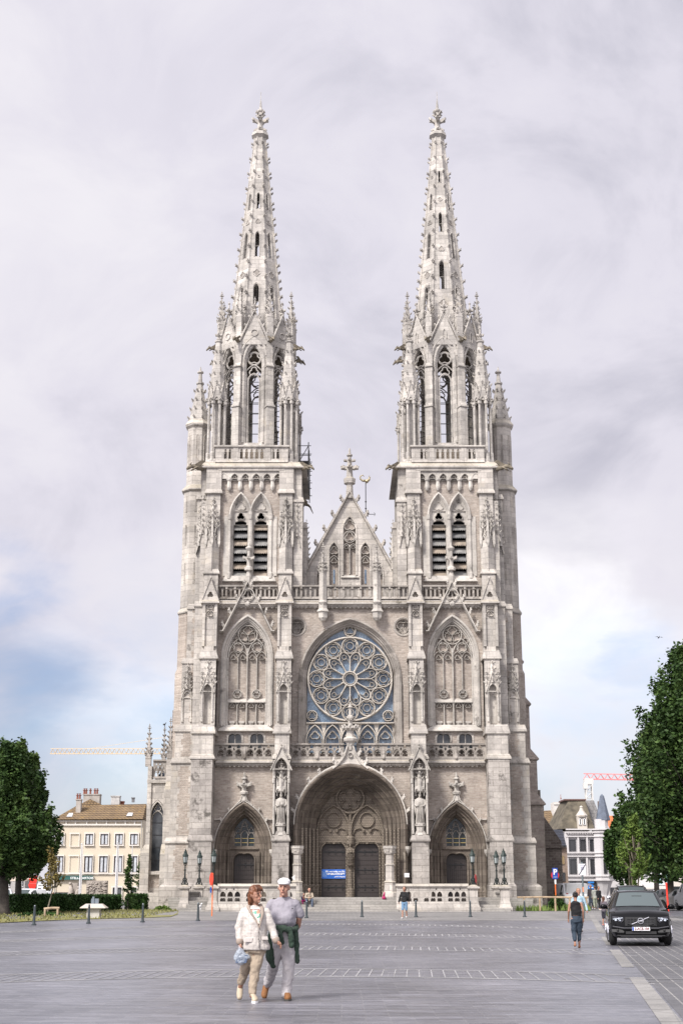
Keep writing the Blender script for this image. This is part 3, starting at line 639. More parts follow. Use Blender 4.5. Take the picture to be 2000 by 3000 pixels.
def balustrade2(par, x0, x1, zb, zt, y, s=1, lw=.17, post=.62, mat=None, rail=.12):
    mb = MB(); mb.T = mir(s); H = zt - zb; mb.box(x0, x1, y - .16, y + .2, zt - rail, zt); mb.hexa((x0, x1, y - .14, y + .2, zb - .0), (x0, x1, y - .05, y + .2, zb + .14))
    n = max(2, int((x1 - x0) / .30)); w = (x1 - x0) / n; holes = []
    for i in range(n):
        c = x0 + w * (i + .5); zz = zt - rail - .08
        holes.append(arch(c, zb + H * .62, w * .58, .08, 3, zb + .2)[::-1]); holes.append(foil(c, zb + H * .75, w * .3, 3, 3))
    mb.plate([(x0, zb), (x1, zb), (x1, zt - rail), (x0, zt - rail)], holes, y, y + .14)
    k = 0
    for i in range(2, n, 2):
        x = x0 + w * i; mb.hexa((x - .07, x + .07, y - .12, y, zb + .05), (x - .07, x + .07, y - .05, y, zt - .22)); mb.box(x - .08, x + .08, y - .14, y, zt - .3, zt - rail)
    return mb.build('gallery_balustrade', mat or GL, par)
def cornice(mb, x0, x1, z, y, depth=.5, leaf=True):
    mb.hexa((x0, x1, y + .3, y + .8, z - .35), (x0, x1, y + .12, y + .8, z - .12)); mb.box(x0, x1, y, y + .8, z - .12, z); mb.hexa((x0, x1, y, y + .8, z), (x0, x1, y + .3, y + .8, z + .28))
def leafband(mb, x0, x1, z, y, st=.16):
    n = int((x1 - x0) / st)
    for i in range(n):
        x = x0 + (i + .5) * (x1 - x0) / n; mb.ball((x, y + random.uniform(0, .05), z + (.04 if i % 2 else -.04)), (.1, .09, .09), 5, 3)
C1 = 10.68; C2 = 22.3
for a, b, z, y in [(a, b, C1, -.55) for a, b in ((-9.7, -5.45), (-4.3, 4.3), (5.45, 9.7))] + [(a, b, C2, -.5) for a, b in ((-9.75, -5.35), (-4.28, 4.28), (5.35, 9.75))]:
    mb = MB(); cornice(mb, a, b, z, y); mb.build('cornice', ST, CH)
    mb = MB(); leafband(mb, a, b, z - .31, y + .26); mb.build('carved_foliage_band', GL, CH)
    mb = MB(); mb.box(a, b, y + .06, .3, z + .1, z + .2); mb.build('gallery_floor', ST, CH)
for e in (-1, 1):
    for a, b in ((5.45, 6.1), (9.1, 9.7)): mb = MB(); mb.box(e * a, e * b, -.2, .0, 6.55, 6.65); mb.build('string_course', ST, CH)
for s in SIDES:
    balustrade1(CH, 5.45, 9.75, C1 + .22, 11.95, -.42, 3, s); balustrade1(CH, .45, 4.32, C1 + .22, 11.95, -.42, 3, s)
    balustrade2(CH, 5.35, 9.78, C2 + .26, 23.6, -.38, s); balustrade2(CH, 2.25, 4.3, C2 + .26, 23.6, -.38, s)
balustrade2(CH, -1.75, 1.75, C2 + .26, 23.6, -.38)
for s in SIDES:                                        # twin pinnacles of the second gallery
    mb = MB(); mb.T = mir(s)
    mb.ngon(2.0, -.55, [(20.9, .1), (21.1, .3), (21.35, .33), (21.5, .36), (21.55, .45), (21.8, .3), (22.3, .3)], 6); mb.ball((2.0, -.55, 21.15), .3, 8, 5)
    pinnacle(mb, 2.0, -.55, 22.2, .4, 2.4, 1.7, 4, cs=.15, fin=.25, rot=0); 
    for k in range(4): a = k * pi / 2; spirelet(mb, 2.0 + .2 * cos(a), -.55 + .2 * sin(a), 24.5, .13, .6, 2)
    mb.ball((2.0, -.75, 22.25), (.35, .25, .2), 7, 4); mb.build('gallery_pinnacle', CV, CH)
# ---------------------------------------------------------- tower gable over the side window
for s in SIDES:
    cx = 7.55; mb = MB(); mb.T = mir(s)
    mb.bar([(cx - 2.0, 20.15), (cx - 1.8, 20.15), (cx, 23.85), (cx + 1.8, 20.15), (cx + 2.0, 20.15)], .2, -.68, -.02)
    for e in (-1, 1):
        for f in (.07, .34, .62, .93): crocket(mb, (cx + e * 1.85 * (1 - f), -.45, 20.25 + 3.6 * f + .05), (e, -.1, .6), .34, .4)
    mb.plate([(cx - .8, 22.32), (cx + .8, 22.32), (cx, 23.8)], [foil(cx, 22.85, .42, 3, 6, -pi / 6 + pi / 3)], -.5, -.3)
    mb.bar(circ(cx, 22.82, .46, 14), .07, -.62, -.4, True); mb.bar(foil(cx, 22.82, .4, 3, 6, pi / 2), .07, -.62, -.4, True)
    mb.ball((cx, -.6, 22.15), .2, 6, 5)
    mb.ngon(cx, -.35, [(23.6, .14), (24.3, .2), (24.7, .12), (24.75, .3), (24.95, .3), (25.05, .15), (26.3, .11)], 8)
    for e in (-1, 1): crocket(mb, (cx + e * .1, -.35, 25.65), (e, 0, .1), .34, .1)
    crocket(mb, (cx, -.45, 25.65), (0, -1, .1), .3, .1); mb.ngon(cx, -.35, [(26.2, .1), (26.4, .24), (26.5, .24), (26.6, .1), (26.95, .03)], 8)
    mb.build('tower_gable', CV, CH)
# ---------------------------------------------------------- belfry windows
LOUV = [simple('lead_louvre', (.22, .215, .205), .6, var=.35), simple('tan_louvre', (.27, .225, .18), .7, var=.35), simple('grey_louvre', (.16, .16, .16), .6, var=.35)]
for s in SIDES:
    mb = MB(); mb.T = mir(s); prof = [(-.13, -.14), (-.02, -.18), (.04, -.06), (.09, .02), (.14, .14), (.19, .16), (.24, .45)]
    for e in (-1, 1):
        cx = 7.48 + e * .76
        mb.rings([[(x, y, z) for x, z in arch_off(cx, 29.0, 1.5, 1.75, o, 7, 24.4)] for o, y in prof], closed=False, caps=False)
    for e in (-1, 0, 1): mb.ngon(7.48 + e * 1.55, -.1, [(24.2, .16), (24.6, .16), (24.7, .09), (28.7, .08), (28.75, .13), (29.0, .17), (29.1, .2)], 8)
    for e in (-1, 1): mb.box(7.48 + e * 1.56, 7.48 + e * 2.0, -.06, .02, 24.4, 29.0)
    mb.hexa((5.5, 9.5, -.3, .3, 23.95), (5.7, 9.3, -.1, .3, 24.4))
    w = mb.build('belfry_window', CV, CH)
    mb = MB(); mb.T = mir(s)
    for e in (-1, 1):
        cx = 7.48 + e * .76
        mb.plate(arch_off(cx, 29.0, 1.5, 1.75, .2, 7, 28.4), [foil(cx, 29.05, .32, 3, 6), [(cx - .43, 28.41), (cx - .43, 28.6), (cx - .16, 28.74), (cx + .16, 28.74), (cx + .43, 28.6), (cx + .43, 28.41)]], .22, .42)
        mb.bar(foil(cx, 29.05, .32, 3, 6), .06, .1, .3, True); mb.bar(foil(cx, 29.85, .36, 3, 6), .07, .12, .3, True)
        mb.bar([(cx - .5, 29.47), (cx + .5, 29.47)], .08, .12, .3)
    mb.build('tracery', CV, w)
    for e in (-1, 1):
        cx = 7.48 + e * .76
        for k in range(7):
            z0 = 24.42 + k * .6; N = 12; ya, za, yb, zb_ = .3, z0 + .08, .7, z0 + .5; X_ = [cx - .5 + 1.0 * i / N for i in range(N + 1)]
            mb = MB(); mb.T = mir(s); mb.rings([[(x, yb, zb_) for x in X_], [(x, ya, za) for x in X_], [(x, ya, za - (.08 if i % 2 else .0) - .05) for i, x in enumerate(X_)]], closed=False, caps=False)
            mb.build('louvre', LOUV[k % 3 if e > 0 else (k * 2 + 1) % 3], w)
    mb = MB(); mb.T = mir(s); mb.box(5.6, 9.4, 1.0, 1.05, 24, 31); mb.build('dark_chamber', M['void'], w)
    mb = MB(); mb.T = mir(s)                           # corbel table under the top cornice
    for i in range(-1, 7):
        c = 5.35 + .82 * i + .1
        if c > 9.9: break
        if i >= 0: mb.bar(arch(c, 31.85, .66, .48, 5), .13, -.34, 0); mb.bar(foil(c, 31.95, .2, 3, 4), .06, -.2, 0, True)
        x = c + .41
        if x < 9.85: mb.ngon(x, -.14, [(31.0, .07), (31.15, .14), (31.3, .16), (31.7, .13), (31.8, .2), (32.0, .2)], 6)
    mb.plate([(5.28, 31.9), (9.75, 31.9), (9.75, 32.8), (5.28, 32.8)], [arch(5.45 + .82 * i, 31.9 + .02, .6, .42, 4)[::-1] for i in range(0, 6) if 5.45 + .82 * i < 9.5], -.3, 0)
    mb.build('corbel_table', CV, CH)
    mb = MB(); mb.T = mir(s)
    a, b = 3.45, 11.35
    for z0, z1, g in ((32.7, 32.85, .28), ): mb.box(a - g + .1, b + g - .25, -.55, 8.6, 32.72, 32.85)
    mb.hexa((a - .15, b + .0, -.5, 8.5, 32.85), (a + .1, b - .25, -.2, 8.3, 33.25)); mb.box(5.0, 9.95, -.445, .3, 32.5, 32.716)
    mb.build('cornice', ST, CH)
    balustrade_x = [(5.3, 6.0, 2), (6.5, 8.45, 5), (8.95, 9.65, 2)]
    mb = MB(); mb.T = mir(s); holes = []
    for a, b, n in balustrade_x:
        w_ = (b - a) / n
        for i in range(n): c = a + w_ * (i + .5); holes.append(arch(c, 34.0, w_ * .6, .1, 3, 33.5)[::-1]); holes.append(foil(c, 34.19, w_ * .3, 3, 3))
    mb.plate([(4.7, 33.2), (10.25, 33.2), (10.25, 34.42), (4.7, 34.42)], holes, -.25, -.1); mb.box(4.6, 10.35, -.38, .02, 34.42, 34.55)
    for x in (6.25, 8.7): mb.box(x - .2, x + .2, -.3, -.05, 33.2, 34.42)
    mb.hexa((4.7, 10.25, -.34, -.1, 33.2), (4.7, 10.25, -.25, -.1, 33.42)); mb.build('tower_balustrade', ST, CH)
    g = MB(); g = gargoyle(s, 11.2, -.35, 32.75, -.5, 1.15, .1); g.T = None
    for (x, y, z, a, L, dr) in ((11.15, -.3, 32.75, -.45, 1.25, .15), (3.65, -.3, 32.75, pi + .45, 1.0, .15), (3.75, 4.2, 31.2, pi, .85, .7)):
        if z < 32 and s > 0: continue
        g = gargoyle(s, x, y, z, a, L, dr); g.v = [(s * p[0], p[1], p[2]) for p in g.v]; g.build('gargoyle', M['garg'], CH)
# ---------------------------------------------------------- octagonal lanterns and spires
AP = 2.9; OC = (7.5, 3.95); HS = AP * math.tan(pi / 8)
def oct_frame(s, k, ap):                               # frame of the k-th face: local (x along face, y inwards, z up)
    a = -pi / 2 + k * pi / 4; d = Vector((cos(a), sin(a), 0)); t = Vector((-sin(a), cos(a), 0)); o = Vector((OC[0], OC[1], 0))
    return (lambda x, y, z: tuple(o + d * (ap - y) + t * x + Vector((0, 0, z)))), d, t, o
for s in SIDES:
    lan = MB(); lan.T = mir(s); trc = MB(); trc.T = mir(s); rod = MB(); rod.T = mir(s); GB = []; PB = []
    lan.ngon(OC[0], OC[1], [(33.0, AP + .1), (34.95, AP + .1)], 8, mi=1)  # weathered stone coloured darker to put shade behind the balustrade openings
    for k in range(8):
        fr, d, t, o = oct_frame(s, k, AP)
        hole = arch(0, 41.8, 1.3, 1.55, 8, 35.2)
        lan.plate([(-HS, 33), (HS, 33), (HS, 44.0), (-HS, 44.0)], [hole], 0, .45, fr=fr)
        for off, w, zt in ((0, .16, 0), ):
            pts = arch_off(0, 41.8, 1.6, 1.85, 0, 7, 35.2); lan.tube([fr(x, -.04, z) for x, z in pts], .09, 5)
            pts = arch_off(0, 41.8, 1.3, 1.55, 0, 7, 35.2); lan.tube([fr(x, .1, z) for x, z in pts], .07, 5)
            pts = arch_off(0, 42.4, 1.95, 1.6, 0, 7); lan.tube([fr(x, -.05, z) for x, z in pts], .1, 5)
        trc.tube([fr(x, .26, z) for x, z in [(-.46, 35.2)] + arch(0, 40.35, .92, .65, 5) + [(.46, 35.2)]], .065, 5)
        for e in (-1, 1): trc.tube([fr(e * .65, .26, 35.2), fr(e * .65, .26, 41.8)], .06, 5); trc.add([fr(e * .47, .24, 35.2), fr(e * .65, .24, 35.2), fr(e * .65, .24, 41.6), fr(e * .47, .24, 40.4)], [(0, 1, 2, 3)])
        trc.tube([fr(x, .26, z) for x, z in circ(0, 42.25, .54, 14)], .06, 5, True)
        trc.tube([fr(x, .26, z) for x, z in foil(0, 42.25, .5, 3, 6)], .055, 5, True)
        trc.tube([fr(x, .26, z) for x, z in foil(0, 41.15, .38, 3, 6)], .05, 5, True)
        trc.tube([fr(x, .26, z) for x, z in ((-.65, 41.2), (-.25, 41.6), (0, 41.72), (.25, 41.6), (.65, 41.2))], .05, 5)
        for z in [36.0 + j * .86 for j in range(6)]: rod.tube([fr(-.65, .32, z), fr(.65, .32, z)], .03, 4)
        lan.hexa((0, 0, 0, 0, 0), (0, 0, 0, 0, 0)) if False else None
        if k % 2 == 0 or True: lan.add([fr(-.7, -.15, 34.95), fr(.7, -.15, 34.95), fr(.55, .3, 35.25), fr(-.55, .3, 35.25)], [(0, 1, 2, 3)])
        gab = MB(); gab.T = mir(s); GB.append(gab)
        gab.plate([(-1.1, 43.3), (1.1, 43.3), (0, 46.0)], [], -.12, .25, fr=fr)
        gab.tube([fr(-1.15, -.18, 43.6), fr(0, -.18, 46.2), fr(1.15, -.18, 43.6)], .1, 5)
        if s < 0: gab.tube([fr(x, -.16, z) for x, z in circ(0, 44.3, .27, 12)], .045, 4, True)
        else: gab.tube([fr(x, -.16, z) for x, z in [(-.14, 43.8)] + arch(0, 44.3, .28, .35, 4) + [(.14, 43.8)]], .04, 4)
        for e in (-1, 1):
            for f in (.22, .48, .76): p = fr(e * 1.12 * (1 - f), -.12, 43.65 + 2.5 * f); crocket(gab, p, tuple(t * e + Vector((0, 0, .3))), .26, .4)
        p = fr(0, -.1, 46.05); finial(gab, p[0], p[1], p[2], .55, 1)
        # corner pier, weathered set-offs and pinnacle
        a = -pi / 2 + (k + .5) * pi / 4; R = AP / cos(pi / 8); q = Vector((OC[0] + R * cos(a), OC[1] + R * sin(a), 0))
        dd = Vector((cos(a), sin(a), 0)); tt = Vector((-sin(a), cos(a), 0)); B = q - dd * .1
        def slab(z0, z1, w, out, sl=0):
            P = []
            for z, ou in ((z0, out), (z1, out - sl)):
                P.append([tuple(B - tt * w / 2 - dd * .35 + Vector((0, 0, z))), tuple(B + tt * w / 2 - dd * .35 + Vector((0, 0, z))), tuple(B + tt * w / 2 + dd * ou + Vector((0, 0, z))), tuple(B - tt * w / 2 + dd * ou + Vector((0, 0, z)))])
            lan.rings(P)
        slab(33, 38.0, .6, .55); slab(38.0, 38.12, .7, .63); slab(38.12, 38.5, .56, .55, .2); slab(38.5, 41.4, .54, .32); slab(41.4, 41.5, .64, .42); slab(41.5, 41.8, .52, .36, .15); slab(41.8, 43.6, .5, .18)
        z0 = 43.6; P = B + dd * .0; pn = MB(); pn.T = mir(s); PB.append(pn)
        pinnacle(pn, P.x, P.y, z0, .48, 2.2, 2.2, 4, rot=a + pi / 4, cs=.19, fin=.3)
    lan.ngon(OC[0], OC[1], [(43.05, AP - .5), (43.15, AP - .5)], 8, mi=1)  # unseen dark cap added inside to block light and dim the lantern
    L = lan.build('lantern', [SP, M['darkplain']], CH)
    trc.build('lantern_tracery', SP, L); rod.build('tie_rods', M['iron'], L); [g.build('lantern_gable', SP, L) for g in GB]; [g.build('pinnacle', SP, L) for g in PB]
    # gargoyles at the lantern corners
    for k in range(8):
        a = -pi / 2 + (k + .5) * pi / 4; R = AP / cos(pi / 8) + .2
        g = gargoyle(1, OC[0] + R * cos(a), OC[1] + R * sin(a), 43.6, a, .85, .15); g.v = [(s * p[0], p[1], p[2]) for p in g.v]; g.build('gargoyle', M['garg'], CH)
    # spire: eight pierced faces
    Z0, Z1, A0, A1 = 43.5, 63.2, 2.22, .44
    mb = MB(); mb.T = mir(s); cro = MB(); cro.T = mir(s)
    sl = math.atan2(A0 - A1, Z1 - Z0); Ls = (Z1 - Z0) / cos(sl)
    def apo(z): return A0 + (A1 - A0) * (z - Z0) / (Z1 - Z0)
    for k in range(8):
        a = -pi / 2 + k * pi / 4; d = Vector((cos(a), sin(a), 0)); t = Vector((-sin(a), cos(a), 0)); o = Vector((OC[0], OC[1], 0))
        def fr(x, y, z): return tuple(o + d * (apo(z) - y) + t * x + Vector((0, 0, z)))
        h0, h1 = A0 * math.tan(pi / 8), A1 * math.tan(pi / 8)
        ph = 0 if (s < 0 or k % 2) else 1
        sl_ = [(46.2, 49.1, .42), (51.6, 53.9, .32), (56.1, 57.6, .22)] if ph == 0 else [(48.6, 51.2, .38), (53.9, 55.7, .26), (58.6, 59.7, .16)]
        fo = [(50.1, .3, 4), (54.9, .22, 3), (59.2, .1, 1)] if ph == 0 else [(47.3, .34, 4), (52.3, .25, 3), (57.0, .17, 1)]
        holes = [arch(0, b - w, w, w, 4, a_) for a_, b, w in sl_]
        mb.plate([(-h0, Z0), (h0, Z0), (h1, Z1), (-h1, Z1)], holes, 0, .22, fr=fr)
        for a_, b, w in sl_: mb.tube([fr(x, -.01, z) for x, z in arch(0, b - w * .9, w * 1.35, w * 1.2, 4, a_)], .05, 4); cro.tube([fr(-w / 2, .12, a_ + (b - a_) * .45), fr(w / 2, .12, a_ + (b - a_) * .45)], .025, 4)
        for z, r, n in fo:
            if n == 1: F_ = circ(0, z, r, 10)
            else: F_ = foil(0, z, r, n, 5)
            c0 = [fr(x, -.03, zz) for x, zz in F_]; mb.tube(c0, .035, 4, True)
            mb.mi = 1; mb.add([fr(x, -.012, zz) for x, zz in F_] + [fr(0, -.012, z)], [(i, (i + 1) % len(F_), len(F_)) for i in range(len(F_))]); mb.mi = 0
        g = a + pi / 8; R0, R1 = A0 / cos(pi / 8), A1 / cos(pi / 8)
        mb.tube([tuple(o + Vector((cos(g), sin(g), 0)) * R0 + Vector((0, 0, Z0))), tuple(o + Vector((cos(g), sin(g), 0)) * R1 + Vector((0, 0, Z1)))], [.11, .06], 5)
        z = 45.4
        while z < 62.5:
            R = apo(z) / cos(pi / 8); crocket(cro, tuple(o + Vector((cos(g), sin(g), 0)) * R + Vector((0, 0, z))), (cos(g), sin(g), 0), .34 - .1 * (z - 45) / 17, .35); z += 1.42
    mb.ngon(OC[0], OC[1], [(63.1, .45), (63.3, .7), (63.6, .62), (63.62, .3), (64.3, .22), (65.0, .18), (65.6, .14), (65.7, .24), (65.85, .24), (65.95, .12), (66.75, .05), (66.8, .025), (67.6, .02)], 8)
    for j, (z, q) in enumerate(((64.0, .5), (64.8, .72), (65.45, .42))):
        for k in range(4):
            a = k * pi / 2 + (pi / 4 if j == 2 else 0); crocket(cro, (OC[0] + .2 * cos(a), OC[1] + .2 * sin(a), z), (cos(a), sin(a), 0), q * .7, .3 if j else -.4)
    sp = mb.build('spire', [SP, M['gall']], CH); cro.build('crockets', SP, sp, kind='stuff')
    # corner turrets on the tower platform: open colonnettes, gablets, spirelets
    for tx, ty in ((-2.78, -3.2), (2.78, -3.2), (-2.85, 3.4), (2.85, 3.4)):
        c = (OC[0] + tx, OC[1] + ty); mb = MB(); mb.T = mir(s)
        mb.ngon(c[0], c[1], [(33.0, .85), (33.6, .72)], 8)
        for k in range(8):
            a = pi / 8 + k * pi / 4; x, y = c[0] + .66 * cos(a), c[1] + .66 * sin(a)
            mb.ngon(x, y, [(33.4, .16), (34.1, .15), (34.2, .09), (38.0, .08), (38.1, .15), (38.3, .15)], 6)
            b = k * pi / 4; d = Vector((cos(b), sin(b), 0)); t = Vector((-sin(b), cos(b), 0)); o = Vector((c[0], c[1], 0)) + d * .64
            fr = lambda x, y, z, o=o, d=d, t=t: tuple(o - d * y + t * x + Vector((0, 0, z)))
            mb.plate([(-.3, 38.2), (.3, 38.2), (.3, 38.7), (0, 39.7), (-.3, 38.7)], [arch(0, 38.35, .34, .3, 3, 38.21)[::-1]], -.04, .14, fr=fr)
            mb.tube([fr(-.3, -.06, 38.55), fr(0, -.06, 39.85), fr(.3, -.06, 38.55)], .05, 4)
            crocket(mb, fr(0, 0, 39.8), tuple(d), .2); crocket(mb, fr(.28, 0, 38.4), tuple((d + t * .4)), .22, .1)
            for f in (.35, .7): crocket(mb, fr(.28 * (1 - f), -.04, 38.6 + 1.2 * f), tuple(t), .12); crocket(mb, fr(-.28 * (1 - f), -.04, 38.6 + 1.2 * f), tuple(-t), .12)
        mb.ngon(c[0], c[1], [(38.4, .62), (40.4, .52), (43.3, .22), (43.4, .3), (43.5, .3), (43.55, .2)], 8)
        for j in range(3):
            z = 40.6 + j * .95; r = .52 - .3 * (z - 40.4) / 2.9
            for k in range(8): a = pi / 8 + k * pi / 4; crocket(mb, (c[0] + r * 1.08 * cos(a), c[1] + r * 1.08 * sin(a), z), (cos(a), sin(a), 0), .17)
        finial(mb, c[0], c[1], 43.5, .55, 1)
        mb.ngon(c[0], c[1], [(33.2, .3), (38.3, .3)], 6)
        mb.build('corner_turret', SP, CH)
# ---------------------------------------------------------- centre gable
mb = MB(); gy = 2.0
A3 = [arch(0, 28.5, 1.06, 1.05, 6, 24.9), arch(-1.2, 26.75, .8, .75, 5, 23.0), arch(1.2, 26.75, .8, .75, 5, 23.0), arch(-2.25, 25.1, .62, .6, 4, 23.0), arch(2.25, 25.1, .62, .6, 4, 23.0)]
mb.plate([(-4.4, 21.5), (4.4, 21.5), (4.4, 25.6), (3.4, 25.6), (0, 31.7), (-3.4, 25.6), (-4.4, 25.6)], A3, gy, gy + .35)
for P in A3: mb.bar(P, .16, gy - .08, gy + .1)
mb.bar([(-3.75, 25.35), (-3.3, 25.35), (0, 31.5), (3.3, 25.35), (3.75, 25.35)], .26, gy - .3, gy + .4)
for e in (-1, 1):
    for f in (.09, .28, .47, .66, .86): crocket(mb, (e * 3.35 * (1 - f), gy, 25.55 + 6.15 * f), (e, -.1, .5), .42, .35)
mb.ngon(0, gy + .1, [(31.0, .3), (32.1, .24), (32.2, .42), (32.55, .46), (32.7, .26), (33.6, .19), (34.4, .12), (34.45, .22), (34.55, .22), (34.6, .1), (35.0, .07), (35.1, .03)], 8)
for z, q in ((33.45, .46), (34.05, .28)):
    for a in (0, pi / 2, pi, -pi / 2): crocket(mb, (.1 * cos(a), gy + .1 + .1 * sin(a), z), (cos(a), sin(a), 0), q, .15); crocket(mb, (.1 * cos(a) + q * .5 * cos(a), gy + .1 + (.1 + q * .5) * sin(a), z), (cos(a), sin(a), 0), q * .8, .1)
gbl = mb.build('gable', ST, CH)
mb = MB(); mb.plate([(-3.5, 22), (3.5, 22), (3.3, 25.4), (0, 31.2), (-3.3, 25.4)], [], gy + .3, gy + .34); mb.build('brick_infill', BK, gbl)
mb = MB(); y0, y1 = gy + .02, gy + .28
B = lambda P, w=.08, c=False: mb.bar(P, w, y0, y1, c)
B(foil(0, 28.85, .44, 3, 6), .08, True); B(circ(0, 27.95, .46, 14), .08, True); B(foil(0, 27.95, .38, 3, 6), .07, True)
B([(0, 25), (0, 27.3)], .1)
for e in (-1, 1):
    B(arch(e * .26, 27.05, .5, .35, 4), .07); B(foil(e * .26, 27.12, .16, 3, 4), .05, True)
    B(foil(e * 1.2, 26.85, .34, 3, 5), .07, True); B(arch(e * 1.2, 25.95, .76, .5, 5), .07); B(foil(e * 1.2, 26.05, .24, 3, 4), .06, True)
    B(arch(e * 2.25, 24.95, .5, .45, 4), .06); B(foil(e * 2.25, 25.1, .2, 3, 4), .05, True)
mb.hexa((-.7, .7, gy - .14, gy + .3, 24.7), (-.62, .62, gy + .1, gy + .3, 24.95)); B(arch(0, 23.9, .9, .4, 5), .1)
mb.build('tracery', CV, gbl)
for e in (-1, 1):
    mb = MB(); mb.box(e * 1.2 - .06, e * 1.2 + .06, gy + .24, gy + .298, 24.3, 25.4); mb.build('slit_window', M['roseglass'], gbl)
mb = MB(); mb.plate(arch(0, 23.8, .85, .38, 5, 22.4), [], gy - .05, gy - .01); mb.build('gable_door', simple('grey_board', (.22, .2, .18), .8, var=.3), gbl)
# nave roof behind, ridge turret with cross and cock
mb = MB(); mb.rings([[(-5.5, y, 20), (5.5, y, 20), (5.5, y, 21.5), (0, y, 29.6), (-5.5, y, 21.5)] for y in (9.5, 62)]); mb.rings([[(-4.5, y, 20), (4.5, y, 20), (0, y, 28.3)] for y in (2.4, 9.6)]); mb.build('nave_roof', M['slate'], CH)
mb = MB(); mb.box(-6, 6, 9, 62, 0, 20.5); mb.box(-11, 11, 9, 58, 0, 11); mb.build('nave_wall', ST, CH)
mb = MB(); wx, wy = 1.42, 12.
mb.ngon(wx, wy, [(27, .3), (30.2, .25), (30.4, .38), (30.6, .22), (31.0, .18), (31.2, .34), (31.3, .34), (31.4, .1)], 8); 
fl = mb.build('ridge_turret', simple('verdigris', (.12, .22, .18), .7, var=.4), CH)
mb = MB(); mb.tube([(wx, wy, 31.2), (wx, wy, 35.2)], .035, 5); mb.tube([(wx - .75, wy, 32.4), (wx + .75, wy, 32.4)], .03, 4); mb.tube([(wx, wy - .2, 32.4), (wx, wy + .2, 32.4)], .02, 4)
for e in (-1, 1): mb.tube([(wx + e * .7, wy, 32.25), (wx + e * .8, wy, 32.4), (wx + e * .7, wy, 32.55)], .025, 4); mb.tube([(wx - .22, wy, 32.4 - .22 * e), (wx + .22, wy, 32.4 + .22 * e)], .02, 4)
for z in (32.9, 33.5): mb.ball((wx, wy, z), .08, 6, 4)
mb.build('iron_cross', M['iron'], fl)
mb = MB(); mb.sm = True
mb.tube([(wx - .1, wy, 35.35), (wx + .12, wy, 35.3), (wx + .3, wy, 35.45), (wx + .33, wy, 35.65), (wx + .42, wy, 35.68)], [.1, .17, .1, .07, .02], 6)
mb.tube([(wx - .05, wy, 35.35), (wx - .25, wy, 35.35), (wx - .45, wy, 35.5), (wx - .45, wy, 35.75), (wx - .25, wy, 35.85), (wx - .12, wy, 35.72)], [.12, .1, .07, .06, .05, .02], 6)
mb.tube([(wx + .1, wy, 35.2), (wx + .02, wy, 35.05)], .03, 4); mb.tube([(wx + .28, wy, 35.72), (wx + .34, wy, 35.8)], [.05, .02], 4)
mb.build('weathercock', simple('gilded', (.65, .55, .35), .35, metal=.6), fl)
# ---------------------------------------------------------- the rose window
mb = MB(); prof = [(-.12, -.02), (-.12, -.1), (.02, -.16), (.08, -.08), (.13, .05), (.17, .07), (.22, .2), (.30, .22), (.34, .4), (.42, .42), (.46, .6), (.5, .75)]
mb.rings([[(x, y, z) for x, z in arch(0, 16.6, 7.3 + 2 * .12 - 2 * (o + .12), 4.55 + .1 - (o + .12) * 1.1, 14, 11.3)] for o, y in prof], closed=False, caps=False)
rose = mb.build('rose_window', M['gall'], CH)
mb = MB(); mb.plate(arch(0, 16.6, 6.4, 4.1, 14, 11.4), [], .78, .84); mb.build('leaded_glass', M['roseglass'], rose)
RM = masonry('rose_tracery_stone', (.60, .555, .495), (.50, .46, .41), (.33, .3, .27), 1.1, .5, .01, stain=(.12, .1, .085), stain_amt=.7, stain_lo=.56, streak=.3)
mb = MB(); y0, y1 = .42, .8; rc = 16.76; RR = 3.08
B = lambda P, w=.11, c=False, f=y0: mb.bar(P, w, f, y1, c)
B(circ(0, rc, RR, 48), .17, True, .34); B(circ(0, rc, .52, 20), .16, True, .34); B(circ(0, rc, .40, 16), .07, True, .4)
rp = RR - .62; pr = .585
for k in range(12):
    a = pi / 2 + k * pi / 6; c = (rp * cos(a), rc + rp * sin(a)); ca, sa = cos(a), sin(a)
    B(circ(c[0], c[1], pr, 18), .1, True); B(circ(c[0], c[1], .27, 12), .05, True, .5); B(foil(c[0], c[1], .52, 6 if k % 1 == 0 else 5, 4, a), .055, True, .48)
    # spoke and fork
    B([(ca * .55, rc + sa * .55), (ca * 1.62, rc + sa * 1.62)], .10, f=.36)
    for z in (.66, 1.2): mb.ball((ca * z, .46, rc + sa * z), .075, 5, 4)
    for e in (-1, 1):
        b = a + e * pi / 12
        B([(ca * 1.55, rc + sa * 1.55), (1.8 * cos(a + e * .08), rc + 1.8 * sin(a + e * .08)), (1.98 * cos(a + e * .19), rc + 1.98 * sin(a + e * .19)), (2.05 * cos(b), rc + 2.05 * sin(b))], .09)
    b = a + pi / 12                                    # cusps between the spokes
    B(circ(1.66 * cos(b), rc + 1.66 * sin(b), .17, 8), .045, True, .5)
    for e in (-1, 1): B([(1.25 * cos(a + .06 * e + 0), rc + 1.25 * sin(a + .06 * e)), (1.5 * cos(a + e * .12), rc + 1.5 * sin(a + e * .12)), (1.56 * cos(b if e > 0 else a - pi / 12), rc + 1.56 * sin(b if e > 0 else a - pi / 12))], .035, f=.55)
B([(-3.2, 13.5), (3.2, 13.5)], .16, f=.3)
B(circ(0, 20.35, .42, 14), .1, True); B(foil(0, 20.35, .33, 3, 5), .05, True)
B([(x, z) for x, z in circ(0, rc - .0, RR + .14, 60) if z > rc + 1.2 and True], .1, f=.4) if False else None
for e in (-1, 1):
    B(circ(e * 2.78, 14.05, .38, 12), .09, True); B(foil(e * 2.78, 14.05, .3, 3, 5), .05, True)
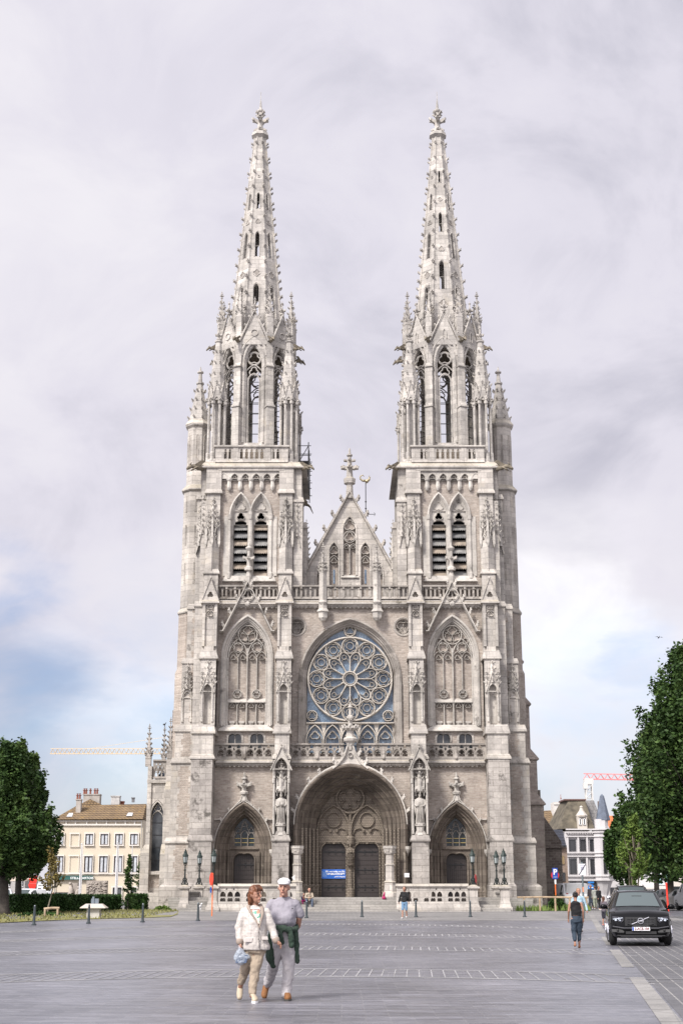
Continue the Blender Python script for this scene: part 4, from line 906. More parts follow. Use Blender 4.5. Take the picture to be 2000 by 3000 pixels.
for i in range(5):
    c = -2.56 + 1.28 * i; B(arch(c, 12.25, 1.26, 1.12, 6, 11.4), .12, f=.36); B(arch(c, 12.15, 1.0, .75, 5, 11.4), .06, f=.5); B(foil(c, 12.62, .33, 3, 5), .06, True, .48); mb.bar([(c - .5, 11.98), (c + .5, 11.98)], .03, .6, .72)
for i in range(6): mb.plate([(-3.2 + 1.28 * i - .2, 13.42), (-3.2 + 1.28 * i, 12.6), (-3.2 + 1.28 * i + .2, 13.42)], [], .55, .78)
mb.build('tracery', RM, rose)
mb = MB()
for e in (-1, 1):
    for q, yy in ((3.72, -.12), (3.58, .06), (3.42, .26), (3.28, .5)): mb.ngon(e * q, yy, [(11.3, .08), (11.8, .06), (16.4, .055)], 6)
mb.build('window_shafts', GL, rose)
# ---------------------------------------------------------- portals
def portal(cx, zs, w, h, prof, n, s=1, mat=DK, zb=.3):
    mb = MB(); mb.T = mir(s) if s != 0 else None
    mb.rings([[(x, y, z) for x, z in arch_off(cx, zs, w, h, o, n, zb)] for o, y in prof], closed=False, caps=False)
    return mb
def crocketed_hood(mb, cx, zs, w, h, n, y, cs, th=.13, ntop=3):
    A = arch_off(cx, zs, w, h, -.14, n); mb.bar(A, th, y - .12, y + .3)
    m = len(A); idx = [int(m * q) for q in ((.1, .24, .38, .62, .76, .9) if cs < .3 else (.07, .16, .25, .34, .43, .57, .66, .75, .84, .93))]
    for i in idx:
        a = Vector((A[i][0], 0, A[i][1])); t = Vector((A[min(i + 1, m - 1)][0] - A[i - 1][0], 0, A[min(i + 1, m - 1)][1] - A[i - 1][1])).normalized(); nrm = Vector((-t.z, 0, t.x))
        if nrm.z < 0 and abs(nrm.x) < .5: nrm = -nrm
        if (a.x - cx) * nrm.x < 0: nrm = -nrm
        crocket(mb, (a.x, y + .05, a.z), tuple(nrm), cs, .2)
    return A
for s in SIDES:
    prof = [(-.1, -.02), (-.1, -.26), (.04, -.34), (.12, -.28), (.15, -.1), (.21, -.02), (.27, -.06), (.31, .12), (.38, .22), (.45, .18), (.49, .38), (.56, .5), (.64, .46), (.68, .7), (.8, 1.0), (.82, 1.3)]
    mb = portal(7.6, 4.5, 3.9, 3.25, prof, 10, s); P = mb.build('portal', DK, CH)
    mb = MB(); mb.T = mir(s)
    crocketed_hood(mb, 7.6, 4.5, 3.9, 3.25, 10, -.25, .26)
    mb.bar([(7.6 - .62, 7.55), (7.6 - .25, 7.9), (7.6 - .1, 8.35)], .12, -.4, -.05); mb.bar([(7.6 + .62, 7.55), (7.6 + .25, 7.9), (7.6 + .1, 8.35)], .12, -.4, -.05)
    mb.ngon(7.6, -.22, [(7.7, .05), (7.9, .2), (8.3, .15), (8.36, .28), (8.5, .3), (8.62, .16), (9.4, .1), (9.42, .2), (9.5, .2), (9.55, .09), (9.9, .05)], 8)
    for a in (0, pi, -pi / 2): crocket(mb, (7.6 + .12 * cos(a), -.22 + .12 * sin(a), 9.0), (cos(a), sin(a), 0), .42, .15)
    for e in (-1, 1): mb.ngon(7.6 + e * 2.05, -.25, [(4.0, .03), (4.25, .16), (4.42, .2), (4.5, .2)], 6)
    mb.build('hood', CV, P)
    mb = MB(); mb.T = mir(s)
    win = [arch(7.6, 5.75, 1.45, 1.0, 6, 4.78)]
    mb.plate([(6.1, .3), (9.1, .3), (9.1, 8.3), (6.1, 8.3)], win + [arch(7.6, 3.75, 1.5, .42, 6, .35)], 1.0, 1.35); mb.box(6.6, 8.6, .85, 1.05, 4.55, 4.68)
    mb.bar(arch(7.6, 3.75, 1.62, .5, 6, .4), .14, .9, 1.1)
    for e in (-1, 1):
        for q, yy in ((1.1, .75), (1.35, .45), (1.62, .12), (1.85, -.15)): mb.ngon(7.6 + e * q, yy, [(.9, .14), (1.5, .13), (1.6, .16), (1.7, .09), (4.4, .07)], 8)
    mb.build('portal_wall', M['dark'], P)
    mb = MB(); mb.T = mir(s)
    for q in (-.73, -.24, .24, .73): mb.bar([(7.6 + q, 4.7), (7.6 + q, 5.5)], .075, 1.02, 1.25)
    for q in (-.48, 0, .48): mb.bar(arch(7.6 + q, 5.35 if q else 5.5, .48, .38, 4), .06, 1.04, 1.2); mb.bar(foil(7.6 + q, 5.85 if q else 6.3, .2 if q else .24, 3 if q else 3, 4), .05, 1.04, 1.2, True); mb.bar(arch(7.6 + q, 5.5 if q else 5.85, .48, .6, 4), .06, 1.04, 1.2)
    w_ = mb.build('tympanum_window', GL, P)
    mb = MB(); mb.T = mir(s); mb.plate(arch(7.6, 5.75, 1.45, 1.0, 6, 4.78), [], 1.2, 1.24); mb.build('leaded_glass', M['darkglass'], w_)
    mb = MB(); mb.T = mir(s); 
    for z in (5.0, 5.3): mb.box(6.9, 8.3, 1.15, 1.19, z, z + .035)
    mb.build('saddle_bars', simple('ochre_bar', (.5, .38, .14), .6), w_)
    def door(cx, w, z0, z1, hh, y, s, straps, par, dbl=False):
        mb = MB(); mb.T = mir(s); mb.plate(arch(cx, z1 - hh, w, hh, 6, z0), [], y, y + .08)
        z = z0 + .3
        while z < z1 - .35: mb.box(cx - w / 2 + .04, cx + w / 2 - .04, y - .025, y, z, z + .05); z += .32
        d = mb.build('door', M['wood'], par)
        mb = MB(); mb.T = mir(s)
        for zz in straps:
            for e in ((-1, 1) if dbl else (-1,)):
                xs = cx + e * (w / 2 - .05); mb.box(xs, xs - e * (w * (.42 if dbl else .85)), y - .05, y - .02, zz, zz + .05)
                for q in (.12, .45, .8):
                    for g in (-1, 1): mb.tube([(xs - e * q * w * .5 * (1 if dbl else 1.6), y - .04, zz), (xs - e * (q * w * .5 * (1 if dbl else 1.6) + .12), y - .04, zz + g * .13), (xs - e * (q * w * .5 * (1 if dbl else 1.6) + .0), y - .04, zz + g * .19)], .018, 4)
        mb.build('strap_hinge', M['iron'], d); return d
    door(7.6, 1.5, 1.2, 4.17, .42, 1.28, s, (1.95, 3.45), P)
    mb = MB(); mb.T = mir(s); mb.box(6.3, 8.9, -.1, 1.4, .8, 1.22); mb.build('threshold', ST, P)
prof = [(-.15, -.02), (-.15, -1.05), (0, -1.2), (.1, -1.15), (.16, -.95), (.2, -.72), (.27, -.6), (.34, -.68), (.4, -.42), (.5, -.22), (.58, -.3), (.64, -.02), (.76, .2), (.85, .1), (.9, .4), (1.05, .65), (1.14, .55), (1.2, .8), (1.38, 1.25), (1.4, 1.6)]
prof = [(o * 1.08, y) for o, y in prof]
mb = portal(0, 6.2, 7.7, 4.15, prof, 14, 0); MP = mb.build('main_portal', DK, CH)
mb = MB()
mb.rings([[(x, y, z) for x, z in arch_off(0, 6.2, 7.7, 4.15, -.16, 14)] for y in (-1.05, 0)], closed=False, caps=False)
crocketed_hood(mb, 0, 6.2, 7.7, 4.15, 14, -1.0, .36, .18)
for e in (-1, 1):                                     # ogee top of the hood
    P_ = [(e * 1.25, 10.08), (e * .75, 10.45), (e * .42, 11.0), (e * .2, 11.7)]; mb.bar(P_, .15, -1.25, -.8)
    for q in ((.95, 10.45), (.5, 11.1)): crocket(mb, (e * q[0], -1.0, q[1]), (e, 0, .5), .42, .3)
    mb.ngon(e * 3.98, -.95, [(4.0, .05), (4.2, .1), (4.5, .26), (4.7, .26)], 8)
mb.bar(circ(0, 11.05, .16, 10), .06, -1.2, -.9, True)
mb.plate([(-1.1, 10.2), (1.1, 10.2), (.3, 11.5), (0, 12.0), (-.3, 11.5)], [], -1.05, -.85)
mb.ngon(0, -1.0, [(11.4, .12), (11.9, .28), (12.05, .45), (12.2, .5), (12.35, .3), (13.0, .22), (13.05, .3)], 8)
for k in range(8): a = k * pi / 4; crocket(mb, (.22 * cos(a), -1 + .22 * sin(a), 12.95), (cos(a), sin(a), 0), .4, .25)
mb.ngon(0, -1.0, [(13.0, .2), (13.6, .13), (13.65, .27), (13.8, .27), (13.9, .12), (14.4, .1), (14.45, .18), (14.6, .1), (14.85, .04)], 8)
for k in range(4): a = k * pi / 2; crocket(mb, (.12 * cos(a), -1 + .12 * sin(a), 13.55), (cos(a), sin(a), 0), .25, .2)
mb.build('hood', CV, MP)
mb = MB()                                             # tympanum: two sub-arches, foiled circle
sub = [arch(e * 1.2, 6.0, 2.1, 1.6, 8, 5.1) for e in (-1, 1)]
ty = 1.35
drs = [arch(e * 1.19, 4.45, 1.86, .5, 6, .4) for e in (-1, 1)]
mb.plate(arch_off(0, 6.2, 7.7, 4.15, 1.35, 12, .35), drs, ty, ty + .4)
for e in (-1, 1):
    c = e * 1.2
    mb.bar(arch(c, 5.95, 2.28, 1.7, 8, 4.95), .16, ty - .28, ty); mb.bar(circ(c, 6.62, .52, 14), .1, ty - .16, ty, True)
    for q in (-1, 1): mb.bar([(c + q * 1.0, 5.6), (c + q * .85, 5.95), (c + q * .5, 6.05), (c + q * .22, 5.9)], .09, ty - .16, ty); mb.ball((c + q * .24, ty - .14, 5.86), .12, 6, 4)
    mb.bar(drs[0 if e < 0 else 1], .12, ty - .12, ty + .05)
    mb.box(c - 1.05, c + 1.05, ty - .12, ty, 4.98, 5.08)
mb.bar(circ(0, 8.1, 1.0, 24), .2, ty - .3, ty, True); mb.bar(foil(0, 8.1, .82, 5, 6, pi / 2 + pi / 5 * 0), .1, ty - .2, ty, True)
for k in range(5): a = pi / 2 + pi / 5 + k * 2 * pi / 5; mb.ball((.42 * cos(a), ty - .14, 8.1 + .42 * sin(a)), .1, 6, 4)
mb.bar([(0, 5.0), (0, 7.1)], .2, ty - .3, ty)
for e in (-1, 1):
    for q, yy in ((1.28 + 1.1, .95), (2.62, .6), (2.9, .2), (3.15, -.15), (3.4, -.55)): mb.ngon(e * q, yy, [(1.0, .17), (1.9, .15), (2.0, .19), (2.15, .1), (6.0, .085)], 8)
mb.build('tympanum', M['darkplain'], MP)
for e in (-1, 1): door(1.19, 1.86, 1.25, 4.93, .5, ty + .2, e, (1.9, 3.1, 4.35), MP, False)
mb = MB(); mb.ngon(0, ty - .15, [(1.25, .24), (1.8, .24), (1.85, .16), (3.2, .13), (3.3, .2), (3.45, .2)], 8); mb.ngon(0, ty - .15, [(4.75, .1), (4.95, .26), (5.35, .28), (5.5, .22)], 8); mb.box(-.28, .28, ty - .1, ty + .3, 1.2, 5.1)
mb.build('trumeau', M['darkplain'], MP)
for e in (-1, 1):                                     # free-standing side columns
    mb = MB(); x, y = (-3.72 if e < 0 else 2.72), -1.75
    mb.ngon(x, y, [(.45, .62), (.9, .6), (.95, .5), (1.55, .48), (1.6, .4), (2.2, .36), (2.25, .42), (2.35, .3), (3.35, .29), (3.38, .33), (3.46, .33), (3.5, .27), (4.1, .26), (4.15, .34), (4.5, .42), (4.52, .46), (4.7, .46)], 8)
    for k in range(10): a = k * pi / 5; mb.ball((x + .36 * cos(a), y + .36 * sin(a), 4.32 + (.06 if k % 2 else -.04)), .1, 5, 3)
    mb.build('portal_column', ST, CH)
# ---------------------------------------------------------- figures in the niches (each stands on its own pedestal)
def statue(x, y, z, h, s, staff=0, mat=CV, lab='', rz=0, name='statue'):
    mb = MB(); mb.sm = True; k = h / 1.8
    st = [(0, .30, .24), (.06, .29, .23), (.35, .25, .2), (.8, .25, .2), (1.0, .27, .19), (1.2, .29, .19), (1.36, .3, .18), (1.45, .2, .14), (1.5, .09, .09), (1.56, .08, .09)]
    R = []
    for zz, a, b in st:
        R.append([(k * a * cos(q * pi / 8) * (1 + .09 * sin(q * pi / 8 * 7 + zz * 3) * (zz < 1.1)), k * b * sin(q * pi / 8) * (1 + .12 * sin(q * pi / 8 * 6) * (zz < 1.1)), k * zz) for q in range(16)])
    mb.rings(R); mb.ball((0, -.01 * k, 1.67 * k), (.1 * k, .115 * k, .14 * k), 10, 7)
    mb.ball((0, .04 * k, 1.69 * k), (.12 * k, .11 * k, .14 * k), 10, 6); mb.ball((0, -.11 * k, 1.6 * k), (.07 * k, .05 * k, .09 * k), 7, 5); mb.ball((0, -.125 * k, 1.68 * k), (.02 * k, .03 * k, .03 * k), 5, 3)
    for e in (-1, 1):
        mb.tube([(e * .24 * k, 0, 1.38 * k), (e * .33 * k, -.04 * k, 1.1 * k), (e * .2 * k, -.22 * k, 1.0 * k), (e * .1 * k, -.27 * k, 1.02 * k)], [.09 * k, .085 * k, .06 * k, .045 * k], 7)
        mb.tube([(e * .33 * k, -.05 * k, 1.12 * k), (e * .3 * k, -.1 * k, .8 * k), (e * .27 * k, -.1 * k, .45 * k)], [.07 * k, .06 * k, .02 * k], 6)
    for q in range(5): xx = (-.16 + q * .08) * k; mb.tube([(xx * .5, -.2 * k, 1.25 * k), (xx, -.23 * k, .8 * k), (xx * 1.3, -.25 * k, .05 * k)], [.012 * k, .02 * k, .028 * k], 5)
    mb.box(-.28 * k, .28 * k, -.28 * k, .25 * k, -.06 * k, 0)
    if staff: mb.tube([(.1 * k, -.3 * k, 1.3 * k), (.12 * k, -.3 * k, .1 * k)], .02 * k, 5); mb.tube([(.02 * k, -.3 * k, 1.0 * k), (.2 * k, -.3 * k, 1.0 * k)], .018 * k, 5)
    else: mb.hexa((-.02 * k, .16 * k, -.34 * k, -.28 * k, 1.0 * k), (-.02 * k, .16 * k, -.34 * k, -.28 * k, 1.2 * k))
    o = mb.build(name, mat); o.location = (AX + x, D0 + y, z); o.rotation_euler = (0, 0, rz); tag(o, lab, 'statue'); 
    return o
a = statue(-4.87, -1.95, 6.25, 2.1, 1, 0, lab='bearded stone figure holding a book in the niche left of the main doorway')
b = statue(4.87, -1.95, 6.25, 2.1, 1, 1, lab='robed stone figure with a sword in the niche right of the main doorway')
a['group'] = b['group'] = 'stone figures of the doorways'
c = statue(0, ty - .32, 3.5, 1.42, 1, 0, mat=M['darkplain'], lab='small dark stone figure on the post between the two main doors')
for e in (-1, 1): mb = MB(); mb.ngon(e * 4.87, -1.95, [(5.4, .34), (5.5, .3), (5.6, .24), (6.0, .28), (6.05, .36), (6.2, .36)], 8); mb.build('statue_pedestal', CV, CH)
# ---------------------------------------------------------- right and left flanks seen past the towers
def flank(s):
    # stepped rear buttress masses
    mb = MB(); mb.T = mir(s)
    for x1, ya, yb, z0, z1 in ((14.75, 6.5, 8, 0, 8.0), (14.35, 6.5, 8, 8.4, 11.4), (13.9, 6.5, 8, 11.4, 15.6), (13.45, 6.5, 8, 16.0, 18.9), (13.05, 6.6, 8, 19.2, 20.6)):
        mb.box(10.5, x1, ya, yb, z0, z1); mb.hexa((10.5, x1 + .15, ya - .12, yb, z1), (10.5, x1 + .15, ya - .12, yb, z1 + .1)); mb.hexa((10.5, x1 + .15, ya - .12, yb, z1 + .1), (10.5, x1 - .5, ya, yb, z1 + .9))
    mb.mi = 1
    pinnacle(mb, 12.75, 7.2, 20.6, .5, .6, 1.5, 3); pinnacle(mb, 12.3, 7.4, 22.6, .3, .4, 1.2, 2)
    mb.build('rear_buttress', [M['mixed'], ST], CH)
flank(1)
mb = MB()
for x1, z0, z1 in ((13.7, 0, 8.5),): mb.box(-13.7, -10.5, 6.5, 8, 0, 15.2)
mb.build('rear_buttress', M['mixed'], CH)
# dark side aisle at the right foot
mb = MB(); mb.box(12.5, 15.3, 12, 40, 0, 9.5); mb.hexa((12.5, 15.3, 9, 12, 0), (12.5, 14.0, 9, 12, 9.5)); mb.rings([[(13.5, y, 0), (16.6, y, 0), (16.6, y, 5.4), (15.0, y, 7.8), (13.5, y, 9.8)] for y in (10.5, 12.8)])
mb.box(13.2, 14.2, 7.5, 10, 0, 5.0); mb.hexa((13.2, 14.4, 7.4, 10, 5.0), (13.2, 13.3, 7.6, 10, 6.2)); mb.box(12.4, 16.7, 10.3, 10.5, 4.9, 5.1)
mb.build('side_aisle', M['darkwall'], CH)
# chapel at the left with tall window, balustrade and pinnacles
mb = MB(); cx0, cx1, cy = -15.45, -13.2, 5.2
hole = arch(-14.45, 7.2, .95, .95, 7, 3.1)
mb.plate([(cx0 + .2, 0), (cx1, 0), (cx1, 9.7), (cx0 + .3, 9.7)], [hole], cy, cy + .6)
mb.box(cx0 - .25, -14.85, cy - .7, cy + .8, 0, 1.7); mb.box(cx0 - .1, -14.9, cy - .55, cy + .8, 1.7, 4.4); mb.hexa((cx0 - .1, -14.9, cy - .55, cy + .8, 4.4), (cx0 + .15, -14.95, cy - .2, cy + .8, 5.0)); mb.box(cx0 + .2, -14.95, cy - .15, cy + .8, 5.0, 10.8)
mb.box(-13.95, -13.35, cy - 1.6, cy + .3, 0, 4.3); mb.hexa((-13.95, -13.35, cy - 1.6, cy + .3, 4.3), (-13.95, -13.35, cy - .9, cy + .3, 5.0)); mb.box(-13.9, -13.4, cy - .9, cy + .3, 5.0, 9.0); mb.hexa((-13.9, -13.4, cy - .9, cy + .3, 9.0), (-13.8, -13.5, cy - .2, cy + .3, 9.7)); mb.box(-13.85, -13.4, cy - .25, cy + .3, 9.6, 11.3)
mb.box(-15.2, -13.2, cy + .7, 20, 0, 9.7); mb.box(cx0 + .17, cx1, cy - .19, cy + .7, 9.55, 9.8); mb.box(-15.1, -13.5, cy - .3, cy + .2, 2.85, 3.05)
mb.box(cx0 - .3, -12.6, cy - 1.9, cy + .1, 0, 1.55)
ch = mb.build('chapel', ST, CH)
mb = MB(); mb.plate([(-15.1, 3.2), (-14.0, 3.2), (-14.0, 8.9), (-15.1, 8.9)], [arch(-14.45, 7.2, .97, 1.0, 7, 3.1)], cy - .012, cy + .1) if False else mb.box(-15.0, -14.1, cy - .02, cy + .1, .9 + 1.0, 2.7); mb.build('brick_panel', BK, ch)
mb = MB(); 
for o in (-.12, -.02): mb.bar(arch_off(-14.45, 7.2, .95, .95, o, 7, 3.1), .08, cy - .12 - o, cy + .2)
mb.bar([(-14.45, 3.1), (-14.45, 7.2)], .05, cy + .2, cy + .35) if False else None
mb.bar(arch(-14.45, 6.9, .85, .6, 5, 3.1), .06, cy + .2, cy + .4); mb.bar(foil(-14.45, 7.7, .25, 3, 5), .05, cy + .2, cy + .4, True); mb.build('window_frame', CV, ch)
mb = MB(); mb.plate(hole, [], cy + .42, cy + .46)
for z in (3.9, 4.8, 5.7, 6.6): mb.box(-14.9, -14.0, cy + .38, cy + .415, z, z + .05, 1)
mb.build('window_glass', [M['winglass'], M['iron']], ch)
balustrade1(ch, -14.9, -13.85, 9.9, 11.3, cy + .1, 1, 1, False)
for x, z, w, y in ((-15.28, 10.8, .42, cy + .2), (-13.65, 11.3, .42, cy), (-14.5, 11.0, .3, cy + 3.2)): mb = MB(); pinnacle(mb, x, y, z, w, .7, 2.0, 5, cs=.17, fin=.24); mb.build('pinnacle', CR, ch)
mb = MB(); mb.rings([[(-14.9, y, 9.9), (-13.0, y, 9.9), (-12.0, y, 15.5), (-13.1, y, 12)] for y in (cy + 1.2, 16)]); mb.build('chapel_roof', M['slate'], ch)
# ---------------------------------------------------------- terrace, steps, balustrades
TR = masonry('step_stone', (.36, .34, .315), (.30, .285, .265), (.16, .15, .14), 1.6, .16, .008, stain=(.16, .15, .14), stain_amt=.5, stain_lo=.6, streak=.2, bump=.3)
mb = MB(); n = 6
for i in range(n):
    y = -8.0 + i * .42; z = .36 + (1.24 - .36) * (i + 1) / n; mb.box(-3.7, 3.05, y, -5.2, .1, z)
mb.box(-9.6, 8.6, -5.5, 1.2, .05, 1.235); mb.box(-12.5, 12.5, -2.6, 1.2, .05, 1.22)
mb.build('front_steps', TR, CH)
def pedestal(mb, x, y, w, z0=.3, z1=1.95):
    h = w / 2; mb.box(x - h - .16, x + h + .16, y - h - .16, y + h + .16, z0 - .2, z0 + .35); mb.hexa((x - h - .1, x + h + .1, y - h - .1, y + h + .1, z0 + .35), (x - h, x + h, y - h, y + h, z0 + .75)); mb.box(x - h, x + h, y - h, y + h, z0 + .75, z1 - .2); mb.ngon(x, y, [(z1 - .2, h), (z1 - .13, h + .12), (z1 - .02, h + .12), (z1, h + .02), (z1 + .1, .15)], 4, pi / 4)
LAMPS = []
for s in SIDES:
    mb = MB(); xa, xb, y = (3.6, 8.7, -7.6) if s < 0 else (2.95, 7.65, -7.6); zb, zt = .95, 1.98      # parapet beside the steps
    mb.box(xa, xb, y - .12, y + .5, .1, .6); mb.box(xa, xb, y - .2, y + .5, .1, .32); mb.hexa((xa, xb, y - .12, y + .4, .6), (xa, xb, y, y + .3, .95))
    mb.hexa((xa - .05, xb, y - .14, y + .38, zt - .02), (xa - .05, xb, y - .05, y + .3, zt + .14)); mb.box(xa, xb, y - .1, y + .34, zt - .08, zt - .02)
    holes = []; xs = []
    nb = 3; bw = (xb - xa) / nb
    for i in range(nb):
        a, b = xa + i * bw + .18, xa + (i + 1) * bw - .1; m = 3; w = (b - a) / m
        for k in range(m):
            c = a + w * (k + .5); holes.append(arch(c, zb + .42, w * .78, .26, 4, zb + .34)[::-1]); holes.append(arch(c, zb + .18, w * .74, .06, 2, zb + .04)[::-1])
            if k < m - 1: holes.append(foil(c + w / 2, zb + .82, .07, 3, 3))
    mb.plate([(xa, zb - .05), (xb, zb - .05), (xb, zt - .05), (xa, zt - .05)], holes, y, y + .22); mb.T = None
    mb.v = [(s * p[0], p[1], p[2]) for p in mb.v]; mb.box(s * xa, s * xb, y + .42, y + .46, .3, 1.25, 0)
    mb.build('terrace_parapet', ST, CH)
    mb = MB(); pa_ = 9.02 if s < 0 else 7.97; pedestal(mb, pa_, -7.4, .56); mb.v = [(s * p[0], p[1], p[2]) for p in mb.v]; mb.build('lamp_pedestal', ST, CH); LAMPS.append((s * pa_, -7.4))
    p1 = (11.0, -6.4) if s < 0 else (10.08, -7.0); p2 = (10.32, -3.6) if s < 0 else (9.9, -4.0)
    for p in (p1, p2): mb = MB(); pedestal(mb, p[0], p[1], .56, .3, 1.95 if p is p1 else 1.97); mb.v = [(s * q[0], q[1], q[2]) for q in mb.v]; mb.build('lamp_pedestal', ST, CH); LAMPS.append((s * p[0], p[1]))
    mb = MB()
    for i in range(4): z = .36 + .22 * (i + 1); mb.box(pa_, p1[0] + .3 if i == 0 else p1[0] - .2, -7.6 + i * .5, -4, .1, z)
    a, b = Vector((p1[0], p1[1], 0)), Vector((p2[0], p2[1], 0)); d = (b - a).normalized(); t = Vector((-d.y, d.x, 0)) * .12
    for z0, z1, k in ((.3, .8, 1.6), (.8, 1.5, .8), (1.5, 1.62, 1.5)): mb.rings([[tuple(q + Vector((0, 0, z))) for q in (a + t * k, a - t * k, b - t * k, b + t * k)] for z in (z0, z1)])
    mb.v = [(s * q[0], q[1], q[2]) for q in mb.v]; mb.build('side_steps', TR, CH)
# plinth course of the outer towers
for s in SIDES: mb = MB(); mb.T = mir(s); mb.box(9.6, 13.5, .0, 2.1, 0, 1.95); mb.hexa((9.6, 13.5, .0, 2.1, 1.95), (9.6, 13.3, .2, 2.1, 2.15)); mb.build('plinth', CR, CH)
# scaffold on the left tower's inner side
sc = thing('scaffold', 'small grey scaffold platform hung on the inner side of the left tower', 'scaffold', (AX - 4.25, D0 + 6.2, 33.0))
mb = MB()
for x in (0, 1.0): 
    for y in (-2.2, 0, 2.2): mb.tube([(x, y, -.6), (x, y, 3.2 if x else 2.6)], .04, 5)
for z in (.0, 1.1, 2.1, 2.9):
    for y in (-2.2, 0, 2.2): mb.tube([(-.2, y, z), (1.2, y, z)], .035, 5)
    for x in (0, 1.0): mb.tube([(x, -2.3, z), (x, 2.3, z)], .035, 5)
mb.tube([(-.3, -2.2, -1), (1.1, -2.2, 0)], .04, 5); mb.tube([(0, -2.2, 1.1), (1, -2.2, 2.9)], .035, 5)
mb.build('tube_frame', simple('steel_tube', (.16, .165, .17), .5, metal=.6), sc)
mb = MB(); mb.box(-.1, 1.05, -2.3, 2.3, .02, .08); mb.box(-.1, 1.0, -2.2, 2.2, 1.6, 1.66); mb.box(1.02, 1.05, -2.2, 2.2, .08, 1.1); mb.build('deck', simple('dark_deck', (.13, .13, .14), .8), sc)
# ================================================================== ground, paving, lawns
def px(x, y, Y): return at(x / 1.27551, y / 1.27551, Y)         # full-resolution picture measure
def gpx(x, y): return gp(x / 1.27551, y / 1.27551)
def ground_mat(name, c1, c2, mort, bw, bh, ms, rough, rot=0, streak=.35, spec=.5, seed=0, bump=.4):
    m, n, l, b = newmat(name); b.inputs['Specular IOR Level'].default_value = spec
    t = n.new('ShaderNodeTexCoord'); mp_ = n.new('ShaderNodeMapping'); mp_.inputs['Rotation'].default_value = (0, 0, rot); mp_.inputs['Location'].default_value = (seed, seed * .7, 0); l.new(t.outputs['Object'], mp_.inputs[0])
    br = n.new('ShaderNodeTexBrick'); l.new(mp_.outputs[0], br.inputs['Vector']); br.inputs['Scale'].default_value = 1; br.inputs['Brick Width'].default_value = bw; br.inputs['Row Height'].default_value = bh
    br.inputs['Mortar Size'].default_value = ms; br.inputs['Mortar Smooth'].default_value = .4; br.inputs['Color1'].default_value = (*c1, 1); br.inputs['Color2'].default_value = (*c2, 1); br.inputs['Mortar'].default_value = (*mort, 1)
    def noise(sc, vec, d=6, r=.6):
        z = n.new('ShaderNodeTexNoise'); z.inputs['Scale'].default_value = sc; z.inputs['Detail'].default_value = d; z.inputs['Roughness'].default_value = r; l.new(vec, z.inputs[0]); return z.outputs[0]
    def ramp(f, a, c, pa, pb):
        r = n.new('ShaderNodeValToRGB'); l.new(f, r.inputs[0]); e = r.color_ramp.elements; e[0].position = a; e[1].position = c; e[0].color = (*[pa] * 3, 1); e[1].color = (*[pb] * 3, 1); return r.outputs[0]
    def mul(a, c):
        x = n.new('ShaderNodeMix'); x.data_type = 'RGBA'; x.blend_type = 'MULTIPLY'; x.inputs[0].default_value = 1; l.new(a, x.inputs[6]); l.new(c, x.inputs[7]); return x.outputs[2]
    st = n.new('ShaderNodeMapping'); st.inputs['Scale'].default_value = (.35, 2.2, 1); st.inputs['Rotation'].default_value = (0, 0, rot); l.new(t.outputs['Object'], st.inputs[0])
    s1 = noise(1.6, st.outputs[0], 9, .7); s2 = noise(.22, t.outputs['Object'], 6, .6); s3 = noise(5, t.outputs['Object'], 6, .7)
    fg = n.new('ShaderNodeMapping'); fg.inputs['Scale'].default_value = (1.6, 9, 1); fg.inputs['Rotation'].default_value = (0, 0, rot); l.new(t.outputs['Object'], fg.inputs[0]); s4 = noise(2.2, fg.outputs[0], 8, .75)
    col = mul(mul(mul(mul(br.outputs[0], ramp(s4, .36, .64, .72, 1.24)), ramp(s1, .3, .7, 1 - streak, 1 + streak * .6)), ramp(s2, .35, .65, .8, 1.18)), ramp(s3, .35, .7, .86, 1.12))
    l.new(col, b.inputs['Base Color'])
    r = n.new('ShaderNodeMapRange'); l.new(s1, r.inputs[0]); r.inputs[1].default_value = .3; r.inputs[2].default_value = .7; r.inputs[3].default_value = rough - .1; r.inputs[4].default_value = rough + .12; l.new(r.outputs[0], b.inputs['Roughness'])
    bp = n.new('ShaderNodeBump'); bp.inputs['Strength'].default_value = bump; bp.inputs['Distance'].default_value = .01
    h = n.new('ShaderNodeMath'); h.operation = 'MULTIPLY_ADD'; l.new(br.outputs['Fac'], h.inputs[0]); h.inputs[1].default_value = -1; l.new(s3, h.inputs[2]); l.new(h.outputs[0], bp.inputs['Height']); l.new(bp.outputs[0], b.inputs['Normal'])
    return m
PV = ground_mat('dark_slate_paving', (.19, .187, .212), (.12, .12, .143), (.20, .197, .21), .62, .16, .010, .38, 0, .42)
PK = ground_mat('parking_paving', (.125, .122, .13), (.095, .093, .10), (.27, .26, .25), 3.0, .27, .016, .5, radians(98.5), .25, seed=3)
FR = simple('far_asphalt', (.16, .155, .155), .85, var=.2, vscale=.4)
LT = ground_mat('light_stone_strip', (.26, .25, .238), (.215, .207, .20), (.2, .2, .2), 3, .9, .01, .6, radians(100), .15)
LJ = simple('light_joint_stone', (.27, .265, .27), .65, var=.3, vscale=1.5)
def gsheet(name, x0, x1, ys, mat, dz=0, nx=1, warp=None):
    mb = MB(); vs = []; fs = []; xs = [x0 + (x1 - x0) * i / nx for i in range(nx + 1)]
    for y in ys:
        for x in xs:
            yy = y + (warp(x) if warp else 0); vs.append((x, yy, gz(yy) + dz))
    n = nx + 1
    for j in range(len(ys) - 1):
        for i in range(nx): fs.append((j * n + i, j * n + i + 1, (j + 1) * n + i + 1, (j + 1) * n + i))
    mb.add(vs, fs); return mb.build(name, mat, kind='structure')
YS = [-30, 0, 10, 20] + [28 + 2.5 * i for i in range(28)] + [98, 110, 160, 260, 420]
gsheet('plaza_paving', -60, 60, [y for y in YS if y <= 98], PV)
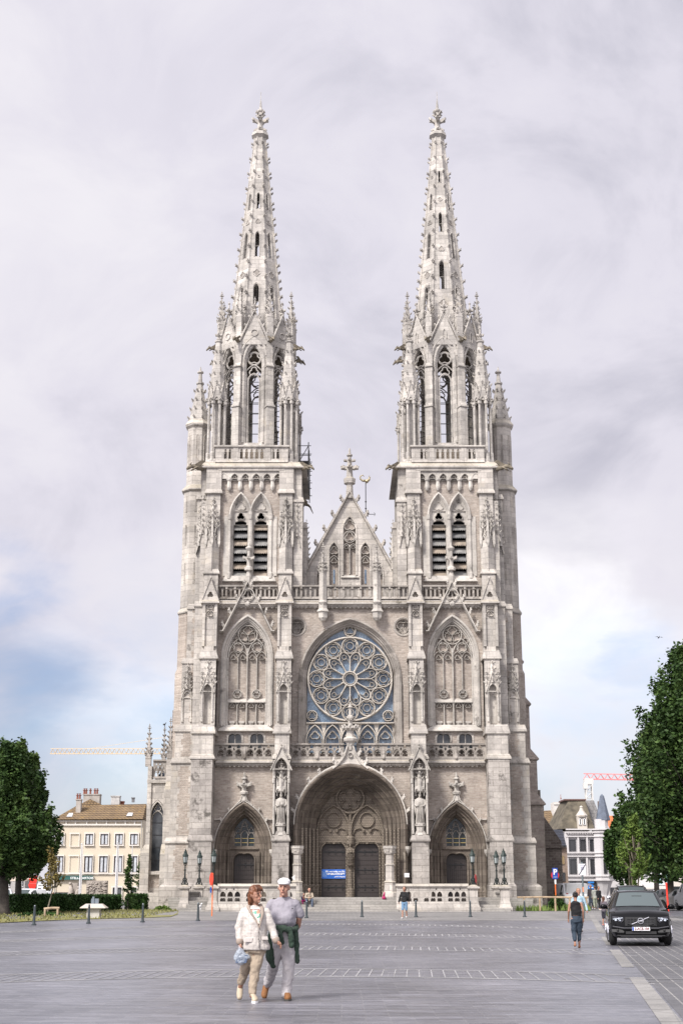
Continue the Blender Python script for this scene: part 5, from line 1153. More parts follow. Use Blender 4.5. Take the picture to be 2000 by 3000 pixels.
mb = MB(); mb.add([(-1500, 94, .34), (1500, 94, .34), (1500, 1500, .34), (-1500, 1500, .34)], [(0, 1, 2, 3)]); mb.add([(-1500, -60, -.05), (1500, -60, -.05), (1500, 94.0, -.05), (-1500, 94.0, -.05)], [(0, 1, 2, 3)]); mb.build('ground', FR, kind='structure')
def strip_x(y): return 3.89 + (y - 18.2) * .156
def wr(x): return -.06 * (x + 0.6) ** 2 if abs(x) < 14 else -.05 * 182 - .05 * 27 * (abs(x) - 14)
mb = MB()                                             # parking bays right of the stone strip
ys = [8] + [12 + 3 * i for i in range(24)]
R = [[(strip_x(y) + .32, y, gz(y) + .004), (60, y, gz(y) + .004)] for y in ys]; mb.rings(R, closed=False, caps=False); mb.build('parking_bays', PK, kind='structure')
mb = MB(); y = 9.0
while y < 82:
    L_ = 1.9 if y < 60 else 3; 
    for q in (((y, y + L_ - .03),) if min(abs(y + 1 - c_) for c_ in (29.65, 42.7, 55.2)) > 1.7 else ()):
        a, b = q; mb.add([(strip_x(a), a, gz(a) + .008), (strip_x(a) + .28, a, gz(a) + .008), (strip_x(b) + .28, b, gz(b) + .008), (strip_x(b), b, gz(b) + .008)], [(0, 1, 2, 3)])
    y += L_
mb.build('stone_kerb_strip', LT, kind='structure')
mb = MB(); jm = MB()
for yc, wd in ((29.65, 2.7), (42.7, 2.6), (55.2, 2.1), (67.0, 1.7)):
    for o in (-wd / 2, wd / 2):
        xs = [-16 + .5 * i for i in range(80) ]; xs = [x for x in xs if x < strip_x(yc)]
        kw = .09 * (yc / 28) ** .8; P = [[(x, yc + o + wr(x) + q, gz(yc + o + wr(x) + q) + .005) for q in (-kw, kw)] for x in xs]; mb.rings(P, closed=False, caps=False)
    x = -15.5
    while x < strip_x(yc) - .6:
        ca = .013 * (yc / 28); P = [[(x + q + o * .05, yc + o + wr(x), gz(yc + o + wr(x)) + .006) for q in (-ca, ca)] for o in (-wd / 2 + .1, 0, wd / 2 - .1)]; jm.rings(P, closed=False, caps=False); x += .24
mb.build('paving_band', LJ, kind='structure'); jm.build('paving_band_joints', LJ, kind='structure')
mb = MB()                                             # crossings on the parking side
for yc in (33.0, 27.0, 39.5):
    for q in (-.55, .55): mb.add([(strip_x(yc), yc + q, gz(yc) + .009), (14, yc + q - 1.8, gz(yc) + .009), (14, yc + q - 1.65, gz(yc) + .009), (strip_x(yc), yc + q + .15, gz(yc) + .009)], [(0, 1, 2, 3)])
mb.build('parking_joints', simple('darker_joint', (.21, .205, .21), .6), kind='structure')
PAL = ground_mat('church_apron', (.22, .21, .205), (.17, .165, .165), (.33, .32, .31), .5, .3, .012, .6, 0, .2, seed=5)
gsheet('church_apron', -17, 17.5, [72.5, 78, 84, 90, 97], PAL, .006)
# lawns
GRASS = simple('dry_grass', (.18, .17, .065), .9, var=.35, vscale=.8, bump=.8, bscale=30)
def lawn(name, pts, mat, dz=.03):
    mb = MB(); vs = []; 
    for p in pts: vs.append((p.x, p.y, gz(p.y) + dz))
    mb.add(vs, [tuple(range(len(vs)))]); return mb.build(name, mat, kind='structure')
lp = [gpx(-300, 2712), gpx(0, 2705), gpx(115, 2699), gpx(260, 2694), gpx(420, 2690), gpx(500, 2687), gpx(520, 2680), Vector((-11.5, 104, 0)), Vector((-40, 128, 0)), Vector((-60, 128, 0))]
lawn('lawn', lp, GRASS)
rp_ = [gpx(1514, 2670), gpx(1728, 2669), gpx(1722, 2655), Vector((20.5, 118, 0)), Vector((13.5, 118, 0))]
lawn('lawn', rp_, simple('green_grass', (.10, .135, .035), .9, var=.4, vscale=1.5, bump=.8, bscale=30))
gm = MB(); rnd = random.Random(3)
for pts, n, hh in ((lp, 5200, .10), (rp_, 3800, .28)):
    for _ in range(n):
        if pts is lp: y = rnd.uniform(68, 100); x = rnd.uniform(-24, -10.5)
        else: y = rnd.uniform(80, 104); x = rnd.uniform(10, 20)
        c = False; L = pts; j = len(L) - 1
        for i in range(len(L)):
            if (L[i].y > y) != (L[j].y > y) and x < (L[j].x - L[i].x) * (y - L[i].y) / (L[j].y - L[i].y) + L[i].x: c = not c
            j = i
        if not c: continue
        z = gz(y) + .03; a = rnd.uniform(0, pi); h = hh * rnd.uniform(.5, 1.5); w = rnd.uniform(.02, .06) + hh * .12; dx, dy = cos(a) * w, sin(a) * w
        gm.add([(x - dx, y - dy, z), (x + dx, y + dy, z), (x + rnd.uniform(-.08, .08), y, z + h)], [(0, 1, 2)], 0 if pts is lp else 1)
gm.build('grass', [simple('straw_blades', (.19, .185, .07), .9, var=.4, vscale=.7), simple('green_blades', (.12, .17, .04), .9, var=.5, vscale=.8)], kind='stuff')['label'] = 'short dry grass blades growing on the lawns beside the church'
COL.objects['grass']['category'] = 'grass'
# ================================================================== leaves
def leaf_mesh(name, C, size, mat, parent=None, rs=0, flat=.5):
    r = np.random.default_rng(rs); n = len(C); C = np.asarray(C)
    a = r.normal(size=(n, 3)); a /= np.linalg.norm(a, axis=1)[:, None]; a[:, 2] *= flat
    b = r.normal(size=(n, 3)); b = np.cross(a, b); b /= np.linalg.norm(b, axis=1)[:, None]; a /= np.linalg.norm(a, axis=1)[:, None]
    s = size * r.uniform(.55, 1.35, (n, 1))
    V = np.stack([C - a * s * .62, C + b * s * .34, C + a * s * .62, C - b * s * .34], axis=1).reshape(-1, 3)
    me = bpy.data.meshes.new(name); me.vertices.add(4 * n); me.vertices.foreach_set('co', V.ravel())
    me.loops.add(4 * n); me.loops.foreach_set('vertex_index', np.arange(4 * n, dtype=np.int32)); me.polygons.add(n)
    me.polygons.foreach_set('loop_start', np.arange(0, 4 * n, 4, dtype=np.int32)); me.materials.append(mat); me.update(); me.validate()
    return link(bpy.data.objects.new(name, me), parent)
def leaf_mat(name, cols, scale=.9, rough=.5):
    m, n, l, b = newmat(name); t = n.new('ShaderNodeTexCoord'); z = n.new('ShaderNodeTexNoise'); z.inputs['Scale'].default_value = scale; z.inputs['Detail'].default_value = 9; z.inputs['Roughness'].default_value = .75; l.new(t.outputs['Object'], z.inputs[0])
    r = n.new('ShaderNodeValToRGB'); l.new(z.outputs[0], r.inputs[0]); e = r.color_ramp.elements
    while len(e) < len(cols): e.new(.5)
    for i, (q, c) in enumerate(zip(e, cols)): q.position = .34 + .32 * i / (len(cols) - 1); q.color = (*c, 1)
    l.new(r.outputs[0], b.inputs['Base Color']); b.inputs['Roughness'].default_value = rough; b.inputs['Specular IOR Level'].default_value = .12; return m
LDK = leaf_mat('dark_leaves', [(.008, .018, .007), (.024, .048, .014), (.05, .088, .024), (.10, .15, .04)])
LGR = leaf_mat('green_leaves', [(.04, .07, .015), (.09, .14, .03), (.14, .19, .05)])
LYE = leaf_mat('autumn_leaves', [(.11, .085, .03), (.19, .15, .05), (.24, .21, .09)])
LHD = leaf_mat('hedge_leaves', [(.012, .028, .008), (.025, .055, .014), (.045, .09, .022)], 1.6)
BARK = simple('bark', (.05, .042, .034), .9, var=.4, vscale=4, bump=.6, bscale=14)
BARKL = simple('pale_bark', (.16, .14, .10), .9, var=.4, vscale=4, bump=.5, bscale=14)
def tree(label, x, y, H, rad, z0, n, size, mat=LDK, seed=1, trunk=.28, bark=BARK, group=None, name='broadleaf_tree', prof=None, plumes=70, bare=0, stems=1, up=1.0, cat='tree'):
    r = np.random.default_rng(seed); T = thing(name, label, cat, (x, y, gz(y)), 0, group)
    prof = prof or (lambda t: (sin(pi * min(1, (t * .86 + .14))) ** .6))
    mb = MB(); mb.sm = True; tops = []
    for sidx in range(stems):
        ox, oy = (0, 0) if stems == 1 else (r.uniform(-.5, .5), r.uniform(-.4, .4)); lean = (r.normal(0, .03), r.normal(0, .03)) if stems == 1 else (r.normal(0, .12), r.normal(0, .08))
        P = [Vector((ox + lean[0] * t * H + .1 * sin(t * 9 + seed), oy + lean[1] * t * H, t * H)) for t in (0, .03, .12, .25, .4, .6, .8)]
        mb.tube(P, [trunk * q for q in (1.5, 1.08, .95, .82, .62, .4, .15)], 9)
        tops.append(P)
    pts = []
    for k in range(plumes):
        t = r.uniform(0, 1) ** .9; zc = z0 + (H - z0) * t; a = r.uniform(0, 2 * pi); R = rad * prof(t) * (r.uniform(.35, 1.08) if k % 6 else r.uniform(1.05, 1.28))
        base = Vector((0, 0, zc * .55 + z0 * .25)); tip = Vector((R * cos(a), R * sin(a), min(zc + (H - z0) * .07 * up, H)))
        if k % 2 == 0: mb.tube([base, base.lerp(tip, .5) + Vector((0, 0, -.2)), tip], [.09 * trunk / .28, .05, .015], 5)
        L = (H - z0) * r.uniform(.07, .19); wd = rad * r.uniform(.07, .2); m = int(n / plumes)
        d = Vector((cos(a) * .35, sin(a) * .35, 1)).normalized()
        tt = r.uniform(-1, 1, m); ww = np.sqrt(np.clip(1 - tt ** 2, 0, 1)) * (1 - .35 * tt); ph = r.uniform(0, 2 * pi, m); rr = wd * ww * np.sqrt(r.uniform(.25, 1.1, m))
        C = np.stack([tip.x + d.x * L * tt + rr * np.cos(ph), tip.y + d.y * L * tt + rr * np.sin(ph), tip.z - L * .4 + d.z * L * tt + rr * .25 * r.normal(size=m)], 1)
        C += r.normal(0, .09 * rad / 3, (m, 3)); pts.append(C)
    mb.build('trunk', bark, T)
    C = np.concatenate(pts); C = C[C[:, 2] > z0 * .7]
    leaf_mesh('crown', C, size, mat, T, seed); return T
# right row of street trees
def tcol(t): return .9 if t < .42 else max(.06, ((1 - t) / .58) ** .85 * .95)
RT = 'dark leafy trees in the row by the parked cars'
def hx(y, Y): return px(0, y, Y)[1] - gz(Y)
def xx(x, Y): return (x - 1000) / 4277 * Y
tree('tallest dark green tree at the right edge, its crown cut off by the frame', xx(2068, 98), 98, hx(1945, 98), 4.6, 2.6, 90000, .23, LDK, 11, .36, group=RT, prof=tcol, plumes=340)
tree('dark green tree with a trunk behind the red pole, in front of the white van', xx(1962, 110), 110, hx(2120, 110), 2.7, 2.9, 36000, .26, LDK, 12, .26, group=RT, prof=tcol, plumes=170)
tree('dark tree standing left of the red pole, its crown merging with the tall ones', xx(1915, 125), 125, hx(2250, 125), 1.9, 3.6, 20000, .3, LDK, 13, .24, group=RT, prof=tcol, plumes=80)
tree('farthest dark green tree, rounded, right beside the white corner house', xx(1846, 160), 160, hx(2375, 160), 2.3, 2.6, 24000, .32, leaf_mat('mid_leaves', [(.014, .032, .009), (.03, .062, .016), (.055, .10, .026)]), 14, .3, group=RT, prof=lambda t: max(.15, (1 - t ** 2.6)) * (min(1, t * 3 + .6)), plumes=90)
tree('slender light green multi-stemmed tree in front of the dark row', xx(1862, 88), 88, hx(2400, 88), .95, 2.2, 4200, .2, LGR, 15, .07, BARKL, RT, prof=lambda t: max(.12, (1 - t) ** .9 + .12) * min(1, t * 5 + .5), plumes=50, stems=4)
# left trees
LTG = 'trees left of the church'
tree('big dark green tree nearest the left edge of the picture', xx(12, 84), 84, hx(2200, 84), 2.5, 2.5, 52000, .18, LDK, 21, .3, group=LTG, prof=lambda t: max(.15, (1 - t ** 1.4)) * (min(1, t * 4 + .62)), plumes=220)
tree('second big dark tree, just right of the one at the left edge', xx(62, 88), 88, hx(2235, 88), 1.95, 2.7, 42000, .18, leaf_mat('lit_dark_leaves', [(.008, .018, .007), (.026, .05, .015), (.06, .095, .026), (.13, .17, .045)]), 22, .22, group=LTG, prof=lambda t: max(.15, (1 - t ** 1.25)) * (min(1, t * 4 + .62)), plumes=190)  # brighter yellow-green tones put a sunlit look into the leaf colours
tree('young tree with thin brownish yellow leaves before the cream house', xx(148, 83), 83, hx(2490, 83), .75, 1.6, 1300, .14, LYE, 23, .05, BARKL, LTG, prof=lambda t: max(.2, 1 - t), plumes=34)
def conifer(label, x, y, H, rad, seed, group):
    T = thing('young_conifer', label, 'tree', (x, y, gz(y)), 0, group); mb = MB(); mb.tube([(0, 0, 0), (0, 0, H * .9)], [.06, .02], 6); mb.build('trunk', BARK, T)
    r = np.random.default_rng(seed); P = []
    for k in range(60):
        t = r.uniform(.08, 1); a = r.uniform(0, 2 * pi); R = rad * (1 - t) ** .7 * r.uniform(.4, 1.25); m = 40; f = r.uniform(.2, 1, m)
        P.append(np.stack([R * f * cos(a), R * f * sin(a), t * H + f * .25 * R], 1) + r.normal(0, .05, (m, 3)))
    leaf_mesh('crown', np.concatenate(P), .12, LDK, T, seed)
conifer('dark bushy young conifer at the right end of the hedge', xx(376, 97), 97, 3.6, .6, 31, 'young conifers by the hedge')
conifer('slim young conifer half hidden behind the chapel corner', xx(413, 118), 118, 4.2, .9, 32, 'young conifers by the hedge')
# hedges and planting
def hedge(label, poly, h, seed, n=9000, size=.13, name='hedge', group=None, mat=None):
    mb = MB(); z0 = gz(poly[0][1]); K = len(poly)
    ins = 0.0
    mb.rings([[(p[0], p[1], z0 + z) for p in poly] for z in (0, h - .06)], mi=0)
    T = thing(name, label, 'hedge', (poly[0][0], poly[0][1], z0), 0, group); mb.v = [(a - poly[0][0], b - poly[0][1], c - z0) for a, b, c in mb.v]; mb.build('branches', LHD if mat is None else mat, T)
    r = np.random.default_rng(seed); C = []
    E = [(Vector(poly[i]), Vector(poly[(i + 1) % K])) for i in range(K)]; tot = sum((b - a).length for a, b in E)
    for a, b in E:
        m = int(n * (b - a).length / tot); t = r.uniform(0, 1, m); C.append(np.stack([a.x + (b.x - a.x) * t, a.y + (b.y - a.y) * t, r.uniform(0, h, m)], 1) + r.normal(0, .05, (m, 3)))
    m = n // 2; t = r.uniform(0, 1, m); q = r.uniform(0, 1, m); A, B_, C_, D_ = [np.array(p) for p in (poly[0], poly[1], poly[2], poly[-1])]
    P = A + (B_ - A) * t[:, None] + (D_ - A) * q[:, None]; C.append(np.stack([P[:, 0], P[:, 1], h + r.normal(0, .05, m)], 1))
    C = np.concatenate(C) - np.array([poly[0][0], poly[0][1], 0]); leaf_mesh('foliage', C, size, LHD if mat is None else mat, T, seed)
hedge('long clipped dark green hedge in front of the stone relief', [(-18.9, 85.5), (-14.8, 98), (-15.3, 100), (-20.2, 88)], 1.0, 41, 15000)
hedge('short low clipped hedge between the young conifer and the chapel', [(-14.6, 99.5), (-13.4, 99.8), (-13.4, 101), (-14.6, 101)], 1.0, 42, 2500)
hedge('left end of the clipped hedge behind the trees', [(-20.6, 92), (-18.0, 96), (-18.5, 97), (-21.2, 93.5)], 1.0, 43, 4000)
def bush(label, x, y, w, h, seed, mat=LHD, n=900):
    r = np.random.default_rng(seed); P = r.normal(size=(n, 3)); P /= np.linalg.norm(P, axis=1)[:, None]; P *= r.uniform(.55, 1, (n, 1)) * np.array([w / 2, w / 2, h]); P[:, 2] = np.abs(P[:, 2])
    o = leaf_mesh('bush', P, .13, mat, None, seed); o.location = (x, y, gz(y)); tag(o, label, 'bush')
bush('dark weeds growing against the right foot of the church', 14.6, 99.5, 1.3, 1.0, 51)
bush('small green weeds at the foot of the left tower', -11.9, 97.5, 1.2, .35, 52, LGR, 400)
bush('ivy clump around the legs of the log bench', -16.7, 81.5, 2.6, .25, 53, LHD, 900)
# ================================================================== houses
def pbox(mb, x0, y0, x1, y1, Y, d0, d1, mi=None):      # box whose front face fills a measured rectangle at depth Y
    a, za = px(x0, y1, Y); b, zb = px(x1, y0, Y); mb.box(a, b, Y + d0, Y + d1, za, zb, mi)
def housemesh(T): return T
def wpart(T, name, mats, rects, Y, d0, d1, loc, mi=0):
    mb = MB()
    for r in rects: pbox(mb, *r, Y, d0, d1)
    mb.v = [(a - loc[0], b - loc[1], c - loc[2]) for a, b, c in mb.v]; return mb.build(name, mats, T)
def window_part(T, loc, x0, y0, x1, y1, Y, frm, glass, fw=4, name='window', trim=None, mull=True, cur=None):
    def q(mb): mb.v = [(a - loc[0], b - loc[1], c - loc[2]) for a, b, c in mb.v]; return mb
    mb = MB()
    if trim:
        t = fw; pbox(mb, x0 - t, y0 - t, x1 + t, y0, Y, -.08, .1); pbox(mb, x0 - t, y1, x1 + t, y1 + t * .8, Y, -.12, .1); pbox(mb, x0 - t, y0, x0, y1, Y, -.08, .1); pbox(mb, x1, y0, x1 + t, y1, Y, -.08, .1)
        w = q(mb).build(name, trim, T)
        mb = MB()
    else: w = None
    f = 1.3; pbox(mb, x0, y0, x1, y0 + f, Y, .02, .12); pbox(mb, x0, y1 - f, x1, y1, Y, .02, .12); pbox(mb, x0, y0, x0 + f, y1, Y, .02, .12); pbox(mb, x1 - f, y0, x1, y1, Y, .02, .12)
    if mull: c = (x0 + x1) / 2; pbox(mb, c - .9, y0, c + .9, y1, Y, .01, .12)
    fr = q(mb).build('frame' if w else name, frm, w or T)
    mb = MB(); pbox(mb, x0, y0, x1, y1, Y, .13, .15)
    (q(mb)).build('pane', glass, w or fr)
    if cur:
        mb = MB(); pbox(mb, x0 + 1.5, y0 + 2, x0 + (x1 - x0) * .44, y1 - 2, Y, .122, .128); pbox(mb, x0 + (x1 - x0) * .56, y0 + 2, x1 - 1.5, y1 - 2, Y, .122, .128); q(mb).build('curtain', cur, w or fr)
Yc = 200.; CREAM = simple('cream_render', (.54, .475, .375), .85, var=.06, vscale=.3); CRT = simple('cream_trim', (.62, .58, .53), .8); BRF = simple('brown_frame', (.05, .025, .025), .5)
CURT = simple('net_curtain', (.45, .47, .5), .9, var=.15, vscale=3)
TILE = masonry('brown_roof_tile', (.25, .175, .10), (.2, .14, .085), (.09, .065, .045), .5, .35, .05, stain=(.32, .2, .06), stain_amt=.45, stain_lo=.55, streak=.2, bump=1.0)
lc = (px(290, 2620, Yc)[0], Yc, gz(Yc))
CB = thing('cream_house', 'three storey cream house with brown tiled roof and white framed windows', 'house', lc)
def lset(mb, loc=lc): mb.v = [(a - loc[0], b - loc[1], c - loc[2]) for a, b, c in mb.v]; return mb
mb = MB(); a, za = px(150, 2650, Yc); b, zb = px(420, 2402, Yc); mb.box(a, b, Yc + .155, Yc + 11, 0, zb); lset(mb).build('wall', CREAM, CB)
mb = MB()
for r_ in ((152, 2404, 418, 2407), (150, 2414, 417, 2418.5), (150, 2558, 412, 2561)): pbox(mb, *r_, Yc, -.1, 0)
for x in (165, 195, 222, 255, 284, 313, 340, 368, 395): pbox(mb, x - 2, 2407, x + 2, 2415, Yc, -.07, 0)
lset(mb).build('cornice', CRT, CB)
mb = MB(); A = [px(158, 2401, Yc), px(420, 2400, Yc), px(429, 2355, Yc + 5), px(300, 2358, Yc + 5), px(265, 2341, Yc + 5), px(222, 2365, Yc + 5)]
yy = [-.5, -.5, 5, 5, 5, 4.2]; mb.add([(p[0], Yc + q, p[1]) for p, q in zip(A, yy)] + [(p[0], Yc + 10.5, A[0][1]) for p in A[:2]], [(0, 1, 2, 3, 4, 5), (7, 6, 5, 4, 3, 2), (1, 7, 2), (0, 5, 6)])
lset(mb).build('roof', TILE, CB)
def chimney(T, loc, x0, y0, x1, y1, Y, d, mat, pots, potm):
    mb = MB(); pbox(mb, x0, y0, x1, y1, Y, 0, d); pbox(mb, x0 - 1, y0, x1 + 1, y0 + 3, Y, -.1, d + .1); c = lset(mb, loc).build('chimney', mat, T)
    if pots:
        mb = MB()
        for x in pots: X, Z = px(x, y0, Y); mb.ngon(X, Y + .4, [(Z, .14), (Z + .5, .12), (Z + .52, .22), (Z + .6, .22), (Z + .62, .05), (Z + .8, .14)], 7)
        lset(mb, loc).build('chimney_pots', potm, c)
POT = simple('terracotta', (.25, .09, .06), .8); CONC = simple('chimney_render', (.33, .30, .27), .9, var=.25, vscale=1)
chimney(CB, lc, 222, 2341, 238, 2385, Yc + 2, 1.0, CONC, (226, 233), POT); chimney(CB, lc, 244, 2326, 293, 2360, Yc + 6, 1.5, CONC, (246, 252, 264, 277, 284), POT); chimney(CB, lc, 325, 2331, 351, 2360, Yc + 6, 1.2, simple('grey_render', (.42, .41, .4), .9, var=.2), (), POT)
chimney(CB, lc, 351, 2347, 363, 2360, Yc + 7, .8, POT, (), POT); chimney(CB, lc, 386, 2336, 394, 2350, Yc + 7, .5, simple('lead', (.15, .15, .16), .6), (), POT)
for x0, x1, y0, y1 in ((194, 211, 2381, 2392), (369, 387, 2380, 2390)):
    mb = MB(); a, za = px(x0, y1, Yc); b, zb = px(x1, y0, Yc); k = (zb - za); mb.hexa((a, b, Yc + .3, Yc + 1.2, za), (a + .1, b - .1, Yc + 1.6, Yc + 2.4, zb + .05)); lset(mb).build('skylight', simple('skylight_glass', (.5, .5, .52), .2), CB)
for i, x in enumerate((165, 251, 295, 338, 382)):
    window_part(CB, lc, x + .5, 2443, x + 22, 2475, Yc, BRF, M['winglass'], 4, trim=CRT, cur=CURT)
    window_part(CB, lc, x - 3 + .0, 2508, x + 20, 2556, Yc, BRF, M['winglass'], 4, trim=CRT, cur=CURT)
for r_ in ((208, 2443, 231, 2478), (205, 2508, 229, 2556)):
    mb = MB(); x0, y0, x1, y1 = r_; t = 3.5; pbox(mb, x0 - t, y0 - t, x1 + t, y0, Yc, -.07, 0); pbox(mb, x0 - t, y1, x1 + t, y1 + 2, Yc, -.1, 0); pbox(mb, x0 - t, y0, x0, y1, Yc, -.07, 0); pbox(mb, x1, y0, x1 + t, y1, Yc, -.07, 0); lset(mb).build('blind_window_frame', CRT, CB)
window_part(CB, lc, 331, 2600, 356, 2634, Yc, BRF, M['winglass'], 4, trim=CRT); window_part(CB, lc, 385, 2600, 400, 2634, Yc, BRF, M['winglass'], 4, trim=CRT); window_part(CB, lc, 156, 2614, 202, 2640, Yc, BRF, simple('frosted', (.32, .38, .4), .3), 1.5, mull=True)
mb = MB(); mb.tube([(px(156, 2408, Yc)[0], Yc - .14, px(0, 2408, Yc)[1]), (px(156, 2640, Yc)[0] + .3, Yc - .14, px(0, 2640, Yc)[1])], .07, 6); mb.tube([(px(416, 2408, Yc)[0], Yc - .14, px(0, 2408, Yc)[1]), (px(411, 2640, Yc)[0], Yc - .14, px(0, 2640, Yc)[1])], .07, 6); lset(mb).build('downpipe', simple('zinc', (.3, .29, .27), .5), CB)
# sign on the house
def text_mesh(name, body, size, mat, parent, loc, rot=(pi / 2, 0, 0), extr=.004, align='CENTER', font_shear=0, bold=0, sx=1):
    cu = bpy.data.curves.new(name, 'FONT'); cu.body = body; cu.size = size; cu.extrude = extr; cu.align_x = align; cu.align_y = 'CENTER'; cu.shear = font_shear; cu.offset = bold
    o = bpy.data.objects.new(name, cu); COL.objects.link(o); bpy.context.view_layer.update()
    me = bpy.data.meshes.new_from_object(o.evaluated_get(bpy.context.evaluated_depsgraph_get())); bpy.data.objects.remove(o)
    me.materials.clear(); me.materials.append(mat); q = bpy.data.objects.new(name, me); link(q, parent); q.location = loc; q.rotation_euler = rot; q.scale = (sx, 1, 1); return q
WHT = simple('white_paint', (.8, .8, .8), .5)
x0, z0 = px(166, 2577, Yc - .4); x1, z1 = px(272, 2568, Yc - .4)
SG = thing('shop_sign', 'long narrow green sign board with white lettering on the cream house', 'sign', ((x0 + x1) / 2, Yc - .35, z0))
mb = MB(); mb.box(-(x1 - x0) / 2, (x1 - x0) / 2, 0, .3, 0, z1 - z0); mb.box(-(x1 - x0) / 2 - .05, (x1 - x0) / 2 + .05, -.06, .34, z1 - z0, z1 - z0 + .12); mb.build('board', simple('sign_green', (.02, .10, .085), .5), SG)
text_mesh('lettering', 'STELLA ARTOIS', .42, WHT, SG, (1.0, -.02, (z1 - z0) / 2), bold=.008, sx=1.1)
# yellow neighbour, hut with awning, left background
YL = 206.; mb = MB(); pbox(mb, 413, 2445, 440, 2650, YL, .155, 8); o = MB()
ly = (px(425, 2640, YL)[0], YL, gz(YL)); YH = thing('yellow_house', 'narrow yellow house with blue gutter, mostly hidden by the church', 'house', ly)
lset(mb, ly).build('wall', simple('yellow_render', (.62, .43, .12), .85), YH)
mb = MB(); pbox(mb, 416, 2441, 440, 2450, YL, -.4, 0); lset(mb, ly).build('gutter', simple('blue_paint', (.05, .2, .35), .5), YH)
mb = MB(); a = px(418, 2441, YL); b = px(440, 2441, YL); c = px(440, 2388, YL + 4); mb.add([(a[0], YL - .3, a[1]), (b[0], YL - .3, b[1]), (c[0], YL + 4, c[1]), (c[0] - .3, YL + 4, c[1])], [(0, 1, 2, 3)]); lset(mb, ly).build('roof', simple('red_tile', (.3, .1, .06), .8, var=.3, vscale=4), YH)
for y in (2463, 2530): window_part(YH, ly, 421, y, 436, y + 35, YL, WHT, M['winglass'], 2)
Yk = 150.; lk = (px(125, 2650, Yk)[0], Yk, gz(Yk)); KI = thing('kiosk', 'white framed glass kiosk with sloping lean-to roof beside the cream house', 'kiosk', lk)
mb = MB(); a = px(107, 2612, Yk); b = px(140, 2612, Yk); c = px(112, 2588, Yk + 2); d = px(142, 2588, Yk + 2)
mb.add([(a[0], Yk, a[1]), (b[0], Yk, b[1]), (d[0], Yk + 2, d[1]), (c[0], Yk + 2, c[1]), (a[0], Yk, a[1] - .3), (b[0], Yk, b[1] - .3), (d[0], Yk + 2, d[1] - .3), (c[0], Yk + 2, c[1] - .3)], [(0, 1, 2, 3), (0, 4, 5, 1), (1, 5, 6, 2), (0, 3, 7, 4)])
for x in (107, 137): pbox(mb, x, 2615, x + 3.5, 2650, Yk, 0, .2)
lset(mb, lk).build('frame', WHT, KI); mb = MB(); pbox(mb, 110, 2617, 138, 2650, Yk, .15, .2); lset(mb, lk).build('pane', M['winglass'], KI)
mb = MB()
for f in (.33, .66): 
    for e in (0, 1): p = Vector((a[0], Yk, a[1])).lerp(Vector((c[0], Yk + 2, c[1])), f); q = Vector((b[0], Yk, b[1])).lerp(Vector((d[0], Yk + 2, d[1])), f); m1, m2 = p.lerp(q, .08 + .5 * e), p.lerp(q, .42 + .5 * e); mb.tube([m1 + Vector((0, -.02, .05)), m2 + Vector((0, -.02, .05))], .07, 4)
lset(mb, lk).build('roof_lights', M['winglass'], KI)
Yp = 140.; X, Z = px(50, 2633, Yp); pa = thing('cafe_parasol', 'cream cafe parasol between the trunks of the two big left trees', 'parasol', (X, Yp, gz(Yp)))
mb = MB(); mb.ngon(0, 0, [(2.25, 2.0), (2.45, 2.0), (3.05, 1.0), (3.3, .05)], 8); mb.build('canopy', simple('parasol_cloth', (.62, .52, .44), .8), pa); mb = MB(); mb.tube([(0, 0, 0), (0, 0, 3.2)], .04, 6); mb.build('pole', WHT, pa)
# dark shop building behind the left trees
Yb = 230.; lb = (px(30, 2640, Yb)[0], Yb, gz(Yb)); BB = thing('grey_building', 'long grey building glimpsed between the trunks at the far left', 'building', lb)
mb = MB(); pbox(mb, -120, 2560, 75, 2650, Yb, .155, 10); lset(mb, lb).build('wall', simple('grey_wall', (.36, .34, .33), .8, var=.15), BB)
mb = MB(); a = px(-120, 2560, Yb); b = px(110, 2560, Yb); mb.add([(a[0], Yb - .4, a[1]), (b[0], Yb - .4, b[1]), (b[0], Yb + 5, b[1] + 3), (a[0], Yb + 5, a[1] + 3)], [(0, 1, 2, 3)]); lset(mb, lb).build('roof', simple('dark_roof', (.1, .09, .09), .8), BB)
for x in (5, 22, 60): window_part(BB, lb, x, 2580, x + 9, 2598, Yb, WHT, M['winglass'], 2)
mb = MB(); pbox(mb, 75, 2590, 108, 2650, Yb - 40, 0, 8); mb.build('dark_shop_front', simple('dark_shop', (.03, .03, .032), .5), BB) if False else None
Yd = 190.; ld = (px(90, 2640, Yd)[0], Yd, gz(Yd)); DS = thing('dark_pavilion', 'dark glazed pavilion with a brown roof behind the red sculpture', 'pavilion', ld)
mb = MB(); pbox(mb, 74, 2598, 108, 2655, Yd, 0, 5); lset(mb, ld).build('wall', M['winglass'], DS); mb = MB(); a = px(88, 2598, Yd); b = px(110, 2598, Yd); c = px(110, 2580, Yd + 2); mb.add([(a[0], Yd - .2, a[1]), (b[0], Yd - .2, b[1]), (c[0], Yd + 2, c[1]), (c[0] - 1, Yd + 2, c[1])], [(0, 1, 2, 3)]); lset(mb, ld).build('roof', simple('brownroof', (.16, .13, .12), .8), DS)
X, Z = px(94, 2636, 120); rs_ = MB(); rs_.box(-.09, .09, -.06, .06, 0, 1.2); rs_.hexa((-.09, .09, -.06, .06, 1.1), (-.32, .3, -.08, .08, 1.5)); rs_.box(-.32, .3, -.08, .08, 1.5, 1.7); rs_.hexa((-.26, .3, -.08, .08, 1.72), (-.3, .36, -.08, .08, 2.1)); rs_.box(-.28, .34, -.08, .08, 2.12, 2.35)
o = rs_.build('red_sign', simple('bright_red', (.7, .02, .01), .5)); o.location = (X, 120, gz(120) + .2); tag(o, 'bright red upright sign on a thin post beside the left trees', 'sign')
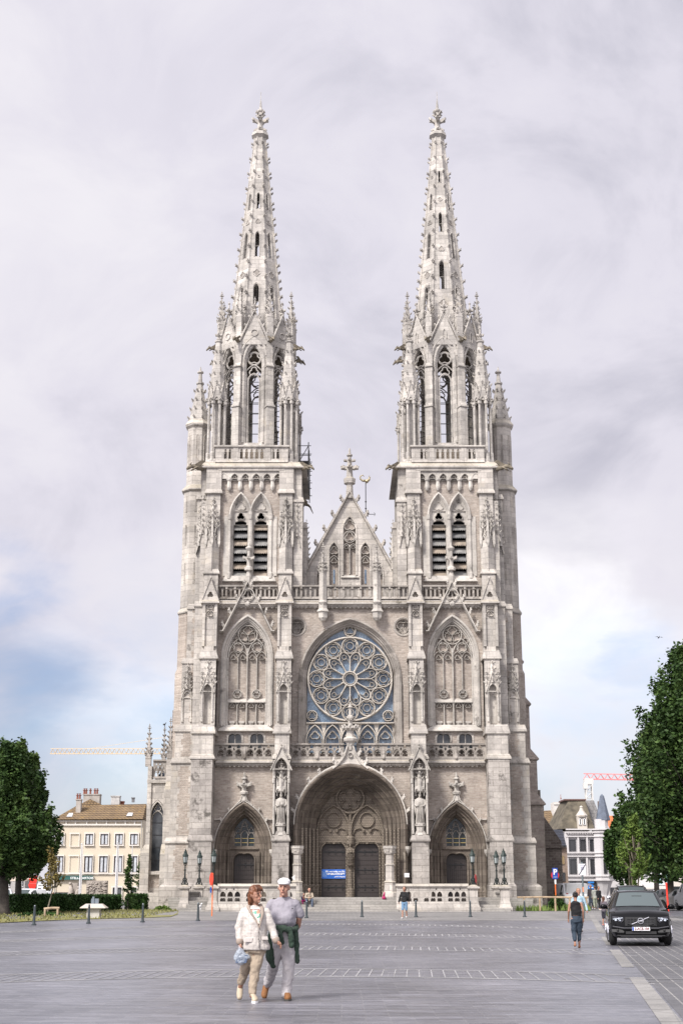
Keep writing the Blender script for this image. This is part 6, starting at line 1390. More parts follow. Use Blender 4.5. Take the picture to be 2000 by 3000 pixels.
# ------------------------------------------------------------ right: brick house, roofs, white corner house
Yw = 210.; WH = simple('white_stucco', (.50, .485, .49), .75, var=.05, vscale=.5); lw_ = (px(1720, 2640, Yw)[0], Yw, gz(Yw)); HW = thing('white_corner_house', 'white stucco corner house with steep mossy mansard roof and a round turret spike', 'house', lw_)
mb = MB(); a, _ = px(1656, 2500, Yw); b, zt = px(1787, 2436, Yw); mb.box(a, b - 1.5, Yw + .155, Yw + 10, 0, zt); 
cX, _ = px(1772, 2500, Yw); zb_ = px(1770, 2575, Yw)[1]; mb.ngon(cX - .35, Yw + .4, [(0, .45), (zb_ - 2.2, .5), (zb_ - .4, 1.15), (zb_, 1.25), (zt, 1.25), (zt + .3, 1.35), (zt + .35, .95), (px(0, 2400, Yw)[1], .95)], 8)
lset(mb, lw_).build('wall', WH, HW)
mb = MB()
for y0, y1, d in ((2428, 2432, .4), (2436, 2440, .25), (2449, 2452, .2), (2497, 2500, .2), (2507, 2510, .25), (2565, 2568, .2), (2576, 2580, .3)): pbox(mb, 1656, y0, 1757, y1, Yw, -d, .05); z = px(0, y1, Yw)[1]; z2 = px(0, y0, Yw)[1]; mb.ngon(cX - .35, Yw + .4, [(z, 1.25 + d * .8), (z2, 1.25 + d * .8)], 8)
for x in (1660, 1691, 1693 + 24, 1748): pbox(mb, x, 2452, x + 3, 2497, Yw, -.12, .05); pbox(mb, x, 2510, x + 3, 2565, Yw, -.12, .05)
for x in range(1662, 1755, 5): pbox(mb, x, 2441, x + 2, 2444, Yw, -.2, .05)
lset(mb, lw_).build('cornice', simple('white_trim', (.53, .51, .51), .8), HW)
DW = simple('dark_window', (.035, .036, .04), .1, spec=.6)
for x in (1667, 1699, 1727):
    w_ = 18 if x == 1667 else 15
    window_part(HW, lw_, x, 2459, x + w_, 2493, Yw, DW, DW, 1, mull=False); window_part(HW, lw_, x + 2, 2517, x + w_ + 2, 2560, Yw, DW, DW, 1, mull=False)
window_part(HW, lw_, 1765.5, 2460, 1773, 2493, Yw - 1.0, DW, DW, 1, mull=False); window_part(HW, lw_, 1768, 2517, 1776, 2559, Yw - 1.0, DW, DW, 1, mull=False)
for x in (1671, 1702, 1731): window_part(HW, lw_, x, 2584, x + 16, 2620, Yw, DW, DW, 1, mull=False)
MOSS = simple('mossy_slate', (.10, .085, .06), .8, var=.55, vscale=1.1, bump=.5, bscale=5)
mb = MB(); e = [px(1658, 2428, Yw), px(1741, 2428, Yw)]; t_ = [px(1664, 2344, Yw + 2.5), px(1712, 2342, Yw + 2.5)]
mb.add([(e[0][0] - 1.0, Yw + .2, e[0][1]), (e[1][0], Yw + .2, e[1][1]), (t_[1][0], Yw + 2.6, t_[1][1]), (t_[0][0], Yw + 2.6, t_[0][1]), (e[0][0] - 1.8, Yw + 10, e[0][1]), (e[1][0] + .6, Yw + 10, e[1][1]), (t_[1][0], Yw + 8, t_[1][1]), (t_[0][0] - .4, Yw + 8, t_[0][1])], [(0, 1, 2, 3), (1, 5, 6, 2), (4, 0, 3, 7), (3, 2, 6, 7), (5, 4, 7, 6)])
rf = lset(mb, lw_).build('mansard_roof', MOSS, HW)
mb = MB(); pbox(mb, 1651, 2341, 1715, 2345, Yw + 2.5, -.2, 5.5); lset(mb, lw_).build('ridge_trim', simple('brown_trim', (.13, .07, .06), .7), rf)
mb = MB(); pbox(mb, 1691, 2393, 1718, 2428, Yw, .03, 2); X, Z = px(1704, 2393, Yw); mb.ngon(X, Yw + .5, [(Z, .75), (Z + .2, .82), (Z + .5, .6), (Z + .9, .32), (Z + 1.3, .2), (Z + 1.4, .26), (Z + 1.5, .2), (Z + 1.62, .05)], 8); dm = lset(mb, lw_).build('dormer', simple('cream_stucco', (.48, .44, .39), .8), HW)
for x in (1695, 1707): window_part(HW, lw_, x, 2398, x + 7, 2417, Yw - .12, WHT, DW, 1, mull=False, name='dormer_window')
mb = MB(); a = px(1712, 2345, Yw + 4); b = px(1738, 2345, Yw + 4); c = px(1755, 2425, Yw + 4); d = px(1737, 2425, Yw + 4); m2 = px(1755, 2388, Yw + 4)
mb.add([(p[0], Yw + 4, p[1]) for p in (a, b, m2, c, d)] + [(p[0], Yw + 9, p[1]) for p in (a, b, m2, c, d)], [(0, 4, 3, 2, 1), (1, 2, 7, 6), (0, 1, 6, 5), (5, 6, 7, 8, 9)]); lset(mb, lw_).build('party_gable', masonry('gable_slates', (.36, .35, .35), (.32, .31, .31), (.22, .22, .22), .5, .5, .03), HW)
X, Z0 = px(1765, 2402, Yw + .4); Z1 = px(1765, 2326, Yw + .4)[1]; mb = MB(); mb.ngon(X, Yw + .4, [(Z0 - .1, .95), (Z0, .98), (Z1 - .3, .28), (Z1, .02)], 8); lset(mb, lw_).build('turret_spike', M['slate'], HW)
mb = MB(); pbox(mb, 1753, 2347, 1759, 2385, Yw + 5, 0, .8); pbox(mb, 1773, 2375, 1778, 2404, Yw + 3, 0, .8); lset(mb, lw_).build('chimney', simple('brickch', (.22, .17, .15), .9), HW)
# brick house + dark tiled roof left of it
Yr = 195.; lr = (px(1645, 2640, Yr)[0], Yr, gz(Yr)); RH = thing('brick_house', 'narrow brown brick house with glazed black tile roof behind the church corner', 'house', lr)
mb = MB(); pbox(mb, 1590, 2482, 1660, 2660, Yr, .155, 6); lset(mb, lr).build('wall', masonry('brown_brick', (.28, .2, .155), (.22, .155, .125), (.3, .26, .22), .3, .12, .015), RH)
mb = MB(); a, b, c, d = px(1590, 2480, Yr), px(1657, 2480, Yr), px(1646, 2430, Yr + 4), px(1590, 2430, Yr + 4); mb.add([(a[0], Yr - .4, a[1]), (b[0], Yr - .4, b[1]), (c[0], Yr + 4, c[1]), (d[0], Yr + 4, d[1]), (b[0], Yr + 4, b[1])], [(0, 1, 2, 3), (1, 4, 2)]); lset(mb, lr).build('roof', masonry('black_tile', (.05, .055, .075), (.04, .045, .06), (.015, .015, .02), .35, .4, .06, rough=.4), RH)
mb = MB(); pbox(mb, 1626, 2477, 1657, 2482, Yr, -.5, 0); lset(mb, lr).build('gutter', M['iron'], RH)
for x in (1632, 1645): window_part(RH, lr, x, 2507, x + 6.5, 2532, Yr, simple('tanframe', (.3, .22, .12), .7), simple('tan_blind', (.28, .2, .1), .6), 1, mull=False); window_part(RH, lr, x + 2, 2556, x + 9, 2582, Yr, DW, DW, 1, mull=False)
Yq = 225.; lq = (px(1610, 2640, Yq)[0], Yq, gz(Yq)); RB = thing('white_gabled_house', 'white rendered house with big brown tiled roof and chimney behind the brick house', 'house', lq)
mb = MB(); pbox(mb, 1560, 2430, 1660, 2560, Yq, 0, 8); pbox(mb, 1622, 2352, 1650, 2424, Yq + 2, 0, 3); pbox(mb, 1620, 2350, 1652, 2357, Yq + 2, -.15, 3.1); a = px(1600, 2430, Yq); b = px(1625, 2404, Yq); c = px(1660, 2404, Yq); d = px(1660, 2430, Yq); mb.add([(p[0], Yq - .1, p[1]) for p in (a, b, c, d)], [(0, 3, 2, 1)]); lset(mb, lq).build('wall', simple('offwhite', (.56, .53, .5), .85, var=.15), RB)
mb = MB(); a, b, c, d = px(1560, 2428, Yq), px(1597, 2427, Yq), px(1625, 2404, Yq), px(1625, 2373, Yq + 5); e_ = px(1560, 2377, Yq + 5); mb.add([(a[0], Yq - .2, a[1]), (b[0], Yq - .2, b[1]), (c[0], Yq, c[1]), (d[0], Yq + 5, d[1]), (e_[0], Yq + 5, e_[1])], [(0, 1, 2, 3, 4)]); lset(mb, lq).build('roof', TILE, RB)
mb = MB(); X, Z = px(1615, 2372, Yq + 5); mb.ngon(X, Yq + 5, [(Z - .5, .14), (Z + .6, .12)], 6); X2, Z = px(1620, 2372, Yq + 5); mb.ngon(X2, Yq + 5, [(Z - .5, .14), (Z + .9, .12)], 6); X, Z = px(1642, 2350, Yq + 3); mb.tube([(X, Yq + 3, Z), (X, Yq + 3, Z + 1.2)], .05, 4); mb.ball((X, Yq + 3, Z + .6), .12); lset(mb, lq).build('chimney_pots', POT, RB)
# row of houses behind the trees at the right
for i, (x0, x1, y0, lab, col) in enumerate(((1785, 1815, 2432, 'grey apartment house just right of the white corner house, orange roof edge', (.5, .48, .48)), (1812, 1860, 2500, 'red brick house far behind the light green tree', (.2, .08, .06)), (1860, 1975, 2440, 'white house with turquoise glazed bays behind the street trees', (.6, .59, .58)), (1968, 2150, 2430, 'pale stone house at the right edge behind the white van', (.52, .48, .44)))):
    Yz = 235 + 4 * i if i < 2 else 190 - i; lo = (px((x0 + x1) / 2, 2640, Yz)[0], Yz, gz(Yz)); T = thing('terraced_house', lab, 'house', lo, 0, 'terraced houses behind the street trees')
    mb = MB(); pbox(mb, x0, y0, x1, 2650, Yz, .155, 8); lset(mb, lo).build('wall', simple('terr%d' % i, col, .85, var=.08), T)
    mb = MB(); a = px(x0 - 1, y0, Yz); b = px(x1 + 1, y0, Yz); mb.add([(a[0], Yz - .4, a[1]), (b[0], Yz - .4, b[1]), (b[0], Yz + 4, b[1] + 2.5), (a[0], Yz + 4, a[1] + 2.5), (a[0], Yz - .4, a[1] - .3), (b[0], Yz - .4, b[1] - .3)], [(0, 1, 2, 3), (4, 5, 1, 0)]); lset(mb, lo).build('roof', simple('orange_tile', (.5, .14, .05), .8, var=.2) if i < 2 else M['slate'], T)
    if i == 0:
        for y in (2503, 2557): window_part(T, lo, 1791, y, 1805, y + 21, Yz, WHT, M['winglass'], 1.5, mull=False)
        mb = MB(); pbox(mb, 1787, 2600, 1813, 2648, Yz, -.3, 0); lset(mb, lo).build('dark_entrance', DW, T)
    if i == 1: window_part(T, lo, 1824, 2562, 1832, 2590, Yz, WHT, CURT, 2)
    if i == 2:
        for x in (1886, 1908, 1934): window_part(T, lo, x, 2550, x + 12, 2572, Yz, WHT, M['winglass'], 1.5, mull=False)
        window_part(T, lo, 1925, 2540, 1958, 2592, Yz, WHT, simple('turq_glass', (.25, .42, .42), .2), 2, name='glazed_bay')
    if i == 3:
        for x in (1974, 2000): window_part(T, lo, x, 2522, x + 12, 2562, Yz, WHT, DW, 2, mull=False)
    if i > 1:
        mb = MB(); 
        for y in (2500, 2600): pbox(mb, x0, y, x1, y + 3, Yz, -.2, 0)
        lset(mb, lo).build('string_course', CRT, T)
# ------------------------------------------------------------ cranes
def crane_jib(mb, p0, p1, h, n, r, w=.9):
    p0, p1 = Vector(p0), Vector(p1); d = (p1 - p0) / n; wv = Vector((0, w / 2, 0)); up = Vector((0, 0, h))
    mb.tube([p0 + wv, p1 + wv], r, 4); mb.tube([p0 - wv, p1 - wv], r, 4); mb.tube([p0 + up, p1 + up - d * .5], r, 4)
    for i in range(n):
        a = p0 + d * i; m = a + d * .5 + up; b = a + d
        for q in (wv, -wv): mb.tube([a + q, m], r * .6, 3); mb.tube([m, b + q], r * .6, 3)
        mb.tube([a - wv, a + wv], r * .6, 3)
Yk = 420.; X0, Z0 = px(148, 2212, Yk); X1, Z1 = px(560, 2214, Yk); T = thing('tower_crane', 'long pale yellow crane jib reaching out from behind the church on the left', 'crane', (X1 + 6, Yk, gz(Yk)), 0, 'tower cranes')
mb = MB(); crane_jib(mb, (X0 - X1 - 6, 0, Z0), (0, 0, Z0), 1.5, 34, .11); mb.tube([(px(365, 0, Yk)[0] - X1 - 6, 0, Z0 + 1.5), (0, 0, Z0 + 7)], .06, 4); mb.build('jib', simple('crane_yellow', (.62, .48, .3), .6), T)
mb = MB(); crane_jib(mb, (0, 0, 0), (0, 0, Z0 + 6), .01, 26, .14, 1.4); mb.box(-.7, .7, -.7, .7, 0, .3); mb.build('mast', simple('crane_yellow2', (.62, .42, .2), .6), T)
Yk = 320.; X0, Z0 = px(1709, 2287, Yk); X1, Z1 = px(1870, 2292, Yk); Xm = px(1722, 2290, Yk)[0]; T = thing('tower_crane', 'white crane mast with pink red jib standing behind the white corner house', 'crane', (Xm, Yk, gz(Yk)), 0, 'tower cranes')
mb = MB(); crane_jib(mb, (X0 - Xm, 0, Z0), (X1 - Xm + 3, 0, Z0 - .3), 1.2, 10, .13); mb.build('jib', simple('crane_red', (.68, .22, .22), .6), T)
mb = MB(); crane_jib(mb, (-.7, 0, 0), (-.7, 0, Z0), .01, 18, .16, 1.4); crane_jib(mb, (.7, 0, 0), (.7, 0, Z0), .01, 18, .16, 1.4)
for i in range(18): z = Z0 * i / 18; mb.tube([(-.7, -.7, z), (.7, -.7, z + Z0 / 18)], .09, 3); mb.tube([(-.7, -.7, z), (.7, -.7, z)], .09, 3)
mb.box(-1.0, 1.0, -.8, .8, Z0 - 1.2, Z0 + .1); mb.box(-1.3, -.3, -1, 0, Z0 - 2.2, Z0 - 1.0); mb.build('mast', simple('crane_white', (.55, .54, .52), .6), T)
# ================================================================== street furniture
VERD = simple('verdigris_iron', (.018, .032, .028), .6, var=.4, vscale=5); LGL = simple('lantern_glass', (.30, .33, .33), .15, spec=.6); LBK = simple('lamp_black', (.012, .018, .017), .4)
def lamp(label, x, y, z):
    T = thing('street_lamp', label, 'street lamp', (x, y, z), 0, 'ornate lamps on the stone pedestals')
    mb = MB(); mb.ngon(0, 0, [(0, .13), (.08, .13), (.1, .08), (.3, .07), (.34, .1), (.4, .06), (.95, .045), (.97, .07), (1.03, .07), (1.05, .04), (1.36, .035), (1.4, .07), (1.46, .05)], 8)
    for k in range(4):
        a = pi / 4 + k * pi / 2; d = Vector((cos(a), sin(a), 0)); Q = [(.06, .42), (.12, .48), (.17, .4), (.15, .3), (.2, .2), (.27, .14), (.26, .04), (.19, .05), (.2, .11)]
        mb.tube([tuple(d * q[0] + Vector((0, 0, q[1]))) for q in Q], .022, 4)
        mb.tube([tuple(d * q[0] + Vector((0, 0, q[1]))) for q in ((.03, 1.25), (.1, 1.3), (.15, 1.4), (.13, 1.47))], .016, 4)
    mb.build('post', LBK, T)
    mb = MB(); mb.ngon(0, 0, [(1.47, .10), (1.86, .14)], 6); g = mb.build('lantern_glass', LGL, T)
    mb = MB(); mb.ngon(0, 0, [(1.43, .07), (1.47, .15), (1.49, .15)], 6)
    for k in range(6): a = pi / 6 + k * pi / 3; mb.tube([(.13 * cos(a), .13 * sin(a), 1.47), (.185 * cos(a), .185 * sin(a), 1.87)], .014, 4); mb.tube([(.2 * cos(a), .2 * sin(a), 1.9), (.21 * cos(a), .21 * sin(a), 2.0)], [.02, .008], 4)
    mb.ngon(0, 0, [(1.86, .16), (1.91, .175), (1.94, .16), (2.04, .13), (2.14, .09), (2.16, .11), (2.2, .1), (2.22, .05), (2.3, .05), (2.32, .02), (2.4, .01)], 6); mb.build('lantern_cage', VERD, T)
labs = ['ornate lamp on the pedestal beside the left balustrade, behind the red round sign', 'ornate lamp on the outermost left pedestal', 'ornate lamp on the middle rear pedestal left of the doors, half a step back', 'ornate lamp on the pedestal beside the right balustrade, before the right side door', 'ornate lamp on the outermost right pedestal, tallest of the right pair', 'ornate lamp on the rear right pedestal, left of the outermost one']
for (x, y), lb in zip(LAMPS, labs): lamp(lb, AX + x, D0 + y, 2.0)
BOL = simple('bollard_paint', (.035, .045, .05), .45)
def bollard():
    T = thing('bollard', 'x', 'bollard', (0, 0, 0), 0, 'dark metal bollards in a row along the plaza')
    mb = MB(); mb.ngon(0, 0, [(0, .11), (.05, .11), (.06, .075), (.14, .06), (.72, .045), (.73, .055), (.76, .055), (.77, .035), (.79, .035)], 10); mb.build('shaft', BOL, T)
    mb = MB(); mb.sm = True; mb.ball((0, 0, .83), .05, 8, 6); mb.build('knob', simple('bollard_knob', (.16, .18, .19), .3, metal=.5), T); return T
bp = bollard(); BT = [(100, 2711, 'bollard before the log bench, first from the left edge'), (260, 2706, 'bollard right in front of the stone table, second from the left'), (418, 2702, 'bollard in front of the chapel corner, third from the left'), (580, 2698, 'bollard between the outermost left pedestal and the red round sign'), (898, 2690, 'bollard at the left end of the main steps, beside the sitting man'), (1060, 2687, 'bollard standing in the middle of the main steps'), (1218, 2687, 'bollard just right of the woman in denim shorts'), (1377, 2687, 'bollard left of the thin grey sign pole at the right balustrade'), (1536, 2687, 'bollard in front of the left end of the wooden rail')]
for i, (x, y, lb) in enumerate(BT):
    o = bp if i == 0 else copy_tree(bp); o.location = gpx(x, y); o['label'] = lb
ORG = simple('orange_pole', (.75, .16, .03), .5); RED = simple('sign_red', (.6, .02, .02), .45); GAL = simple('galvanised', (.13, .16, .17), .5, metal=.4); SBL = simple('sign_blue', (.01, .06, .35), .45)
def pole_sign(label, p, h, mat, disc=None, r=.032, g=None):
    T = thing('road_sign', label, 'road sign', p, 0, g); mb = MB(); mb.tube([(0, 0, 0), (0, 0, h)], r, 8); mb.build('pole', mat, T); return T
T = pole_sign('red round sign seen edge on, on an orange pole left of the balustrade', gpx(621, 2684), 2.32, ORG)
mb = MB(); mb.rings([[(y, q * .35 * cos(2 * pi * k / 24), 1.98 + q * .35 * sin(2 * pi * k / 24)) for k in range(24)] for y, q in ((-.012, 1), (.012, 1))]); d = mb.build('disc', simple('orange_red', (.7, .05, .02), .5), T); d.location = (-.07, -.03, 0); d.rotation_euler = (0, 0, radians(22))
mb = MB(); mb.box(-.02, .01, -.12, .1, 1.2, 1.5); d = mb.build('small_plate', SBL, T); d.location = (-.09, -.02, .05); d.rotation_euler = (0, 0, radians(20))
T = pole_sign('thin grey green pole with a red round sign seen edge on, right of the doors', gpx(1392, 2670), 2.3, GAL)
mb = MB(); mb.rings([[(y, q * .35 * cos(2 * pi * k / 24), 2.0 + q * .35 * sin(2 * pi * k / 24)) for k in range(24)] for y, q in ((-.012, 1), (.012, 1))]); d = mb.build('disc', RED, T); d.location = (.06, -.03, 0); d.rotation_euler = (0, 0, radians(-16))
Yp = 104.; X, Z = px(1625, 2575, Yp); T = pole_sign('blue square parking sign with a white letter on an orange pole', (X, Yp, gz(Yp)), Z - gz(Yp) - .3, ORG, r=.045)
z0 = Z - gz(Yp); mb = MB(); mb.box(-.19, .19, -.06, -.04, z0, z0 + .76); pl = mb.build('parking_plate', SBL, T); text_mesh('letter', 'P', .55, WHT, pl, (0, -.07, z0 + .46), bold=.012); mb = MB(); mb.box(-.14, .14, -.068, -.062, z0 + .1, z0 + .13); mb.box(-.14, .14, -.068, -.062, z0 + .16, z0 + .18); mb.build('small_print', simple('print', (.25, .4, .6), .5), pl)
mb = MB(); mb.rings([[(.29 * q * cos(2 * pi * k / 24), y, z0 + .26 + .29 * q * sin(2 * pi * k / 24)) for k in range(24)] for y, q in ((-.03, 1), (-.01, 1))]); mb.build('red_disc', RED, T)
mb = MB(); mb.ngon(0, -.05, [(z0 - .36, .0)], 4) if False else mb.box(-.06, .06, -.05, -.04, z0 - .36, z0 - .04); mb.build('arrow_plate', WHT, T)
p = gpx(1710, 2691); T = pole_sign('white square zone sign with a black diagonal bar on a dark grey pole', p, 2.85, GAL, r=.05); z0 = px(0, 2564, p.y)[1] - p.z
mb = MB(); mb.box(-.19, .19, -.07, -.055, z0, z0 + .58); pl = mb.build('zone_plate', simple('sign_white', (.72, .71, .74), .5), T)
mb = MB(); mb.tube([(-.19, -.08, z0 + .02), (.17, -.08, z0 + .56)], .022, 4); mb.build('diagonal_bar', M['iron'], pl)
mb = MB(); mb.box(-.1, .1, -.078, -.07, z0 + .26, z0 + .44); mb.box(-.14, .14, -.078, -.07, z0 + .48, z0 + .51); mb.build('faded_symbol', simple('faded', (.35, .35, .42), .6), pl)
mb = MB(); mb.box(-.03, .03, -.06, -.05, z0 - .85, z0 - .6); mb.build('orange_sticker', simple('sticker', (.7, .25, .12), .5), T)
Yp = 108.; X, Z = px(1730, 2600, Yp); T = pole_sign('small blue round sign above the group of people by the white van', (X, Yp, gz(Yp)), Z - gz(Yp) + .3, GAL)
mb = MB(); q = Z - gz(Yp); mb.rings([[(.24 * cos(2 * pi * k / 20), y, q + .24 * sin(2 * pi * k / 20)) for k in range(20)] for y in (-.05, -.03)]); mb.box(-.22, .22, -.06, -.04, q + .3, q + .42); mb.build('disc', simple('bright_blue', (.02, .2, .6), .4), T)
mb = MB(); mb.box(-.15, .15, -.062, -.055, q - .03, q + .03); mb.build('white_mark', WHT, T)
Yp = 95.; a, za = px(1949, 2566, Yp); b, zb = px(1955, 2648, Yp); mb = MB(); mb.tube([(0, 0, 0), (a - b, 0, za - zb)], .06, 8); mb.ball((a - b, 0, za - zb), .07, 8, 4); o = mb.build('red_pole', simple('red_pole', (.75, .04, .02), .5)); o.location = (b, Yp, gz(Yp)); tag(o, 'slightly leaning bright red pole in front of the right street tree trunk', 'pole')
# wooden rail
WD = simple('weathered_wood', (.36, .27, .18), .85, var=.3, vscale=3, bump=.4)
Yp = 97.; loc = (px(1625, 2660, Yp)[0], Yp, gz(Yp)); T = thing('wooden_rail_fence', 'low rustic wooden rail fence along the right lawn', 'fence', loc)
def rx(x): return px(x, 2627, Yp)[0] - loc[0]
mb = MB(); mb.tube([(rx(1514), 0, .88), (rx(1580), 0, .9), (rx(1640), 0, .89), (rx(1722), 0, .88)], .06, 7); mb.build('rail', WD, T)
for x in (1534, 1580, 1625, 1667, 1716): mb = MB(); mb.tube([(rx(x), .02, -.05), (rx(x), .02, .84)], .065, 7); mb.build('post', WD, T)
p = gpx(151, 2686); T = thing('log_bench', 'rough bench of three split logs on the left lawn before the hedge', 'bench', p); mb = MB(); mb.tube([(-.42, 0, .42), (.02, 0, .46), (.42, 0, .46)], [.06, .07, .06], 7); mb.build('seat', WD, T)
for q in (-.36, .33): mb = MB(); mb.tube([(q, 0, -.05), (q, 0, .42)], .06, 7); mb.build('leg', WD, T)
p = gpx(275, 2691); T = thing('orientation_table', 'grey stone pedestal with a wide sloped metal top on the left lawn', 'stone table', p)
mb = MB(); mb.box(-.33, .33, -.3, .3, -.1, .5); mb.hexa((-.33, .33, -.3, .3, .5), (-.3, .3, -.28, .28, .56)); mb.build('pedestal', simple('concrete', (.42, .40, .37), .9, var=.15, vscale=2, bump=.3), T)
mb = MB(); mb.hexa((-.66, .66, -.5, .5, .52), (-.66, .66, -.5, .5, .55)); mb.hexa((-.66, .66, -.5, .5, .55), (-.42, .42, -.1, .3, .74)); mb.build('sloped_top', simple('pale_metal', (.55, .49, .42), .4, metal=.2), T)
mb = MB(); mb.box(-.18, .2, .05, .25, .72, 1.0); mb.box(-.12, -.02, .0, .1, .74, 1.1); mb.build('map_case', simple('case_glass', (.16, .19, .22), .2), T)
POLE = simple('white_pole', (.55, .55, .57), .4)
for i, (x, yt, r, lb) in enumerate(((240, 2475, .07, 'flagpole left of the relief slab, thicker of the near pair'), (244.5, 2469, .04, 'thin flagpole right beside the thicker one left of the relief slab'), (345, 2470, .08, 'thick flagpole before the fourth window of the cream house'), (349, 2472, .04, 'thin flagpole touching the thick one right of the relief slab'), (389, 2474, .05, 'thin flagpole nearest the chapel'))):
    Yp = 118. + i * .6; X, Z = px(x, yt, Yp); mb = MB(); h = Z - gz(Yp); mb.tube([(0, 0, 0), (0, 0, h * .55), (0, 0, h)], [r, r, r * .6], 8); mb.ball((0, 0, h + .05), r, 8, 5); o = mb.build('flagpole', POLE); o.location = (X, Yp, gz(Yp)); tag(o, lb, 'flagpole', 'bare flagpoles behind the hedge')
# relief monument
Yp = 128.; a, z0 = px(252, 2630, Yp); b, z1 = px(315, 2580, Yp); T = thing('relief_monument', 'grey stone relief slab with carved figures and a figure post to its left', 'monument', ((a + b) / 2, Yp, gz(Yp))); mb = MB(); w = (b - a) / 2; h = z1 - gz(Yp)
SM = simple('monument_stone', (.30, .265, .235), .9, var=.2, vscale=2, bump=.6, bscale=8)
mb.box(-w, w, 0, .5, 0, h); mb.build('slab', SM, T); mb = MB(); mb.sm = True; rr = random.Random(5)
for k in range(90):
    x, z = rr.uniform(-w + .15, w - .15), rr.uniform(.3, h - .15); s_ = rr.uniform(.08, .2); a_ = rr.uniform(-.8, .8)
    mb.tube([(x - s_ * cos(a_), -.02, z - s_ * sin(a_)), (x, -.08, z), (x + s_ * cos(a_ + .4), -.02, z + s_ * sin(a_ + .4))], s_ * .35, 5)
mb.build('carved_figures', SM, T); mb = MB(); mb.box(-w - 1.6 + .35, -w - .7, -.3, .4, 0, h - .2); mb.build('side_post', SM, T)
mb = MB(); mb.sm = True; mb.tube([(-w - 1.3, -.45, 0), (-w - 1.35, -.45, .8), (-w - 1.2, -.45, 1.3), (-w - 1.35, -.4, 1.75)], [.2, .24, .24, .13], 8); mb.ball((-w - 1.35, -.42, 1.95), .14, 8, 6); mb.tube([(-w - .6, -.45, 0), (-w - .62, -.45, .7), (-w - .7, -.45, 1.2), (-w - .62, -.4, 1.5)], [.2, .2, .2, .1], 8); mb.ball((-w - .62, -.42, 1.62), .13, 8, 6); mb.build('carved_guards', SM, T)
# banner on the left main door
y = D0 + 1.35 + .12; a, z0 = px(941, 2574, y); b, z1 = px(1012, 2547, y); T = thing('banner', 'blue cloth banner with white lettering on the left main door', 'banner', ((a + b) / 2, y, z0)); w = b - a; h = z1 - z0
mb = MB(); N = 14; mb.rings([[(-w / 2 + w * i / N, .02 * sin(i * 1.1) - .01, z) for i in range(N + 1)] for z in (0, h)], closed=False, caps=False); mb.rings([[(-w / 2 + w * i / N, .02 * sin(i * 1.1) + .0, z) for i in range(N + 1)] for z in (0, h)], closed=False, caps=False); mb.build('cloth', simple('banner_blue', (.02, .12, .48), .6, var=.15, vscale=2), T)
for body, fz, sz, bo, sh in (('Elke woensdag om 20u', .77, .15, .004, 0), ('ORGELCONCERT', .5, .165, .006, 0), ('gratis toegang', .22, .13, .002, .2)): text_mesh('lettering', body, sz, WHT, T, (w / 2 - .06, -.04, h * fz), align='RIGHT', bold=bo, font_shear=sh, sx=.98)
mb = MB()
for k in range(5): mb.tube([(-w / 2 + .06 + k * .07, -.04, .08 + (k % 2) * .05), (-w / 2 + .09 + k * .07, -.04, h * .5), (-w / 2 + .06 + k * .07, -.04, h - .1 - (k % 3) * .05)], .012, 4)
mb.build('line_pattern', simple('pale_blue', (.35, .55, .8), .6), T)
a, z0 = px(1184, 2570, D0 - 2.3); mb = MB(); mb.box(0, .34, 0, .02, 0, .28); o = mb.build('paper_notice', simple('paper', (.62, .6, .62), .7)); o.location = (a, D0 - 2.3 + .02, z0); tag(o, 'small white paper notice on the buttress right of the main doorway', 'notice')
a, z0 = px(855, 2571, D0 - 2.3); mb = MB(); mb.add([(0, 0, 0), (.2, 0, -.2), (.2, 0, .2), (0, .02, 0), (.2, .02, -.2), (.2, .02, .2)], [(0, 1, 2), (3, 5, 4), (0, 3, 4, 1), (1, 4, 5, 2), (2, 5, 3, 0)]); o = mb.build('arrow_notice', simple('paper2', (.7, .69, .68), .7)); o.location = (a, D0 - 2.45, z0); tag(o, 'white arrow shaped notice pointing left beside the left portal column', 'notice')
# birds
def gull(label, p, s, wing=0, rz=0, mat=None, name='seagull'):
    mb = MB(); mb.sm = True; W_ = simple('gull_white', (.7, .7, .7), .7)
    mb.rings([[(s * r * cos(2 * pi * k / 8), s * y, s * (z + r * sin(2 * pi * k / 8))) for k in range(8)] for y, z, r in ((-.32, .62, .01), (-.24, .62, .05), (-.18, .6, .07), (-.12, .48, .07), (0, .38, .12), (.15, .32, .11), (.3, .28, .05), (.42, .26, .02))])
    if wing:
        for e in (-1, 1): mb.add([(e * s * .05, -.08 * s, .42 * s), (e * s * .55, -.15 * s, .55 * s), (e * s * 1.15, .1 * s, .42 * s), (e * s * .5, .12 * s, .5 * s), (e * s * .05, .16 * s, .4 * s)], [(0, 1, 3, 4), (1, 2, 3)])
    else:
        for e in (-1, 1): mb.tube([(e * .04 * s, 0, .3 * s), (e * .04 * s, 0, 0)], .015 * s, 4); mb.ball((e * .09 * s, .12 * s, .38 * s), (.03 * s, .2 * s, .08 * s), 6, 4, 0)
    o = mb.build(name, mat or W_); o.location = p; o.rotation_euler = (0, 0, rz); return tag(o, label, 'bird')
Yp = 92.; X, _ = px(587, 2670, Yp); gull('white gull standing at the side steps beside the left pedestals', (X, Yp, .42), .75, 0, .6)
gull('small dark bird perched on the middle chapel pinnacle', (AX - 14.5, D0 + 8.4, 14.12), .55, 0, 2.5, simple('bird_dark', (.06, .06, .065), .7), 'pigeon')
Yp = 120.; X, Z = px(1929, 1873, Yp); gull('gull gliding with spread wings above the right trees', (X, Yp, Z), .42, 1, .5, simple('gull_grey', (.12, .12, .13), .7))
